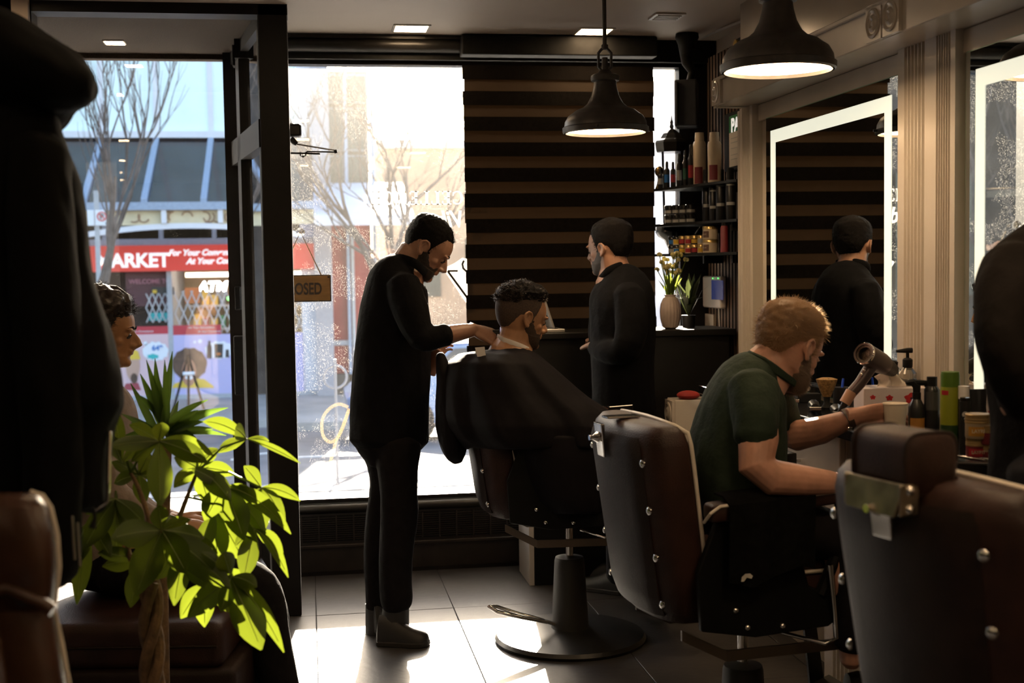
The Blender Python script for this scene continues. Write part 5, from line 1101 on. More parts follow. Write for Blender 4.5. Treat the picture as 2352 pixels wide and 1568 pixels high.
    obj('socket_plate', MB().hexa([(xb - .006, -.026, z0 + .445), (xb + .0, -.026, z0 + .445), (xb + .0, .026, z0 + .445), (xb - .006, .026, z0 + .445), (xb - .016, -.030, z0 + .54), (xb - .004, -.030, z0 + .54), (xb - .004, .030, z0 + .54), (xb - .016, .030, z0 + .54)]), CHROME, t, bev=.002, **kw)
    obj('socket_knob', MB().lathe([(.012, 0), (.016, .006), (.012, .012), (.006, .02), (.008, .03)], V3((xb - .01, 0, z0 + .50)), 16, (-1, 0, 0)), CHROME, t, smooth=True, **kw)
    obj('top_bracket', MB().box((bx(z0 + .58) - .05, 0, z0 + .556), (.10, .05, .006)), CHROME, t, bev=.002, **kw)
    if headrest:
        hz = z0 + .582; hx = bx(z0 + .62) - .06
        rs = []
        for y, k in ((-.078, .80), (-.072, .97), (-.055, 1.0), (.055, 1.0), (.072, .97), (.078, .80)):
            rs.append([V3((hx + p.x * k, y, hz + p.y * k)) for p in ring_se(0, 0, .056, .054, 28, .5)])
        obj('headrest', MB().loft(rs), LEATHER, t, smooth=True, **kw)
        for y in (-.0705, .0705): obj('headrest_piping', MB().tube([V3((hx + p.x * .985, y, hz + p.y * .985)) for p in ring_se(0, 0, .057, .055, 28, .5)] * 1, .003, 6), LEATHERB, t, smooth=True, **kw)
        obj('headrest_bracket', MB().hexa([(hx - .075, -.066, hz - .088), (hx - .068, -.066, hz - .088), (hx - .068, .066, hz - .088), (hx - .075, .066, hz - .088), (hx - .066, -.082, hz - .03), (hx - .059, -.082, hz - .03), (hx - .059, .082, hz - .03), (hx - .066, .082, hz - .03)]), mat('bracket_steel', (.42, .36, .27), .34, metal=1, var=.3, vscale=14), t, bev=.002, **kw)
        for s in (-1, 1):
            obj('bracket_flange', MB().box((hx - .05, s * .075, hz - .058), (.04, .006, .055)), MATS['bracket_steel'], t, bev=.003, **kw)
            for dz in (-.042, -.074): bolt('bolt', V3((hx - .05, s * .078, hz + dz)), V3((0, s, 0)), t, .009)
    return t
CH2 = V3(W(1705, 1200, 3.76)); CH2.z = 0
CH1 = onZ(1310, 1467, 0)
ch1 = chair('barber chair holding the caped client by the window', CH1, math.radians(-4), .02)
ch2 = chair('brown leather barber chair in which the green shirted man sits', CH2, math.radians(7), -.0)
CH3 = V3((1.412, 2.195, 0))
ch3 = chair('empty brown leather barber chair with headrest in the right foreground', CH3, math.radians(13), .055, headrest=True)
# black towel over the near arm of the middle chair
def chair_pt(ch, p): return ch.matrix_basis @ V3(p)
g = []
zs = .515 + .315
for u in range(9):
    row = []
    for v in range(13):
        x = -.20 + .26 * v / 12; k = u / 8
        if k < .2: y, z = -.235 - .09 * k / .2, zs + .048
        else: y, z = -.327 - .006 * math.sin(v * 1.3 + u * .4), zs + .045 - (k - .2) / .8 * (.22 + .02 * math.sin(v * .5))
        row.append(chair_pt(ch2, (x + .01 * k * math.sin(v), y, z + .01 * (v / 12) )))
    g.append(row)
tw = obj('towel', MB().sheet(g), mat('black_towel', (.005, .005, .005), .95, spec=.05, var=.3, vscale=50, bump=.4, bscale=300), smooth=True, thick=.006); tag(tw, 'black towel draped over the near arm of the middle chair', 'towel')
q = chair_pt(ch2, (-.15, -.337, zs - .165))
dx = chair_pt(ch2, (1, 0, 0)) - chair_pt(ch2, (0, 0, 0)); dy = chair_pt(ch2, (0, 1, 0)) - chair_pt(ch2, (0, 0, 0))
obj('logo_mark', MB().prism([(-.02, -.008), (-.018, .004), (-.008, .012), (.006, .012), (.014, .005), (.010, -.002), (-.004, .002), (-.012, -.008)], q, dx, UP, -dy * .001), mat('logo_white', (.5, .48, .44), .5), tw)

# ================================================================== people
HT = np.array([  # height, front, back, half width of the head (chin = 0, crown = .235)
    (0, .066, .028, .022), (.010, .080, .015, .036), (.025, .084, -.012, .047), (.045, .086, -.045, .056), (.065, .087, -.070, .063), (.085, .086, -.086, .068),
    (.105, .084, -.096, .072), (.122, .091, -.102, .075), (.140, .093, -.105, .077), (.165, .088, -.106, .077), (.190, .074, -.100, .071), (.210, .053, -.085, .059), (.225, .026, -.060, .041), (.233, .0, -.034, .022), (.235, -.012, -.022, .006)])
_zz = np.linspace(0, .235, 48); HI = [np.interp(_zz, HT[:, 0], HT[:, k]) for k in (1, 2, 3)]
for _ in range(2): HI = [np.concatenate([[h[0]], (h[:-2] + 2 * h[1:-1] + h[2:]) / 4, [h[-1]]]) for h in HI]
def hsurf(z, a):
    f, b, w = [float(np.interp(z, _zz, h)) for h in HI]
    cx = -.012 if b < -.05 else (f + b) / 2
    c, s = math.cos(a), math.sin(a)
    x = cx + ((f - cx) if c > 0 else (cx - b)) * math.copysign(abs(c) ** .86, c)
    return V3((x, w * math.copysign(abs(s) ** .92, s), z))
class Head:
    """a head in its own frame (x to the face, y to its left, z up), placed by the visible ear's pixel"""
    def __init__(s, px, py, d, yaw, pitch, k=1.0, side=-1, roll=0, nose=1.0, chin=0.0):
        fw = RV * math.cos(yaw) + FV * math.sin(yaw); lf = UP.cross(fw).normalized()
        f = fw * math.cos(pitch) + UP * math.sin(pitch); u = UP * math.cos(pitch) - fw * math.sin(pitch)
        l2 = lf * math.cos(roll) + u * math.sin(roll); u2 = u * math.cos(roll) - lf * math.sin(roll)
        s.R = Matrix((f, l2, u2)).transposed(); s.k = k; s.ear = V3((-.018, side * .074, .105)); s.o = V3(W(px, py, d)) - s.R @ (s.ear * k); s.nose = nose; s.chin = chin; s.side = side
    def P(s, p): return s.o + s.R @ (V3(p) * s.k)
    def D(s, d): return s.R @ V3(d)
    def skin(s, mb):
        k = s.k; R = s.R
        zs = [.0, .006, .014, .025, .038, .05, .062, .075, .088, .1, .112, .124, .136, .15, .165, .18, .195, .208, .219, .227, .232, .235]
        mb.loft([[s.P(hsurf(z, j * 6.2832 / 28)) for j in range(28)] for z in zs])
        n = s.nose; E = lambda c, r, Q=None: mb.ell(s.P(c), [x * k for x in r], R @ Q if Q else R, 12, 8)
        mb.tube([s.P(p) for p in ((.080, 0, .126), (.091, 0, .110), (.101 * n, 0, .094), (.109 * n, 0, .080), (.098, 0, .071))], [.007 * k, .0085 * k, .010 * k, .0115 * k, .009 * k], 10)
        mb.tube([s.P(p) for p in ((.078, 0, .128), (.084, 0, .108), (.088, 0, .092), (.093, 0, .078), (.086, 0, .066))], [.008 * k, .010 * k, .012 * k, .0125 * k, .008 * k], 10)
        for y in (-1, 1):
            E((.094, y * .0125, .074), (.012, .0075, .008)); E((.083, y * .030, .127), (.012, .024, .007)); E((.046, y * .043, .088), (.024, .018, .020)); E((.0755, y * .031, .108), (.0125, .0135, .0085))
            # ear: helix, bowl and lobe
            ey = y * .076
            hx = [(.004, ey, .098), (.006, ey + y * .004, .118), (-.002, ey + y * .008, .131), (-.016, ey + y * .012, .134), (-.029, ey + y * .014, .124), (-.031, ey + y * .014, .108), (-.024, ey + y * .011, .092), (-.013, ey + y * .007, .080), (-.004, ey + y * .002, .080)]
            mb.tube([s.P(p) for p in hx], [.0040 * k] + [.0046 * k] * 6 + [.0062 * k, .005 * k], 8)
            E((-.014, ey + y * .002, .106), (.015, .0035, .022)); E((-.008, ey + y * .004, .083), (.008, .005, .009)); E((.002, ey, .100), (.004, .005, .008))
            mb.tube([s.P(p) for p in ((-.006, ey + y * .006, .092), (-.018, ey + y * .009, .100), (-.021, ey + y * .010, .115), (-.013, ey + y * .008, .124))], .003 * k, 6)
        E((.0885, 0, .0575), (.0085, .021, .0055)); E((.0870, 0, .0485), (.0085, .019, .0060)); E((.074 + s.chin, 0, .018), (.018, .024, .017))
        return mb
    def shell(s, name, thick, m, parent, seed=0, amp=.0, fr=60, nz=64, na=84, zmin=-.0):
        """hair or beard grown from the scalp: thick(x, y, z) in metres, 0 = bare skin"""
        rows = []; keep = []
        for i in range(nz):
            z = zmin + (.2349 - zmin) * i / (nz - 1); row = []; kr = []
            for j in range(na):
                a = j * 6.2832 / na; p = hsurf(max(z, 0), a); c = V3((-.012, 0, min(max(z, .05), .14))); nrm = (p - c).normalized(); t = thick(p.x, p.y, p.z)
                q = p + nrm * (t + (amp * noise.noise(V3(p) * fr + V3((seed, 0, 0))) * min(1, t / .006) if t > 0 else 0)); row.append(s.P(q)); kr.append(t > -.0045)
            rows.append(row); keep.append(kr)
        V = [p for r in rows for p in r]; Fc = []
        for i in range(nz - 1):
            for j in range(na):
                k2 = (j + 1) % na
                if keep[i][j] or keep[i][k2] or keep[i + 1][j] or keep[i + 1][k2]: Fc.append((i * na + j, i * na + k2, (i + 1) * na + k2, (i + 1) * na + j))
        if keep[-1][0]: Fc.append(tuple((nz - 1) * na + j for j in range(na)))
        return obj(name, MB().add(V, Fc), m, parent, smooth=True)
    def strands(s, name, thick, m, parent, n, L, flow=(0, 0, 0), curl=0, seed=1, wid=.0006, lift=1.0, jit=.5):
        rg = random.Random(seed); b = MB(); tries = 0; made = 0
        while made < n and tries < n * 14:
            tries += 1; z = rg.uniform(0, .235); a = rg.uniform(0, 6.2832); p = hsurf(z, a); t = thick(p.x, p.y, p.z)
            if t <= .0004: continue
            made += 1; nrm = (p - V3((-.012, 0, min(max(z, .05), .14)))).normalized()
            d = (nrm * lift + V3(flow) + V3((rg.gauss(0, jit), rg.gauss(0, jit), rg.gauss(0, jit)))).normalized(); q = p + nrm * t * .6; side = nrm.cross(d); side = (side.normalized() if side.length > 1e-4 else nrm.orthogonal()) * wid
            ln = L * rg.uniform(.5, 1.15); pts = []
            for k in range(4):
                u = k / 3; w = V3((math.sin(u * curl + made) * ln * .25, math.cos(u * curl + made) * ln * .25, 0)) if curl else V3((0, 0, -ln * .25 * u * u)); pts.append(q + d * ln * u + w)
            V = []
            for k, pt in enumerate(pts): ww = side * (1 - k / 3.3); V += [s.P(pt - ww), s.P(pt + ww)]
            b.add(V, [(0, 1, 3, 2), (2, 3, 5, 4), (4, 5, 7, 6)])
        return obj(name, b, m, parent, kind='stuff')
    def face(s, parent, brow, eye=True):
        for y in (-1, 1):
            obj('eyebrow', MB().tube([s.P(p) for p in ((.0935, y * .012, .129), (.092, y * .026, .1345), (.080, y * .046, .131))], [.0032 * s.k, .0038 * s.k, .0018 * s.k], 8), brow, parent, smooth=True)
            if eye:
                obj('eye', MB().ell(s.P((.0785, y * .0305, .107)), [.0105 * s.k] * 3, None, 12, 8), mat('eye_dark', (.08, .07, .06), .15), parent, smooth=True)
                obj('eyelash', MB().tube([s.P(p) for p in ((.0885, y * .020, .108), (.0905, y * .030, .1095), (.083, y * .043, .107))], .0016 * s.k, 6), brow, parent, smooth=True)
def limbs(mb, d0, pts, n=16):
    """tapering limb or trunk through pixels: (px, py, depth offset, half width px, half depth m)"""
    P = [W(a, b, d0 + c) for a, b, c, r, t in pts]; rr = [(r * mpp(d0 + c), t) for a, b, c, r, t in pts]
    # rounded ends
    d = (P[0] - P[1]).normalized(); e = (P[-1] - P[-2]).normalized()
    P = [P[0] + d * min(rr[0]) * .55] + P + [P[-1] + e * min(rr[-1]) * .55]; rr = [(rr[0][0] * .55, rr[0][1] * .55)] + rr + [(rr[-1][0] * .55, rr[-1][1] * .55)]
    return mb.tube(P, rr, n, side=FV)
def catm(pts, m=4):
    out = []
    for i in range(len(pts) - 1):
        p0, p1, p2, p3 = pts[max(i - 1, 0)], pts[i], pts[i + 1], pts[min(i + 2, len(pts) - 1)]
        for k in range(m):
            t = k / m; out.append(tuple(.5 * ((2 * b) + (-a + c) * t + (2 * a - 5 * b + 4 * c - d) * t * t + (-a + 3 * b - 3 * c + d) * t ** 3) for a, b, c, d in zip(p0, p1, p2, p3)))
    out.append(tuple(pts[-1])); return out
def hand(mb, wrist, fdir, back, thumb=1, size=1.0, curl=(.4, .6, .5), spread=.10, tdir=None, tcurl=.3, fan=0):
    """palm with four separate fingers and a thumb; `back` points out of the back of the hand"""
    f = V3(fdir).normalized(); b = V3(back); b = (b - f * b.dot(f)).normalized(); l = f.cross(b); w = V3(wrist); k = size
    mb.tube([w - f * .03 * k, w, w + f * .03 * k, w + f * .065 * k, w + f * .088 * k], [(.021 * k, .026 * k), (.019 * k, .027 * k), (.017 * k, .037 * k), (.0155 * k, .041 * k), (.011 * k, .038 * k)], 14, side=l)
    for i, (o, L, r) in enumerate(((.030, .072, .0083), (.0105, .082, .0088), (-.0095, .077, .0085), (-.028, .060, .0075))):
        o *= thumb; p = w + f * (.083 - .004 * abs(i - 1)) * k + l * o * k; d = (f + l * (o * spread / .03)).normalized(); ang = 0; pts = [p - d * .02 * k, p]; rr = [r * k * .95, r * k]
        ax_ = d.cross(b).normalized()
        for j, (seg, c) in enumerate(zip((.46, .30, .24), curl)):
            ang += c * (1 + fan * (i - 1.5)); dd = d * math.cos(ang) - b * math.sin(ang); pts.append(pts[-1] + dd * L * seg * k); rr.append(r * k * (.93, .86, .72)[j])
        mb.tube(pts, rr, 10)
    td = V3(tdir).normalized() if tdir is not None else (f * .75 + l * thumb * .65 - b * .25).normalized()
    p = w + f * .022 * k + l * thumb * .028 * k; t2 = (td * math.cos(tcurl) + (f * .6 - b * .5).normalized() * math.sin(tcurl)).normalized()
    mb.tube([p - td * .014 * k, p + td * .012 * k, p + td * .040 * k, p + td * .040 * k + t2 * .026 * k, p + td * .040 * k + t2 * .044 * k], [.014 * k, .0145 * k, .0112 * k, .0102 * k, .0078 * k], 10)
    return mb
def shoe(name, heel, toe, m, parent, wid=.046, hgt=.085, sole=None):
    heel, toe = V3(heel), V3(toe); d = (toe - heel); L = d.length; d.normalize(); s = UP.cross(d); rings = []
    for t, h, w in ((0, .05, .55), (.04, hgt, .78), (.18, hgt * 1.05, .86), (.36, hgt * .98, .84), (.52, hgt * .72, .92), (.72, hgt * .56, 1.0), (.88, hgt * .46, .86), (.97, hgt * .34, .6), (1, hgt * .2, .35)):
        c = heel + d * L * t; rings.append([c + s * (math.cos(a) * wid * w) + UP * (.012 + max(0, math.sin(a)) * h + min(0, math.sin(a)) * .004) for a in [k * 6.2832 / 16 for k in range(16)]])
    o = obj(name, MB().loft(rings), m, parent, smooth=True)
    pl = []
    for t, w in ((0, .6), (.05, .84), (.25, .88), (.5, .90), (.72, 1.04), (.9, .9), (1.01, .4)): pl.append((t, w))
    poly = [(t * L, w * wid * 1.04) for t, w in pl] + [(t * L, -w * wid * 1.04) for t, w in reversed(pl)]
    r = ROOTLOC[parent.name]; so = obj('sole', MB().prism(poly, heel - r, d, s, UP * .02), sole or mat('dark_rubber', (.02, .018, .016), .7), o, local=True, bev=.003, bseg=1)
    return o
SKIN1 = mat('skin_olive', (.30, .16, .105), .45, var=.08, vscale=30, bump=.05, bscale=400)
SKIN2 = mat('skin_tan', (.33, .17, .09), .45, var=.08, vscale=30, bump=.05, bscale=400)
SKIN3 = mat('skin_fair_ruddy', (.46, .24, .17), .45, var=.14, vscale=22, bump=.06, bscale=400)
HAIRK = mat('black_hair', (.005, .004, .004), .6, spec=.1, var=.3, vscale=160, bump=.6, bscale=500)
HAIRS = mat('shaved_hair', (.045, .026, .016), .7, var=.3, vscale=200, bump=.3, bscale=700)
HAIRB = leaf_mat('sandy_hair', (.34, .20, .10), (.45, .29, .15), .5)
BEARD = mat('dark_beard', (.022, .014, .010), .6, var=.4, vscale=220, bump=.5, bscale=600)
BLKSHIRT = mat('black_cotton', (.004, .004, .005), .9, var=.2, vscale=30, bump=.25, bscale=45, spec=.12)
TROU = mat('dark_trousers', (.008, .007, .008), .9, var=.2, vscale=30, bump=.2, bscale=40, spec=.12)
BOOT = mat('black_boot', (.012, .011, .010), .45, var=.2)
def hairline(front=.088, zf=.165, side=.125, nape=.055, t=.010, top=.0, tz=.19):
    """short back and sides: t at the sides, more on top"""
    def f(x, y, z):
        # lower limit of the hair goes from the forehead over the ear to the nape
        if x > .045: lim = zf + (x - .045) * .25
        elif x > .022: lim = side + (zf - side) * ((x - .022) / .023) * .95
        elif x > .0: lim = .098
        elif x > -.04: lim = side
        else: lim = side + (nape - side) * min(1, (-.04 - x) / .035)
        d = z - lim + .006 * noise.noise(V3((x * 90, y * 90, z * 60)))
        if d <= 0: return max(-.005, d * .3)
        u = min(1, max(0, (z - tz + .03) / .04))
        return min(1, d / .045) * (t + top * u) if t > .002 else min(t, d * .3)
    return f
def beardmask(t=.005, hi=.088, stache=True):
    def f(x, y, z):
        lim = .060 if x > .05 else .060 + (.115 - .060) * min(1, (.05 - x) / .045)
        d = min(lim - z, (x + .008) * .8)
        if x > .06 and abs(y) < .034:      # lips stay bare, moustache above them
            m = math.hypot((z - .0535) / .011, y / .024) - 1
            d = min(d, m * .012) if z < .062 else d
            if stache: d = max(d, min(.072 - z, z - .058, .034 - abs(y)))
        d += .005 * noise.noise(V3((x * 110, y * 110, z * 110)))
        return max(-.005, d * .3) if d <= 0 else t * min(1, d / .03)
    return f

# ---------------- barber standing at the window
D1 = 5.22
pb = thing('person', 'person in black shirt and trousers standing behind the caped client, looking down', 'person', onZ(895, 1470, 0), group='people in the shop')
h1 = Head(969, 566, D1 - .07, 0.06, math.radians(-37), 1.04, side=-1)
b = MB(); h1.skin(b)
limbs(b, D1, [(950, 575, 0, 33, .058), (938, 596, 0, 35, .06), (925, 622, 0, 50, .09), (910, 700, 0, 62, .10), (900, 860, 0, 68, .10), (893, 1020, 0, 62, .10)])
limbs(b, D1, [(884, 1030, .07, 34, .065), (882, 1200, .07, 22, .045), (868, 1400, .07, 14, .03), (868, 1440, .07, 13, .03)])
limbs(b, D1, [(905, 1030, -.07, 34, .065), (914, 1200, -.07, 22, .045), (910, 1400, -.07, 14, .03), (910, 1440, -.07, 13, .03)])
limbs(b, D1, [(930, 650, -.14, 30, .05), (965, 770, -.20, 26, .045), (1030, 769, -.18, 23, .038), (1062, 762, -.15, 19, .03), (1090, 757, -.12, 15, .026)])
wr = W(1092, 757, D1 - .12); hand(b, wr, RV * .92 - UP * .34 + FV * .12, UP * .75 - FV * .62 + RV * .2, thumb=1, size=.98, curl=(.25, .35, .3), tdir=RV * .85 - UP * .5 - FV * .05)
limbs(b, D1, [(940, 655, .14, 30, .05), (960, 790, .20, 26, .045), (985, 840, .12, 20, .034), (996, 845, .08, 16, .028)])
hand(b, W(994, 845, D1 + .06), RV * .35 + UP * .9 - FV * .1, -RV * .7 - FV * .6, thumb=-1, size=.95, curl=(.5, .7, .5), tdir=UP * .7 + RV * .5 - FV * .3)
obj('body', b, SKIN1, pb, remesh=.0034, relax=2)
hl = hairline(zf=.182, side=.130, nape=.062, t=.0035, top=.006)
h1.shell('hair', hl, HAIRK, pb, 1, .004, 90); h1.strands('hair_strands', hl, HAIRK, pb, 2600, .016, (.9, 0, .1), 0, 3, .0008, .5, .5)
bm_ = beardmask(.003); h1.shell('beard', bm_, BEARD, pb, 2, .002, 160); h1.strands('beard_strands', bm_, BEARD, pb, 2200, .006, (.2, 0, -.6), 0, 5, .0005); h1.face(pb, HAIRK)
b = MB()
limbs(b, D1, catm([(938, 600, 0, 34, .075), (922, 622, 0, 56, .12), (912, 650, 0, 70, .155), (908, 700, 0, 78, .155), (904, 780, 0, 86, .145), (899, 880, 0, 90, .14), (894, 960, 0, 91, .145), (892, 1012, 0, 92, .15)], 3), 28)
limbs(b, D1, catm([(925, 655, -.12, 42, .075), (945, 715, -.18, 42, .072), (968, 775, -.21, 33, .062), (995, 775, -.20, 30, .055), (1026, 768, -.185, 27, .048)], 3))
limbs(b, D1, catm([(930, 655, .12, 40, .07), (950, 730, .18, 38, .065), (965, 800, .19, 32, .055), (982, 838, .12, 23, .04)], 3))
def crease(a1=.004, f1=9, a2=.002, f2=26, sd=0):
    def g(co, no):
        out = co.copy()
        for i in range(len(co)):
            p = V3(co[i]); d = a1 * noise.noise(V3((p.x * f1, p.y * f1, p.z * f1 * .55 + sd))) + a2 * noise.noise(V3((p.x * f2 + sd, p.y * f2, p.z * f2 * .6))); out[i] += no[i] * d
        return out
    return g
obj('shirt', b, BLKSHIRT, pb, remesh=.007, relax=3, disp=crease(.007, 8, .003, 24))
obj('collar', MB().tube(catm([tuple(W(x, y, D1 + d)) for x, y, d in ((978, 628, -.05), (955, 606, -.085), (925, 594, -.06), (906, 592, 0), (925, 594, .06), (955, 606, .085), (978, 628, .05))], 3), [(.006, .018)] * 19, 8, side=UP), BLKSHIRT, pb, smooth=True)
b = MB()
limbs(b, D1, catm([(893, 985, 0, 76, .13), (890, 1030, 0, 74, .13)], 2), 24)
limbs(b, D1, catm([(876, 1020, .06, 58, .10), (886, 1060, .07, 46, .09), (890, 1120, .075, 42, .08), (878, 1200, .075, 39, .075), (868, 1300, .075, 31, .068), (866, 1395, .075, 28, .062)], 3), 20)
limbs(b, D1, catm([(915, 1020, -.06, 54, .10), (914, 1070, -.07, 48, .09), (917, 1140, -.075, 44, .08), (918, 1190, -.075, 44, .08), (908, 1290, -.075, 38, .075), (910, 1370, -.075, 38, .07), (912, 1395, -.075, 32, .066)], 3), 20)
obj('trousers', b, TROU, pb, remesh=.008, relax=2, disp=crease(.005, 10, .002, 26, 3))
fl_ = lambda x, y: V3(onZ(x, y, .012))
shoe('shoe', fl_(858, 1452), fl_(905, 1446), BOOT, pb, .05, .10); 
a = onZ(868, 1478, 0); shoe('shoe', a + UP * .0, onZ(985, 1482, 0), BOOT, pb, .05, .105)
obj('boot_shaft', MB().tube([W(866, 1385, D1 + .075), W(868, 1452, D1 + .075)], [(.048, .055), (.052, .06)], 18, side=FV), BOOT, pb, smooth=True); obj('boot_shaft', MB().tube([W(910, 1385, D1 - .075), W(906, 1455, D1 - .075)], [(.052, .055), (.06, .06)], 18, side=FV), BOOT, pb, smooth=True)
hcl = thing('hair_clipper', 'black hair clipper in the hand of the standing barber', 'clipper', W(1140, 770, D1 - .1))
obj('body', MB().tube([W(1112, 762, D1 - .10), W(1130, 766, D1 - .10), W(1148, 764, D1 - .1)], [.012, .016, .013], 10), BLKP, hcl, smooth=True); obj('blade', MB().box(W(1153, 760, D1 - .1), (.012, .03, .03)), CHROME, hcl, bev=.002)

# ---------------- client under the cape
D2 = 5.08
pc_ = thing('person', 'seated client with curly top fade haircut under a black barber cape', 'person', V3((CH1.x - .1, CH1.y, .62)), group='people in the shop')
h2 = Head(1207, 733, D2 - .07, math.radians(26), math.radians(-12), 1.06, side=-1)
b = MB(); h2.skin(b)
limbs(b, D2, [(1192, 745, 0, 36, .062), (1182, 780, 0, 37, .064), (1176, 800, 0, 50, .10), (1170, 850, 0, 70, .16), (1170, 980, 0, 66, .12), (1185, 1090, 0, 74, .13)])
limbs(b, D2, [(1195, 1100, -.1, 40, .07), (1300, 1085, -.12, 36, .065), (1400, 1085, -.12, 30, .055), (1420, 1180, -.1, 24, .045), (1432, 1290, -.1, 18, .035)])
limbs(b, D2, [(1195, 1100, .1, 40, .07), (1300, 1085, .12, 36, .065), (1400, 1085, .12, 30, .055), (1420, 1180, .1, 24, .045), (1432, 1290, .1, 18, .035)])
obj('body', b, SKIN2, pc_, remesh=.0035, relax=2)
fade = hairline(zf=.178, side=.122, nape=.058, t=.0012, top=0)
def topm(x, y, z):
    d = z - (.176 + max(0, x) * .15 - .02 * min(1, max(0, (-.03 - x) / .03))) + .004 * noise.noise(V3((x * 80, y * 80, z * 80)))
    return max(-.005, d * .3) if d <= 0 else min(1, d / .02) * (.012 + .016 * min(1, max(0, (x + .06) / .12)))
h2.shell('faded_sides', fade, HAIRS, pc_, 3, 0, 60); h2.shell('hair', topm, HAIRK, pc_, 4, .012, 75); h2.strands('hair_curls', topm, mat('brown_black_hair', (.03, .016, .009), .35), pc_, 2600, .018, (.5, 0, .1), 5, 9, .0009, 1, .7)
bm2 = beardmask(.0018); h2.shell('beard', bm2, HAIRS, pc_, 5); h2.face(pc_, HAIRK)
for s in (-.1, .12): a = onZ(1432, 1310, .22); shoe('shoe', W(1425, 1318, D2 + s), W(1425, 1318, D2 + s) + RV * .25, BOOT, pc_, .045, .08)
cape = thing('barber_cape', 'large black barber cape draped over the seated client', 'cape', W(1200, 1100, D2))
CAPEM = mat('black_nylon_cape', (.0055, .0045, .006), .75, spec=.12, var=.15, vscale=12, bump=.1, bscale=30)
rows = [(794, 1148, 1212, .075), (804, 1118, 1222, .125), (812, 1050, 1236, .19), (835, 1020, 1262, .26), (870, 1010, 1302, .29), (910, 1004, 1352, .31), (950, 1002, 1412, .34), (980, 1010, 1432, .36), (1010, 1030, 1434, .36), (1030, 1060, 1432, .35)]
def cring(y, l, r, dep, i, wob):
    P = []; n = 56
    for k in range(n):
        a = k * 6.2832 / n; c, s = math.cos(a), math.sin(a); x = (l + r) / 2 + (r - l) / 2 * math.copysign(abs(c) ** .9, c); dz = dep * s
        w = wob * (math.sin(a * 7 + i * .25) + .6 * math.sin(a * 13 + 1.3 + i * .12)) * (abs(s) ** .5); P.append(W(x + 0, y + (8 if c > 0 else -2) * 0, D2 + dz + w * (1 if s > 0 else -1) * .9))
    return P
b = MB(); b.loft([cring(y, l, r, d, i, .004 + .0022 * i) for i, (y, l, r, d) in enumerate(rows)])
obj('cape_cloth', b, CAPEM, cape, remesh=.009, relax=2, disp=crease(.006, 7, .002, 22, 9))
b = MB()   # lower skirt hanging in front of the seat, and the tail pulled back by the barber
b.loft([cring(y, l, r, d, i, .006) for i, (y, l, r, d) in enumerate(((1000, 1130, 1430, .335), (1050, 1150, 1428, .34), (1100, 1170, 1424, .335), (1150, 1200, 1416, .33), (1180, 1240, 1408, .31)))])
obj('cape_skirt', b, CAPEM, cape, remesh=.009, relax=2)
b = MB(); limbs(b, D2, catm([(1012, 815, -.06, 10, .03), (1018, 850, -.06, 17, .07), (1030, 920, -.06, 30, .10), (1036, 990, -.06, 33, .11), (1044, 1035, -.06, 27, .09), (1048, 1052, -.06, 20, .07)], 3), 20)
obj('cape_tail', b, CAPEM, cape, remesh=.007, relax=1, disp=crease(.006, 12, .003, 30, 5))
obj('care_tag', MB().hexa([W(x, y, D2 + d) for d in (-.20, -.197) for x, y in ((1091, 798), (1113, 796), (1116, 818), (1096, 819))]), mat('white_tag', (.6, .57, .55), .6), cape)
b = MB(); nk = [W(x, y, D2 + d) for x, y, d in ((1143, 774, 0), (1152, 780, -.055), (1174, 788, -.082), (1198, 797, -.076), (1216, 805, -.035), (1217, 804, .03), (1190, 790, .075), (1165, 778, .055), (1143, 774, 0))]
b.tube(catm([tuple(p) for p in nk], 3), [(.003, .013)] * 25, 8, side=UP); tag(obj('neck_strip', b, mat('white_neck_strip', (.62, .58, .56), .7), smooth=True), 'white paper neck strip around the client under the cape', 'neck strip')

# ---------------- second barber by the desk, back turned
D3 = 5.55
p3 = thing('person', 'person in black with short black hair at the reception desk, facing left', 'person', onZ(1415, 1355, 0), group='people in the shop')
h3 = Head(1386, 574, D3 - .05, math.pi - math.radians(38), math.radians(-4), 1.0, side=1)
b = MB(); h3.skin(b)
limbs(b, D3, [(1404, 585, 0, 30, .058), (1412, 612, 0, 33, .06), (1418, 640, 0, 50, .085), (1425, 720, 0, 60, .13), (1425, 850, 0, 56, .11), (1428, 960, 0, 56, .11)])
for s in (-.09, .09): limbs(b, D3, [(1428, 960, s, 36, .07), (1425, 1140, s, 26, .05), (1420, 1320, s, 16, .035)])
limbs(b, D3, [(1445, 712, -.16, 20, .035), (1440, 800, -.2, 20, .038), (1390, 804, -.08, 16, .032), (1372, 792, .05, 13, .025)])
hand(b, W(1376, 792, D3 + .06), UP * .05 + FV * .95, UP, thumb=-1, curl=(.3, .4, .3))
limbs(b, D3, [(1408, 712, .16, 20, .035), (1388, 790, .22, 20, .038), (1372, 796, .22, 16, .032), (1366, 786, .28, 13, .025)])
hand(b, W(1366, 785, D3 + .29), UP * .05 + FV * .9, UP, thumb=1, curl=(.3, .4, .3))
obj('body', b, SKIN1, p3, remesh=.0045, relax=2)
hl3 = hairline(zf=.176, side=.122, nape=.050, t=.006, top=.007); h3.shell('hair', hl3, HAIRK, p3, 6, .003, 80); h3.strands('hair_strands', hl3, HAIRK, p3, 2400, .014, (.4, 0, -.3), 0, 13, .0008, .5, .5)
bm3 = beardmask(.002); h3.shell('beard', bm3, BEARD, p3, 7, .001, 160); h3.face(p3, HAIRK)
b = MB()
limbs(b, D3, catm([(1408, 618, 0, 30, .075), (1420, 645, 0, 62, .13), (1428, 690, 0, 76, .19), (1430, 760, 0, 76, .18), (1430, 860, 0, 72, .165), (1434, 940, 0, 74, .165), (1436, 1000, 0, 74, .165)], 3), 26)
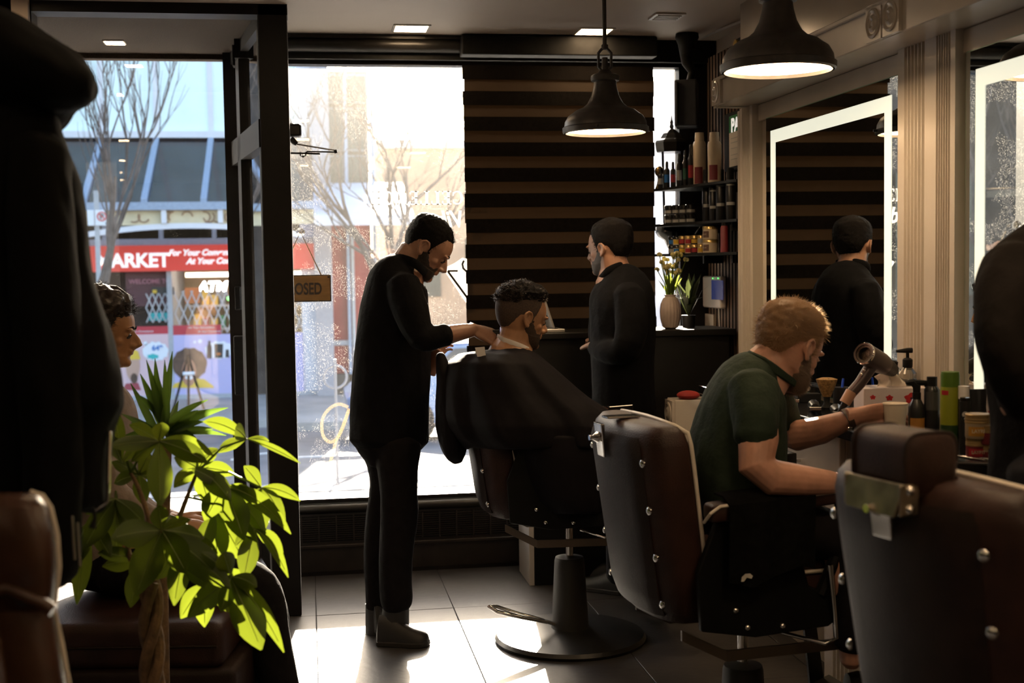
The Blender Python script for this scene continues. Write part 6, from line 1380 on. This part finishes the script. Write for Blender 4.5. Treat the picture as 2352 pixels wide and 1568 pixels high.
limbs(b, D3, catm([(1445, 672, -.16, 38, .065), (1452, 740, -.20, 38, .06), (1438, 800, -.21, 34, .055), (1398, 808, -.14, 28, .05), (1366, 796, -.02, 22, .036)], 3))
limbs(b, D3, catm([(1405, 668, .16, 36, .06), (1385, 740, .21, 34, .055), (1376, 794, .22, 28, .05), (1364, 788, .27, 22, .036)], 3))
obj('shirt', b, BLKSHIRT, p3, remesh=.008, relax=3, disp=crease(.006, 8, .003, 24, 2))
obj('collar', MB().tube(catm([tuple(W(x, y, D3 + d)) for x, y, d in ((1378, 640, -.02), (1396, 622, -.075), (1424, 610, -.06), (1440, 612, .02), (1424, 612, .07), (1395, 622, .07))], 3), [(.006, .016)] * 16, 8, side=UP), BLKSHIRT, p3, smooth=True)
b = MB(); limbs(b, D3, catm([(1432, 960, 0, 66, .15), (1430, 1010, 0, 64, .15)], 2), 22)
for s in (-.09, .09): limbs(b, D3, catm([(1430, 990, s, 46, .095), (1426, 1140, s, 36, .08), (1420, 1325, s, 28, .065)], 4), 18)
obj('trousers', b, TROU, p3, remesh=.009, relax=2)
for s in (-.1, .08): a = onZ(1432, 1352, .0) + FV * s; shoe('shoe', a, a - RV * .22 + FV * .14, BOOT, p3, .045, .085)

# ---------------- man in the green T-shirt
D4 = 3.68
GREEN = mat('forest_green_jersey', (.020, .031, .020), .85, var=.18, vscale=25, bump=.25, bscale=60, spec=.2)
p4 = thing('person', 'seated person in green T-shirt with sandy hair, leaning forward holding a paper cup', 'person', V3((CH2.x, CH2.y, .62)), group='people in the shop')
h4 = Head(1850, 802, D4 - .06, math.radians(36), math.radians(-23), 1.05, side=-1)
b = MB(); h4.skin(b)
limbs(b, D4, [(1815, 795, 0, 56, .062), (1780, 830, 0, 58, .064), (1735, 880, 0, 70, .10), (1690, 960, 0, 80, .13), (1670, 1060, 0, 80, .13), (1680, 1180, 0, 80, .13)])
limbs(b, D4, [(1735, 905, -.17, 46, .055), (1742, 1010, -.22, 47, .055), (1738, 1068, -.24, 44, .05), (1775, 1096, -.24, 42, .047), (1850, 1104, -.22, 35, .040), (1905, 1108, -.19, 28, .033), (1935, 1110, -.17, 21, .028)])
hand(b, W(1930, 1112, D4 - .17), RV * .95 - UP * .12 + FV * .2, UP * .9 - FV * .3, thumb=1, size=.98, curl=(.35, .5, .4))
limbs(b, D4, [(1760, 905, .17, 46, .055), (1800, 990, .20, 42, .05), (1830, 1000, .16, 36, .042), (1885, 988, .10, 33, .038), (1930, 970, .04, 25, .031), (1962, 957, .0, 20, .027)])
cw = W(1966, 955, D4 + .0); hand(b, cw, (CUPP + UP * .06 + FV * .035 - cw), FV * .75 - RV * .25 + UP * .55, thumb=-1, size=1.05, curl=(.30, .42, .40), spread=.02, tdir=(W(2050, 953, D4 - .035) - W(1985, 955, D4 - .02)), tcurl=.05)
for s in (-.1, .1): limbs(b, D4, [(1690, 1180, s, 62, .085), (1810, 1215, s, 56, .08), (1925, 1240, s, 44, .06), (1945, 1380, s, 34, .05), (1955, 1520, s, 24, .038)])
obj('body', b, SKIN3, p4, remesh=.0034, relax=2)
hl4 = hairline(zf=.182, side=.124, nape=.070, t=.006, top=.007)
h4.shell('hair', hl4, HAIRB, p4, 8, .005, 70); h4.strands('hair_strands', hl4, HAIRB, p4, 9000, .024, (.7, 0, .1), 0, 17, .00055, .45, .5)
BEARDG = leaf_mat('grey_blond_beard', (.30, .22, .16), (.3, .2, .12), .6); bm4 = beardmask(.004); h4.shell('beard', bm4, BEARDG, p4, 9, .001, 160); h4.strands('beard_strands', bm4, BEARDG, p4, 1800, .010, (.4, 0, -.5), 0, 19, .0005); h4.face(p4, mat('sandy_brow', (.2, .12, .07), .6))
b = MB()
limbs(b, D4, catm([(1752, 838, 0, 46, .085), (1728, 868, 0, 74, .14), (1712, 910, 0, 92, .185), (1702, 960, 0, 102, .19), (1696, 1020, 0, 112, .185), (1694, 1080, 0, 110, .18), (1696, 1150, 0, 100, .18)], 3), 28)
limbs(b, D4, catm([(1730, 890, -.14, 56, .07), (1736, 950, -.20, 56, .07), (1738, 1006, -.225, 53, .066)], 4))
limbs(b, D4, catm([(1765, 900, .14, 54, .07), (1785, 950, .19, 52, .066), (1798, 985, .2, 46, .06)], 4))
obj('t_shirt', b, GREEN, p4, remesh=.007, relax=3, disp=crease(.008, 8, .004, 22, 4))
obj('neckband', MB().tube(catm([tuple(W(x, y, D4 + d)) for x, y, d in ((1825, 880, -.03), (1795, 858, -.075), (1755, 830, -.075), (1722, 814, -.02), (1735, 818, .05), (1780, 845, .08))], 3), [(.006, .012)] * 16, 8, side=UP), GREEN, p4, smooth=True)
b = MB(); limbs(b, D4, [(1690, 1120, 0, 96, .17), (1690, 1190, 0, 96, .18)], 22)
for s in (-.1, .1): limbs(b, D4, catm([(1690, 1180, s, 72, .10), (1810, 1210, s, 68, .095), (1925, 1236, s, 54, .075), (1948, 1300, s, 46, .068), (1955, 1480, s, 38, .06)], 3), 18)
obj('trousers', b, TROU, p4, remesh=.009, relax=2)
for s in (-.1, .1): a = W(1940, 1535, D4 + s); a.z = .19; shoe('shoe', a, a + RV * .22 + FV * .05, BOOT, p4, .045, .085)
wt = thing('wrist_watch', 'dark strapped wrist watch on the arm reaching for the cup', 'watch', W(1949, 970, D4))
wa, wb = W(1944, 966, D4 + .0), W(1956, 961, D4 - .0); wd = (wb - wa).normalized()
wc = W(1948, 963, D4 + .012); obj('strap', MB().lathe([(.031, -.009), (.0335, -.009), (.0335, .009), (.031, .009)], wc, 28, wd, False), mat('brown_strap', (.03, .015, .01), .5), wt, smooth=True); obj('buckle', MB().box(W(1952, 984, D4 - .022), (.014, .008, .010)), CHROME, wt, bev=.002)

# ---------------- person at the right edge
D5 = 2.78
JACK = mat('charcoal_jacket', (.008, .0065, .006), .9, spec=.1, var=.2, vscale=20, bump=.3, bscale=40)
p5 = thing('person', 'person in dark jacket cut off by the right edge of the picture', 'person', V3((W(2420, 1000, D5).x, W(2420, 1000, D5).y, 0)), group='people in the shop')
h5 = Head(2560, 430, D5 - .08, math.radians(60), math.radians(-10), 1.0, side=-1); b = MB(); h5.skin(b)
limbs(b, D5, [(2520, 440, 0, 54, .058), (2480, 530, 0, 60, .06), (2430, 600, 0, 110, .1), (2430, 900, 0, 110, .11), (2430, 1080, 0, 100, .11)])
for s in (-.09, .09): limbs(b, D5, [(2430 + s * 300, 1080, s, 70, .08), (2430 + s * 300, 1560, s, 50, .055), (2430 + s * 300, 2080, s, 34, .04)])
limbs(b, D5, [(2345, 690, -.1, 45, .05), (2315, 820, -.12, 46, .048), (2345, 960, -.02, 38, .04), (2380, 1000, .08, 30, .03)])
hand(b, W(2382, 1002, D5 + .08), RV + FV * .6, UP, curl=(.4, .5, .4))
obj('body', b, SKIN1, p5, remesh=.006, relax=2)
hl5 = hairline(t=.012, top=.01); h5.shell('hair', hl5, HAIRK, p5, 3, .003, 80); h5.face(p5, HAIRK)
b = MB()
limbs(b, D5, catm([(2430, 535, 0, 80, .09), (2420, 580, 0, 130, .14), (2412, 650, 0, 150, .17), (2415, 800, 0, 146, .16), (2425, 950, 0, 142, .16), (2430, 1120, 0, 146, .17)], 3), 26)
limbs(b, D5, catm([(2330, 600, -.06, 62, .075), (2305, 690, -.10, 60, .07), (2302, 800, -.12, 52, .065), (2330, 900, -.08, 46, .055), (2362, 975, .03, 38, .048)], 3))
obj('jacket', b, JACK, p5, remesh=.008, relax=2, disp=crease(.010, 7, .005, 20, 7))
b = MB(); 
for s in (-.09, .09): limbs(b, D5, [(2430 + s * 200, 1080, s, 92, .11), (2430 + s * 300, 1560, s, 66, .08), (2430 + s * 300, 2060, s, 52, .065)])
obj('trousers', b, TROU, p5, remesh=.01, relax=2)
for s in (-.1, .1): a = V3((W(2430 + s * 300, 1500, D5).x, W(2430 + s * 300, 1500, D5).y, 0)) + FV * s; shoe('shoe', a, a + FV * .2 + RV * .12, BOOT, p5)

# ================================================================== waiting corner on the left
# ---------------- leather bench
bn = thing('leather_bench', 'dark brown leather bench with rounded cushion below the potted tree', 'bench', V3((-.72, 3.75, 0)))
fa, fb_ = onZ(120, 1440, .44), onZ(528, 1440, .44)
u = RV; v = FV; oB = V3((fa.x, fa.y, 0)); wB = 402 * mpp(3.75); dB = .56
def bb(x0, x1, y0, y1, z0, z1): return [oB + u * x + v * y + UP * z for z in (z0, z1) for x, y in ((x0, y0), (x1, y0), (x1, y1), (x0, y1))]
obj('cushion', MB().hexa(bb(-.35, wB, 0, dB, .30, .445)), LEATHER, bn, bev=.035, bseg=4, smooth=True)
obj('seat_seam', MB().tube([oB + u * -.33 - v * .002 + UP * .375, oB + u * (wB - .02) - v * .002 + UP * .375], .004, 6), LEATHERB, bn)
obj('bench_base', MB().hexa(bb(-.35, wB + .035, -.01, dB + .01, .05, .305)), LEATHERB, bn, bev=.02, bseg=3, smooth=True)
for x in (-.3, wB - .04):
    for y in (.04, dB - .06): obj('leg', MB().box(oB + u * x + v * y + UP * .026, (.05, .05, .05)), MATBLACK, bn)
# ---------------- young man on the bench
D6 = 4.25
HOOD = mat('grey_beige_hoodie', (.20, .155, .125), .9, var=.15, vscale=20, bump=.35, bscale=50)
p6 = thing('person', 'seated young person with curly dark hair and beige top on the bench, in profile', 'person', W(330, 1330, D6), group='people in the shop')
h6 = Head(216, 768, D6 - .06, math.radians(6), math.radians(-6), 1.03, side=-1, nose=1.03)
b = MB(); h6.skin(b)
limbs(b, D6, [(215, 800, 0, 38, .06), (205, 850, 0, 42, .062), (200, 900, 0, 70, .1), (215, 1050, 0, 88, .13), (225, 1250, 0, 88, .13)])
for s in (-.1, .1): limbs(b, D6, [(250, 1290, s, 50, .07), (430, 1310, s, 46, .065), (575, 1330, s, 40, .055), (615, 1420, s, 34, .05), (640, 1590, s, 26, .04), (648, 1640, s, 22, .035)])
limbs(b, D6, [(215, 935, -.17, 36, .05), (225, 1100, -.2, 32, .045), (330, 1180, -.15, 26, .036), (400, 1205, -.1, 20, .028)])
hand(b, W(402, 1206, D6 - .1), RV - UP * .2, UP * .7 - FV * .5, curl=(.4, .5, .4))
limbs(b, D6, [(215, 935, .17, 36, .05), (235, 1100, .2, 32, .045), (340, 1175, .15, 26, .036), (405, 1195, .1, 20, .028)])
hand(b, W(408, 1196, D6 + .08), RV - UP * .2, UP * .7 - FV * .5, thumb=-1, curl=(.4, .5, .4))
obj('body', b, mat('skin_warm_brown', (.34, .165, .075), .45, var=.08, vscale=30, bump=.05, bscale=400), p6, remesh=.0045, relax=2)
hl6 = hairline(zf=.165, side=.115, nape=.05, t=.016, top=.014); CURLY = mat('dark_brown_curls', (.018, .010, .006), .4, var=.3, vscale=90)
h6.shell('hair', hl6, CURLY, p6, 12, .012, 55); h6.strands('hair_curls', hl6, CURLY, p6, 3000, .026, (.3, 0, .2), 6, 23, .0011, 1, .8); h6.face(p6, HAIRK)
b = MB()
limbs(b, D6, catm([(206, 868, 0, 56, .085), (205, 905, 0, 84, .15), (212, 980, 0, 100, .18), (222, 1100, 0, 108, .175), (232, 1220, 0, 112, .17), (236, 1275, 0, 108, .165)], 3), 26)
limbs(b, D6, catm([(212, 930, -.15, 50, .07), (222, 1050, -.2, 46, .062), (245, 1125, -.2, 42, .058), (320, 1178, -.16, 36, .048), (378, 1200, -.11, 28, .038)], 3))
limbs(b, D6, catm([(212, 930, .15, 50, .07), (228, 1050, .2, 46, .062), (252, 1120, .2, 42, .058), (330, 1172, .16, 36, .048), (384, 1192, .1, 28, .038)], 3))
obj('hoodie', b, HOOD, p6, remesh=.008, relax=2, disp=crease(.008, 8, .004, 20, 6))
b = MB(); limbs(b, D6, [(235, 1262, 0, 100, .165), (260, 1300, 0, 84, .165)], 22)
for s in (-.1, .1): limbs(b, D6, catm([(250, 1305, s, 58, .085), (430, 1318, s, 56, .08), (560, 1335, s, 52, .075), (604, 1380, s, 52, .072), (622, 1480, s, 48, .068), (645, 1600, s, 44, .062)], 4), 18)
obj('trousers', b, TROU, p6, remesh=.008, relax=2, disp=crease(.006, 9, .003, 22, 8))
for s in (-.1, .1): a = W(630, 1640, D6 + s); a.z = 0; shoe('shoe', a, a + RV * .26, BOOT, p6)

# ---------------- hooded coat on a stand
DJ = 2.45
COAT = mat('black_padded_coat', (.003, .003, .0032), .8, var=.2, vscale=14, bump=.3, bscale=14, spec=.06)
cs = thing('coat_stand', 'black coat stand hidden behind the hooded coat', 'coat stand', V3((W(20, 800, DJ).x, W(20, 800, DJ).y, 0)))
c = V3((W(20, 800, DJ + .02).x, W(20, 800, DJ + .02).y, 0))
obj('pole', MB().cyl(c, c + UP * 1.95, .016), MATBLACK, cs, smooth=True); obj('base', MB().lathe([(.19, 0), (.19, .015), (.03, .03), (.02, .06)], c, 32), MATBLACK, cs, smooth=True)
for k in range(4): a = k * 1.5708 + .4; d = V3((math.cos(a), math.sin(a), 0)); obj('hook', MB().tube([c + UP * 1.86, c + d * .06 + UP * 1.88, c + d * .09 + UP * 1.93], .009, 8), MATBLACK, cs, smooth=True)
ct_ = thing('hooded_coat', 'black hooded winter coat hanging in the left foreground', 'coat', W(60, 1100, DJ))
rows = [(262, -110, 128, .10), (300, -140, 138, .13), (340, -160, 156, .15), (420, -180, 190, .17), (560, -190, 207, .18), (650, -195, 219, .18), (740, -195, 256, .185), (870, -195, 280, .19), (930, -195, 286, .19), (985, -190, 264, .185), (1080, -190, 256, .18), (1150, -190, 250, .18), (1172, -185, 236, .17)]
b = MB(); b.loft([[W((l + r) / 2 + (r - l) / 2 * math.copysign(abs(math.cos(a)) ** .8, math.cos(a)), y, DJ + dep * math.sin(a)) for a in [k * 6.2832 / 44 for k in range(44)]] for y, l, r, dep in rows])
obj('coat_body', b, COAT, ct_, remesh=.009, relax=2, disp=crease(.010, 7, .004, 20, 2))
b = MB(); limbs(b, DJ, catm([(95, 350, -.12, 60, .08), (100, 500, -.15, 70, .085), (105, 700, -.17, 72, .085), (112, 900, -.18, 66, .08), (118, 1050, -.18, 60, .075), (120, 1160, -.18, 55, .07), (118, 1260, -.17, 58, .065), (116, 1318, -.17, 56, .06)], 3), 22)
obj('sleeve', b, COAT, ct_, remesh=.009, relax=2, disp=crease(.010, 9, .004, 22, 3))
b = MB()
limbs(b, DJ, catm([(-60, 100, 0, 90, .13), (20, 130, -.02, 100, .15), (90, 165, -.03, 92, .15), (150, 190, -.04, 72, .13), (185, 200, -.04, 48, .09)], 3), 24)
limbs(b, DJ, catm([(-40, 260, 0, 70, .12), (40, 290, 0, 60, .12), (110, 262, -.02, 34, .09)], 3), 20)
obj('hood', b, COAT, ct_, remesh=.009, relax=3, disp=crease(.012, 8, .004, 22, 5))
obj('zip', MB().tube([W(x, y, DJ - .06 + d) for x, y, d in ((252, 990, 0), (250, 1080, 0), (247, 1150, 0), (215, 1172, 0))], .004, 6), CHROME, ct_, smooth=True)
for k, (x, y) in enumerate(((166, 1185), (178, 1200))): obj('cuff_zip', MB().tube([W(x, y, DJ - .2), W(x + 3, y + 60, DJ - .2), W(x + 6, y + 100, DJ - .2)], .0025, 6), mat('dull_zip', (.2, .19, .17), .4, metal=.6), ct_, smooth=True)
obj('toggle_cord', MB().tube([W(215, 1165, DJ - .16), W(218, 1190, DJ - .16), W(212, 1212, DJ - .16)], [.003, .003, .007], 8), MATBLACK, ct_, smooth=True)

# ---------------- leather easy chair in the near left corner
DA = 1.95
GLEA = mat('glossy_chestnut_leather', (.045, .02, .012), .25, var=.25, vscale=10, bump=.15, bscale=220)
ec = thing('leather_chair', 'glossy chestnut leather chair back in the near left corner', 'chair', V3((W(-60, 1400, DA).x, W(-60, 1400, DA).y, 0)))
A = lambda x, y, d=0: W(x, y, DA + d)
rows = [(1131, -190, 70, .05), (1138, -220, 96, .07), (1165, -240, 115, .085), (1230, -250, 130, .09), (1300, -252, 134, .09), (1360, -252, 130, .085), (1400, -250, 124, .08)]
def erow(y, l, r, dep, e=.55): return [A((l + r) / 2 + (r - l) / 2 * math.copysign(abs(math.cos(a)) ** e, math.cos(a)), y, dep * math.copysign(abs(math.sin(a)) ** .7, math.sin(a))) for a in [k * 6.2832 / 40 for k in range(40)]]
obj('upper_back', MB().loft([erow(*r) for r in rows]), GLEA, ec, smooth=True)
rows = [(1392, -250, 112, .07), (1405, -254, 128, .09), (1480, -255, 141, .095), (1568, -258, 156, .10), (1700, -260, 176, .10), (1860, -262, 196, .10), (1960, -262, 200, .09)]
obj('lower_back', MB().loft([erow(*r) for r in rows]), GLEA, ec, smooth=True)
obj('seam_roll', MB().tube([A(x, y, -.085) for x, y in ((-200, 1420), (-60, 1378), (20, 1352), (60, 1372), (100, 1388), (122, 1402))], .010, 10), GLEA, ec, smooth=True)
obj('arm', MB().loft([[A(x + 34 * math.cos(a), y, -.16 + .06 * math.sin(a)) for a in [k * .3927 for k in range(16)]] for x, y in ((-62, 1340), (-50, 1360), (-34, 1450), (-18, 1560), (0, 1700), (10, 1900))]), GLEA, ec, smooth=True)
obj('piping', MB().tube([A(x, y, -.02) for x, y in ((70, 1130), (97, 1138), (116, 1165), (131, 1230), (135, 1300), (125, 1402), (142, 1480), (157, 1568), (177, 1700))], .004, 8), PIPING, ec, smooth=True)
obj('seat', MB().box(V3((A(-60, 1900).x, A(-60, 1900).y, .42)) - FV * .27, (.5, .45, .14), Matrix.Rotation(-YAW, 3, 'Z')), GLEA, ec, bev=.04, bseg=3, smooth=True)
for s in (-.2, .2): obj('leg', MB().cyl(V3((A(-60, 1900).x, A(-60, 1900).y, 0)) + RV * s - FV * .1, V3((A(-60, 1900).x, A(-60, 1900).y, .4)) + RV * s - FV * .1, .02), MATBLACK, ec, smooth=True)

# ================================================================== plants
LEAF = leaf_mat('money_tree_leaf', (.05, .085, .010), (.115, .145, .010), .42); VEIN = mat('leaf_vein', (.16, .20, .05), .5)
YUC = leaf_mat('yucca_leaf', (.035, .075, .014), (.10, .17, .02), .35); PBARK = mat('plant_bark', (.13, .075, .035), .8, var=.4, vscale=30, bump=.4, bscale=90); PET = leaf_mat('petiole_green', (.10, .14, .03), (.2, .26, .04))
def leaflet(parent, hub, tip, wid, arch, roll=0, m=LEAF, fold=.25, name='leaflet', n=11, wave=.0, power=1.12):
    hub, tip = V3(hub), V3(tip); L = (tip - hub).length; mid = (hub + tip) / 2 + UP * arch * L
    b = MB(); g = []; d0 = (tip - hub).normalized(); view = (hub - V3(CAMP)).normalized()
    side0 = d0.cross(view); side0 = (side0 if side0.length > .15 else d0.cross(UP)).normalized(); q = Matrix.Rotation(roll, 3, d0); side0 = q @ side0
    for i in range(n):
        t = i / (n - 1); c = hub * (1 - t) ** 2 + mid * 2 * t * (1 - t) + tip * t * t; tg = ((mid - hub) * (1 - t) + (tip - mid) * t).normalized(); s = (side0 - tg * side0.dot(tg)).normalized(); nn = s.cross(tg)
        w = wid * math.sin(math.pi * min(.999, max(.0, t ** power * .97 + .015))) ** .9 * (1 + wave * math.sin(t * 14)); w = max(w, wid * .03)
        g.append([c - s * w + nn * w * fold, c - s * w * .5 + nn * w * fold * .4, c, c + s * w * .5 + nn * w * fold * .4, c + s * w + nn * w * fold])
    b.sheet(g)
    o = obj(name, b, m, parent, smooth=True)
    if m is LEAF: obj('midrib', MB().tube([r_[2] - (r_[1] + r_[3] - r_[2] * 2) * .0 for r_ in g[:-1]], [.0016 - .0001 * i for i in range(n - 1)], 5), VEIN, o, smooth=True)
    return o
DP = 3.05
mt = thing('money_tree', 'potted money tree with braided trunk and sunlit palmate leaves', 'potted tree', V3((W(345, 1500, DP).x, W(345, 1500, DP).y, 0)))
base = V3((W(347, 1500, DP).x, W(347, 1500, DP).y, 0)); ttop = W(345, 1335, DP)
obj('pot', MB().lathe([(.13, 0), (.15, .02), (.17, .30), (.175, .32), (.16, .32), (.155, .27), (.001, .27)], base, 36), mat('pot_dark_glaze', (.03, .028, .026), .3), mt, smooth=True)
for k in range(3):
    pts = []
    for i in range(26):
        t = i / 25; a = k * 2.0944 + t * 9.5; p = (base + UP * .27).lerp(ttop, t); pts.append(p + V3((math.cos(a), math.sin(a), 0)) * .017)
    obj('trunk_strand', MB().tube(pts, [.017 - .004 * i / 25 for i in range(26)], 8), PBARK, mt, smooth=True)
Q = lambda x, y, d=0: W(x, y, DP + d)
hubs = {'A': (365, 1013, -.05), 'B': (372, 1218, -.12), 'C': (530, 1325, -.10), 'D': (566, 1008, .12), 'E': (516, 1118, .05), 'F': (492, 1170, .10), 'G': (265, 1145, .0), 'H': (318, 1090, .12), 'I': (455, 1075, .08), 'J': (200, 1200, .05), 'K': (585, 1215, .05), 'M': (280, 1062, .02), 'N': (425, 1255, -.05), 'O': (600, 1120, .10), 'P': (322, 1290, .06), 'R': (470, 1340, -.02)}
stems = [((345, 1340, 0), (350, 1260, 0), (342, 1190, .02), (318, 1120, .06), (300, 1085, .08)), ((345, 1340, 0), (372, 1250, .02), (410, 1190, .05), (430, 1140, .06), (452, 1085, .07)), ((345, 1345, 0), (312, 1300, .02), (296, 1270, .04), (285, 1200, .05), (268, 1150, .03)), ((350, 1330, 0), (365, 1290, -.03), (372, 1218, -.12))]
for st_ in stems: obj('branch', MB().tube(catm([tuple(Q(*p)) for p in st_], 3), [.009 - .005 * i / (3 * (len(st_) - 1)) for i in range(3 * (len(st_) - 1) + 1)], 8), PBARK, mt, smooth=True)
pet = [((300, 1085, .08), 'A'), ((410, 1190, .05), 'B'), ((410, 1190, .05), 'C'), ((452, 1085, .07), 'D'), ((452, 1085, .07), 'E'), ((430, 1140, .06), 'F'), ((268, 1150, .03), 'G'), ((300, 1085, .08), 'H'), ((452, 1085, .07), 'I'), ((268, 1150, .03), 'J'), ((430, 1140, .06), 'K'), ((300, 1085, .08), 'M'), ((410, 1190, .05), 'N'), ((452, 1085, .07), 'O'), ((285, 1200, .05), 'P'), ((410, 1190, .05), 'R')]
for p, h in pet: a, b_ = Q(*p), Q(*hubs[h]); obj('petiole', MB().tube([a, a.lerp(b_, .5) + UP * .02, b_], [.0035, .003, .0025], 6), PET, mt, smooth=True)
LF = [('A', 252, 1024, 15, .06, .3), ('A', 297, 976, 14, .10, -.5), ('A', 372, 970, 15, .0, .2), ('A', 490, 1046, 15, .22, .4), ('A', 476, 1062, 18, .10, -.2), ('A', 368, 1164, 23, .05, .1), ('A', 300, 1060, 14, .1, .5),
      ('B', 256, 1236, 26, .10, .2), ('B', 312, 1370, 30, .12, -.2), ('B', 364, 1160, 17, .0, .3), ('B', 438, 1192, 12, .12, .6), ('B', 530, 1352, 28, .10, -.1), ('B', 428, 1316, 26, .05, .5), ('B', 470, 1236, 20, .10, -.4),
      ('C', 600, 1492, 30, .06, .1), ('C', 652, 1498, 16, .25, .5), ('C', 512, 1268, 18, .05, .2), ('C', 462, 1268, 14, .12, .6), ('C', 590, 1348, 16, .2, -.3), ('C', 430, 1418, 22, .08, .3), ('C', 508, 1405, 18, .05, .6),
      ('D', 466, 968, 15, .22, -.4), ('D', 690, 1064, 9, .10, .8), ('D', 618, 1013, 9, .1, .9), ('D', 540, 985, 16, .12, .5), ('D', 500, 1040, 14, .1, -.6),
      ('E', 668, 1226, 16, .30, .4), ('E', 610, 1230, 20, .25, .1), ('E', 560, 1240, 26, .12, .3), ('E', 470, 1195, 22, .1, -.3), ('E', 440, 1075, 14, .1, .5), ('E', 590, 1140, 14, .12, .8),
      ('F', 560, 1290, 24, .10, -.2), ('F', 500, 1300, 24, .06, .3), ('F', 450, 1290, 20, .1, .5), ('F', 590, 1245, 16, .2, .3), ('F', 540, 1180, 22, .06, -.5),
      ('G', 192, 1262, 22, .12, .2), ('G', 330, 1200, 18, .1, -.3), ('G', 268, 1270, 22, .08, .4), ('G', 196, 1180, 16, .12, .6), ('G', 330, 1262, 18, .1, -.5),
      ('H', 256, 1060, 14, .15, .3), ('H', 390, 1110, 14, .12, .4), ('H', 345, 1040, 15, .05, -.2), ('H', 330, 1160, 16, .1, .1), ('H', 262, 1110, 14, .1, -.4),
      ('I', 400, 1050, 14, .1, .2), ('I', 530, 1150, 20, .15, -.2), ('I', 500, 1030, 15, .15, .4), ('I', 480, 1160, 18, .1, .1), ('I', 400, 1120, 16, .1, -.4), ('I', 540, 1090, 16, .15, .3),
      ('J', 176, 1388, 18, .05, .2), ('J', 150, 1330, 15, .05, -.3), ('J', 255, 1280, 18, .12, .4), ('J', 185, 1290, 16, .08, .6),
      ('K', 662, 1326, 12, .35, .5), ('K', 560, 1330, 20, .1, -.2), ('K', 650, 1270, 14, .2, .2), ('K', 540, 1255, 16, .1, .5),
      ('N', 360, 1330, 20, .1, .2), ('N', 400, 1390, 20, .1, -.2), ('N', 500, 1270, 18, .15, .4), ('N', 470, 1350, 22, .1, .1), ('O', 690, 1150, 12, .2, .4), ('O', 655, 1210, 14, .3, .2), ('O', 600, 1230, 20, .15, -.2), ('O', 540, 1200, 18, .1, .3), ('O', 560, 1070, 15, .1, -.4),
      ('P', 235, 1300, 18, .12, .3), ('P', 300, 1395, 18, .06, -.2), ('P', 385, 1300, 16, .12, .4), ('P', 225, 1270, 16, .12, -.4), ('R', 415, 1420, 20, .1, .2), ('R', 470, 1440, 20, .05, -.2), ('R', 560, 1410, 22, .12, .2), ('R', 585, 1330, 18, .15, .5),
      ('M', 262, 935, 14, .05, .1), ('M', 250, 1000, 13, .1, .4), ('M', 330, 1015, 12, .12, -.4)]
rg = random.Random(8)
for h, x, y, w, ar, ro in LF:
    hb = hubs[h]; leaflet(mt, Q(*hb), Q(x, y, hb[2] + rg.uniform(-.10, .05)), w * mpp(DP) * 1.25, ar * .8, ro)
DY = 3.5
yp = thing('yucca_plant', 'potted yucca with upright sword leaves behind the money tree', 'potted plant', V3((W(352, 1000, DY).x, W(352, 1000, DY).y, 0)))
yb = V3((W(352, 1000, DY).x, W(352, 1000, DY).y, 0)); yt = W(380, 1010, DY)
obj('pot', MB().lathe([(.10, 0), (.12, .02), (.135, .24), (.14, .26), (.125, .26), (.12, .22), (.001, .22)], yb, 32), mat('pot_grey', (.12, .11, .10), .6), yp, smooth=True)
obj('cane', MB().tube([yb + UP * .22, yb.lerp(yt, .6) - RV * .012, yt], [.022, .02, .018], 10), PBARK, yp, smooth=True)
YL = [(322, 858), (336, 826), (356, 822), (378, 826), (396, 806), (312, 905), (300, 880), (388, 905), (346, 860), (366, 870), (524, 936), (506, 940), (478, 918), (455, 942), (470, 968), (440, 930), (520, 1000), (300, 970), (278, 950), (285, 1000), (330, 880), (420, 960), (455, 1010), (310, 1030), (445, 1045), (490, 985), (410, 920)]
for i, (x, y) in enumerate(YL):
    o = W(382 + rg.uniform(-14, 14), 1000 + rg.uniform(-20, 12), DY + rg.uniform(-.03, .03)); leaflet(yp, o, W(x, y, DY + rg.uniform(-.12, .10)), .0115, .10 if y > 900 else .02, rg.uniform(-.5, .5), YUC, .35, 'sword_leaf', 9, 0, .75)
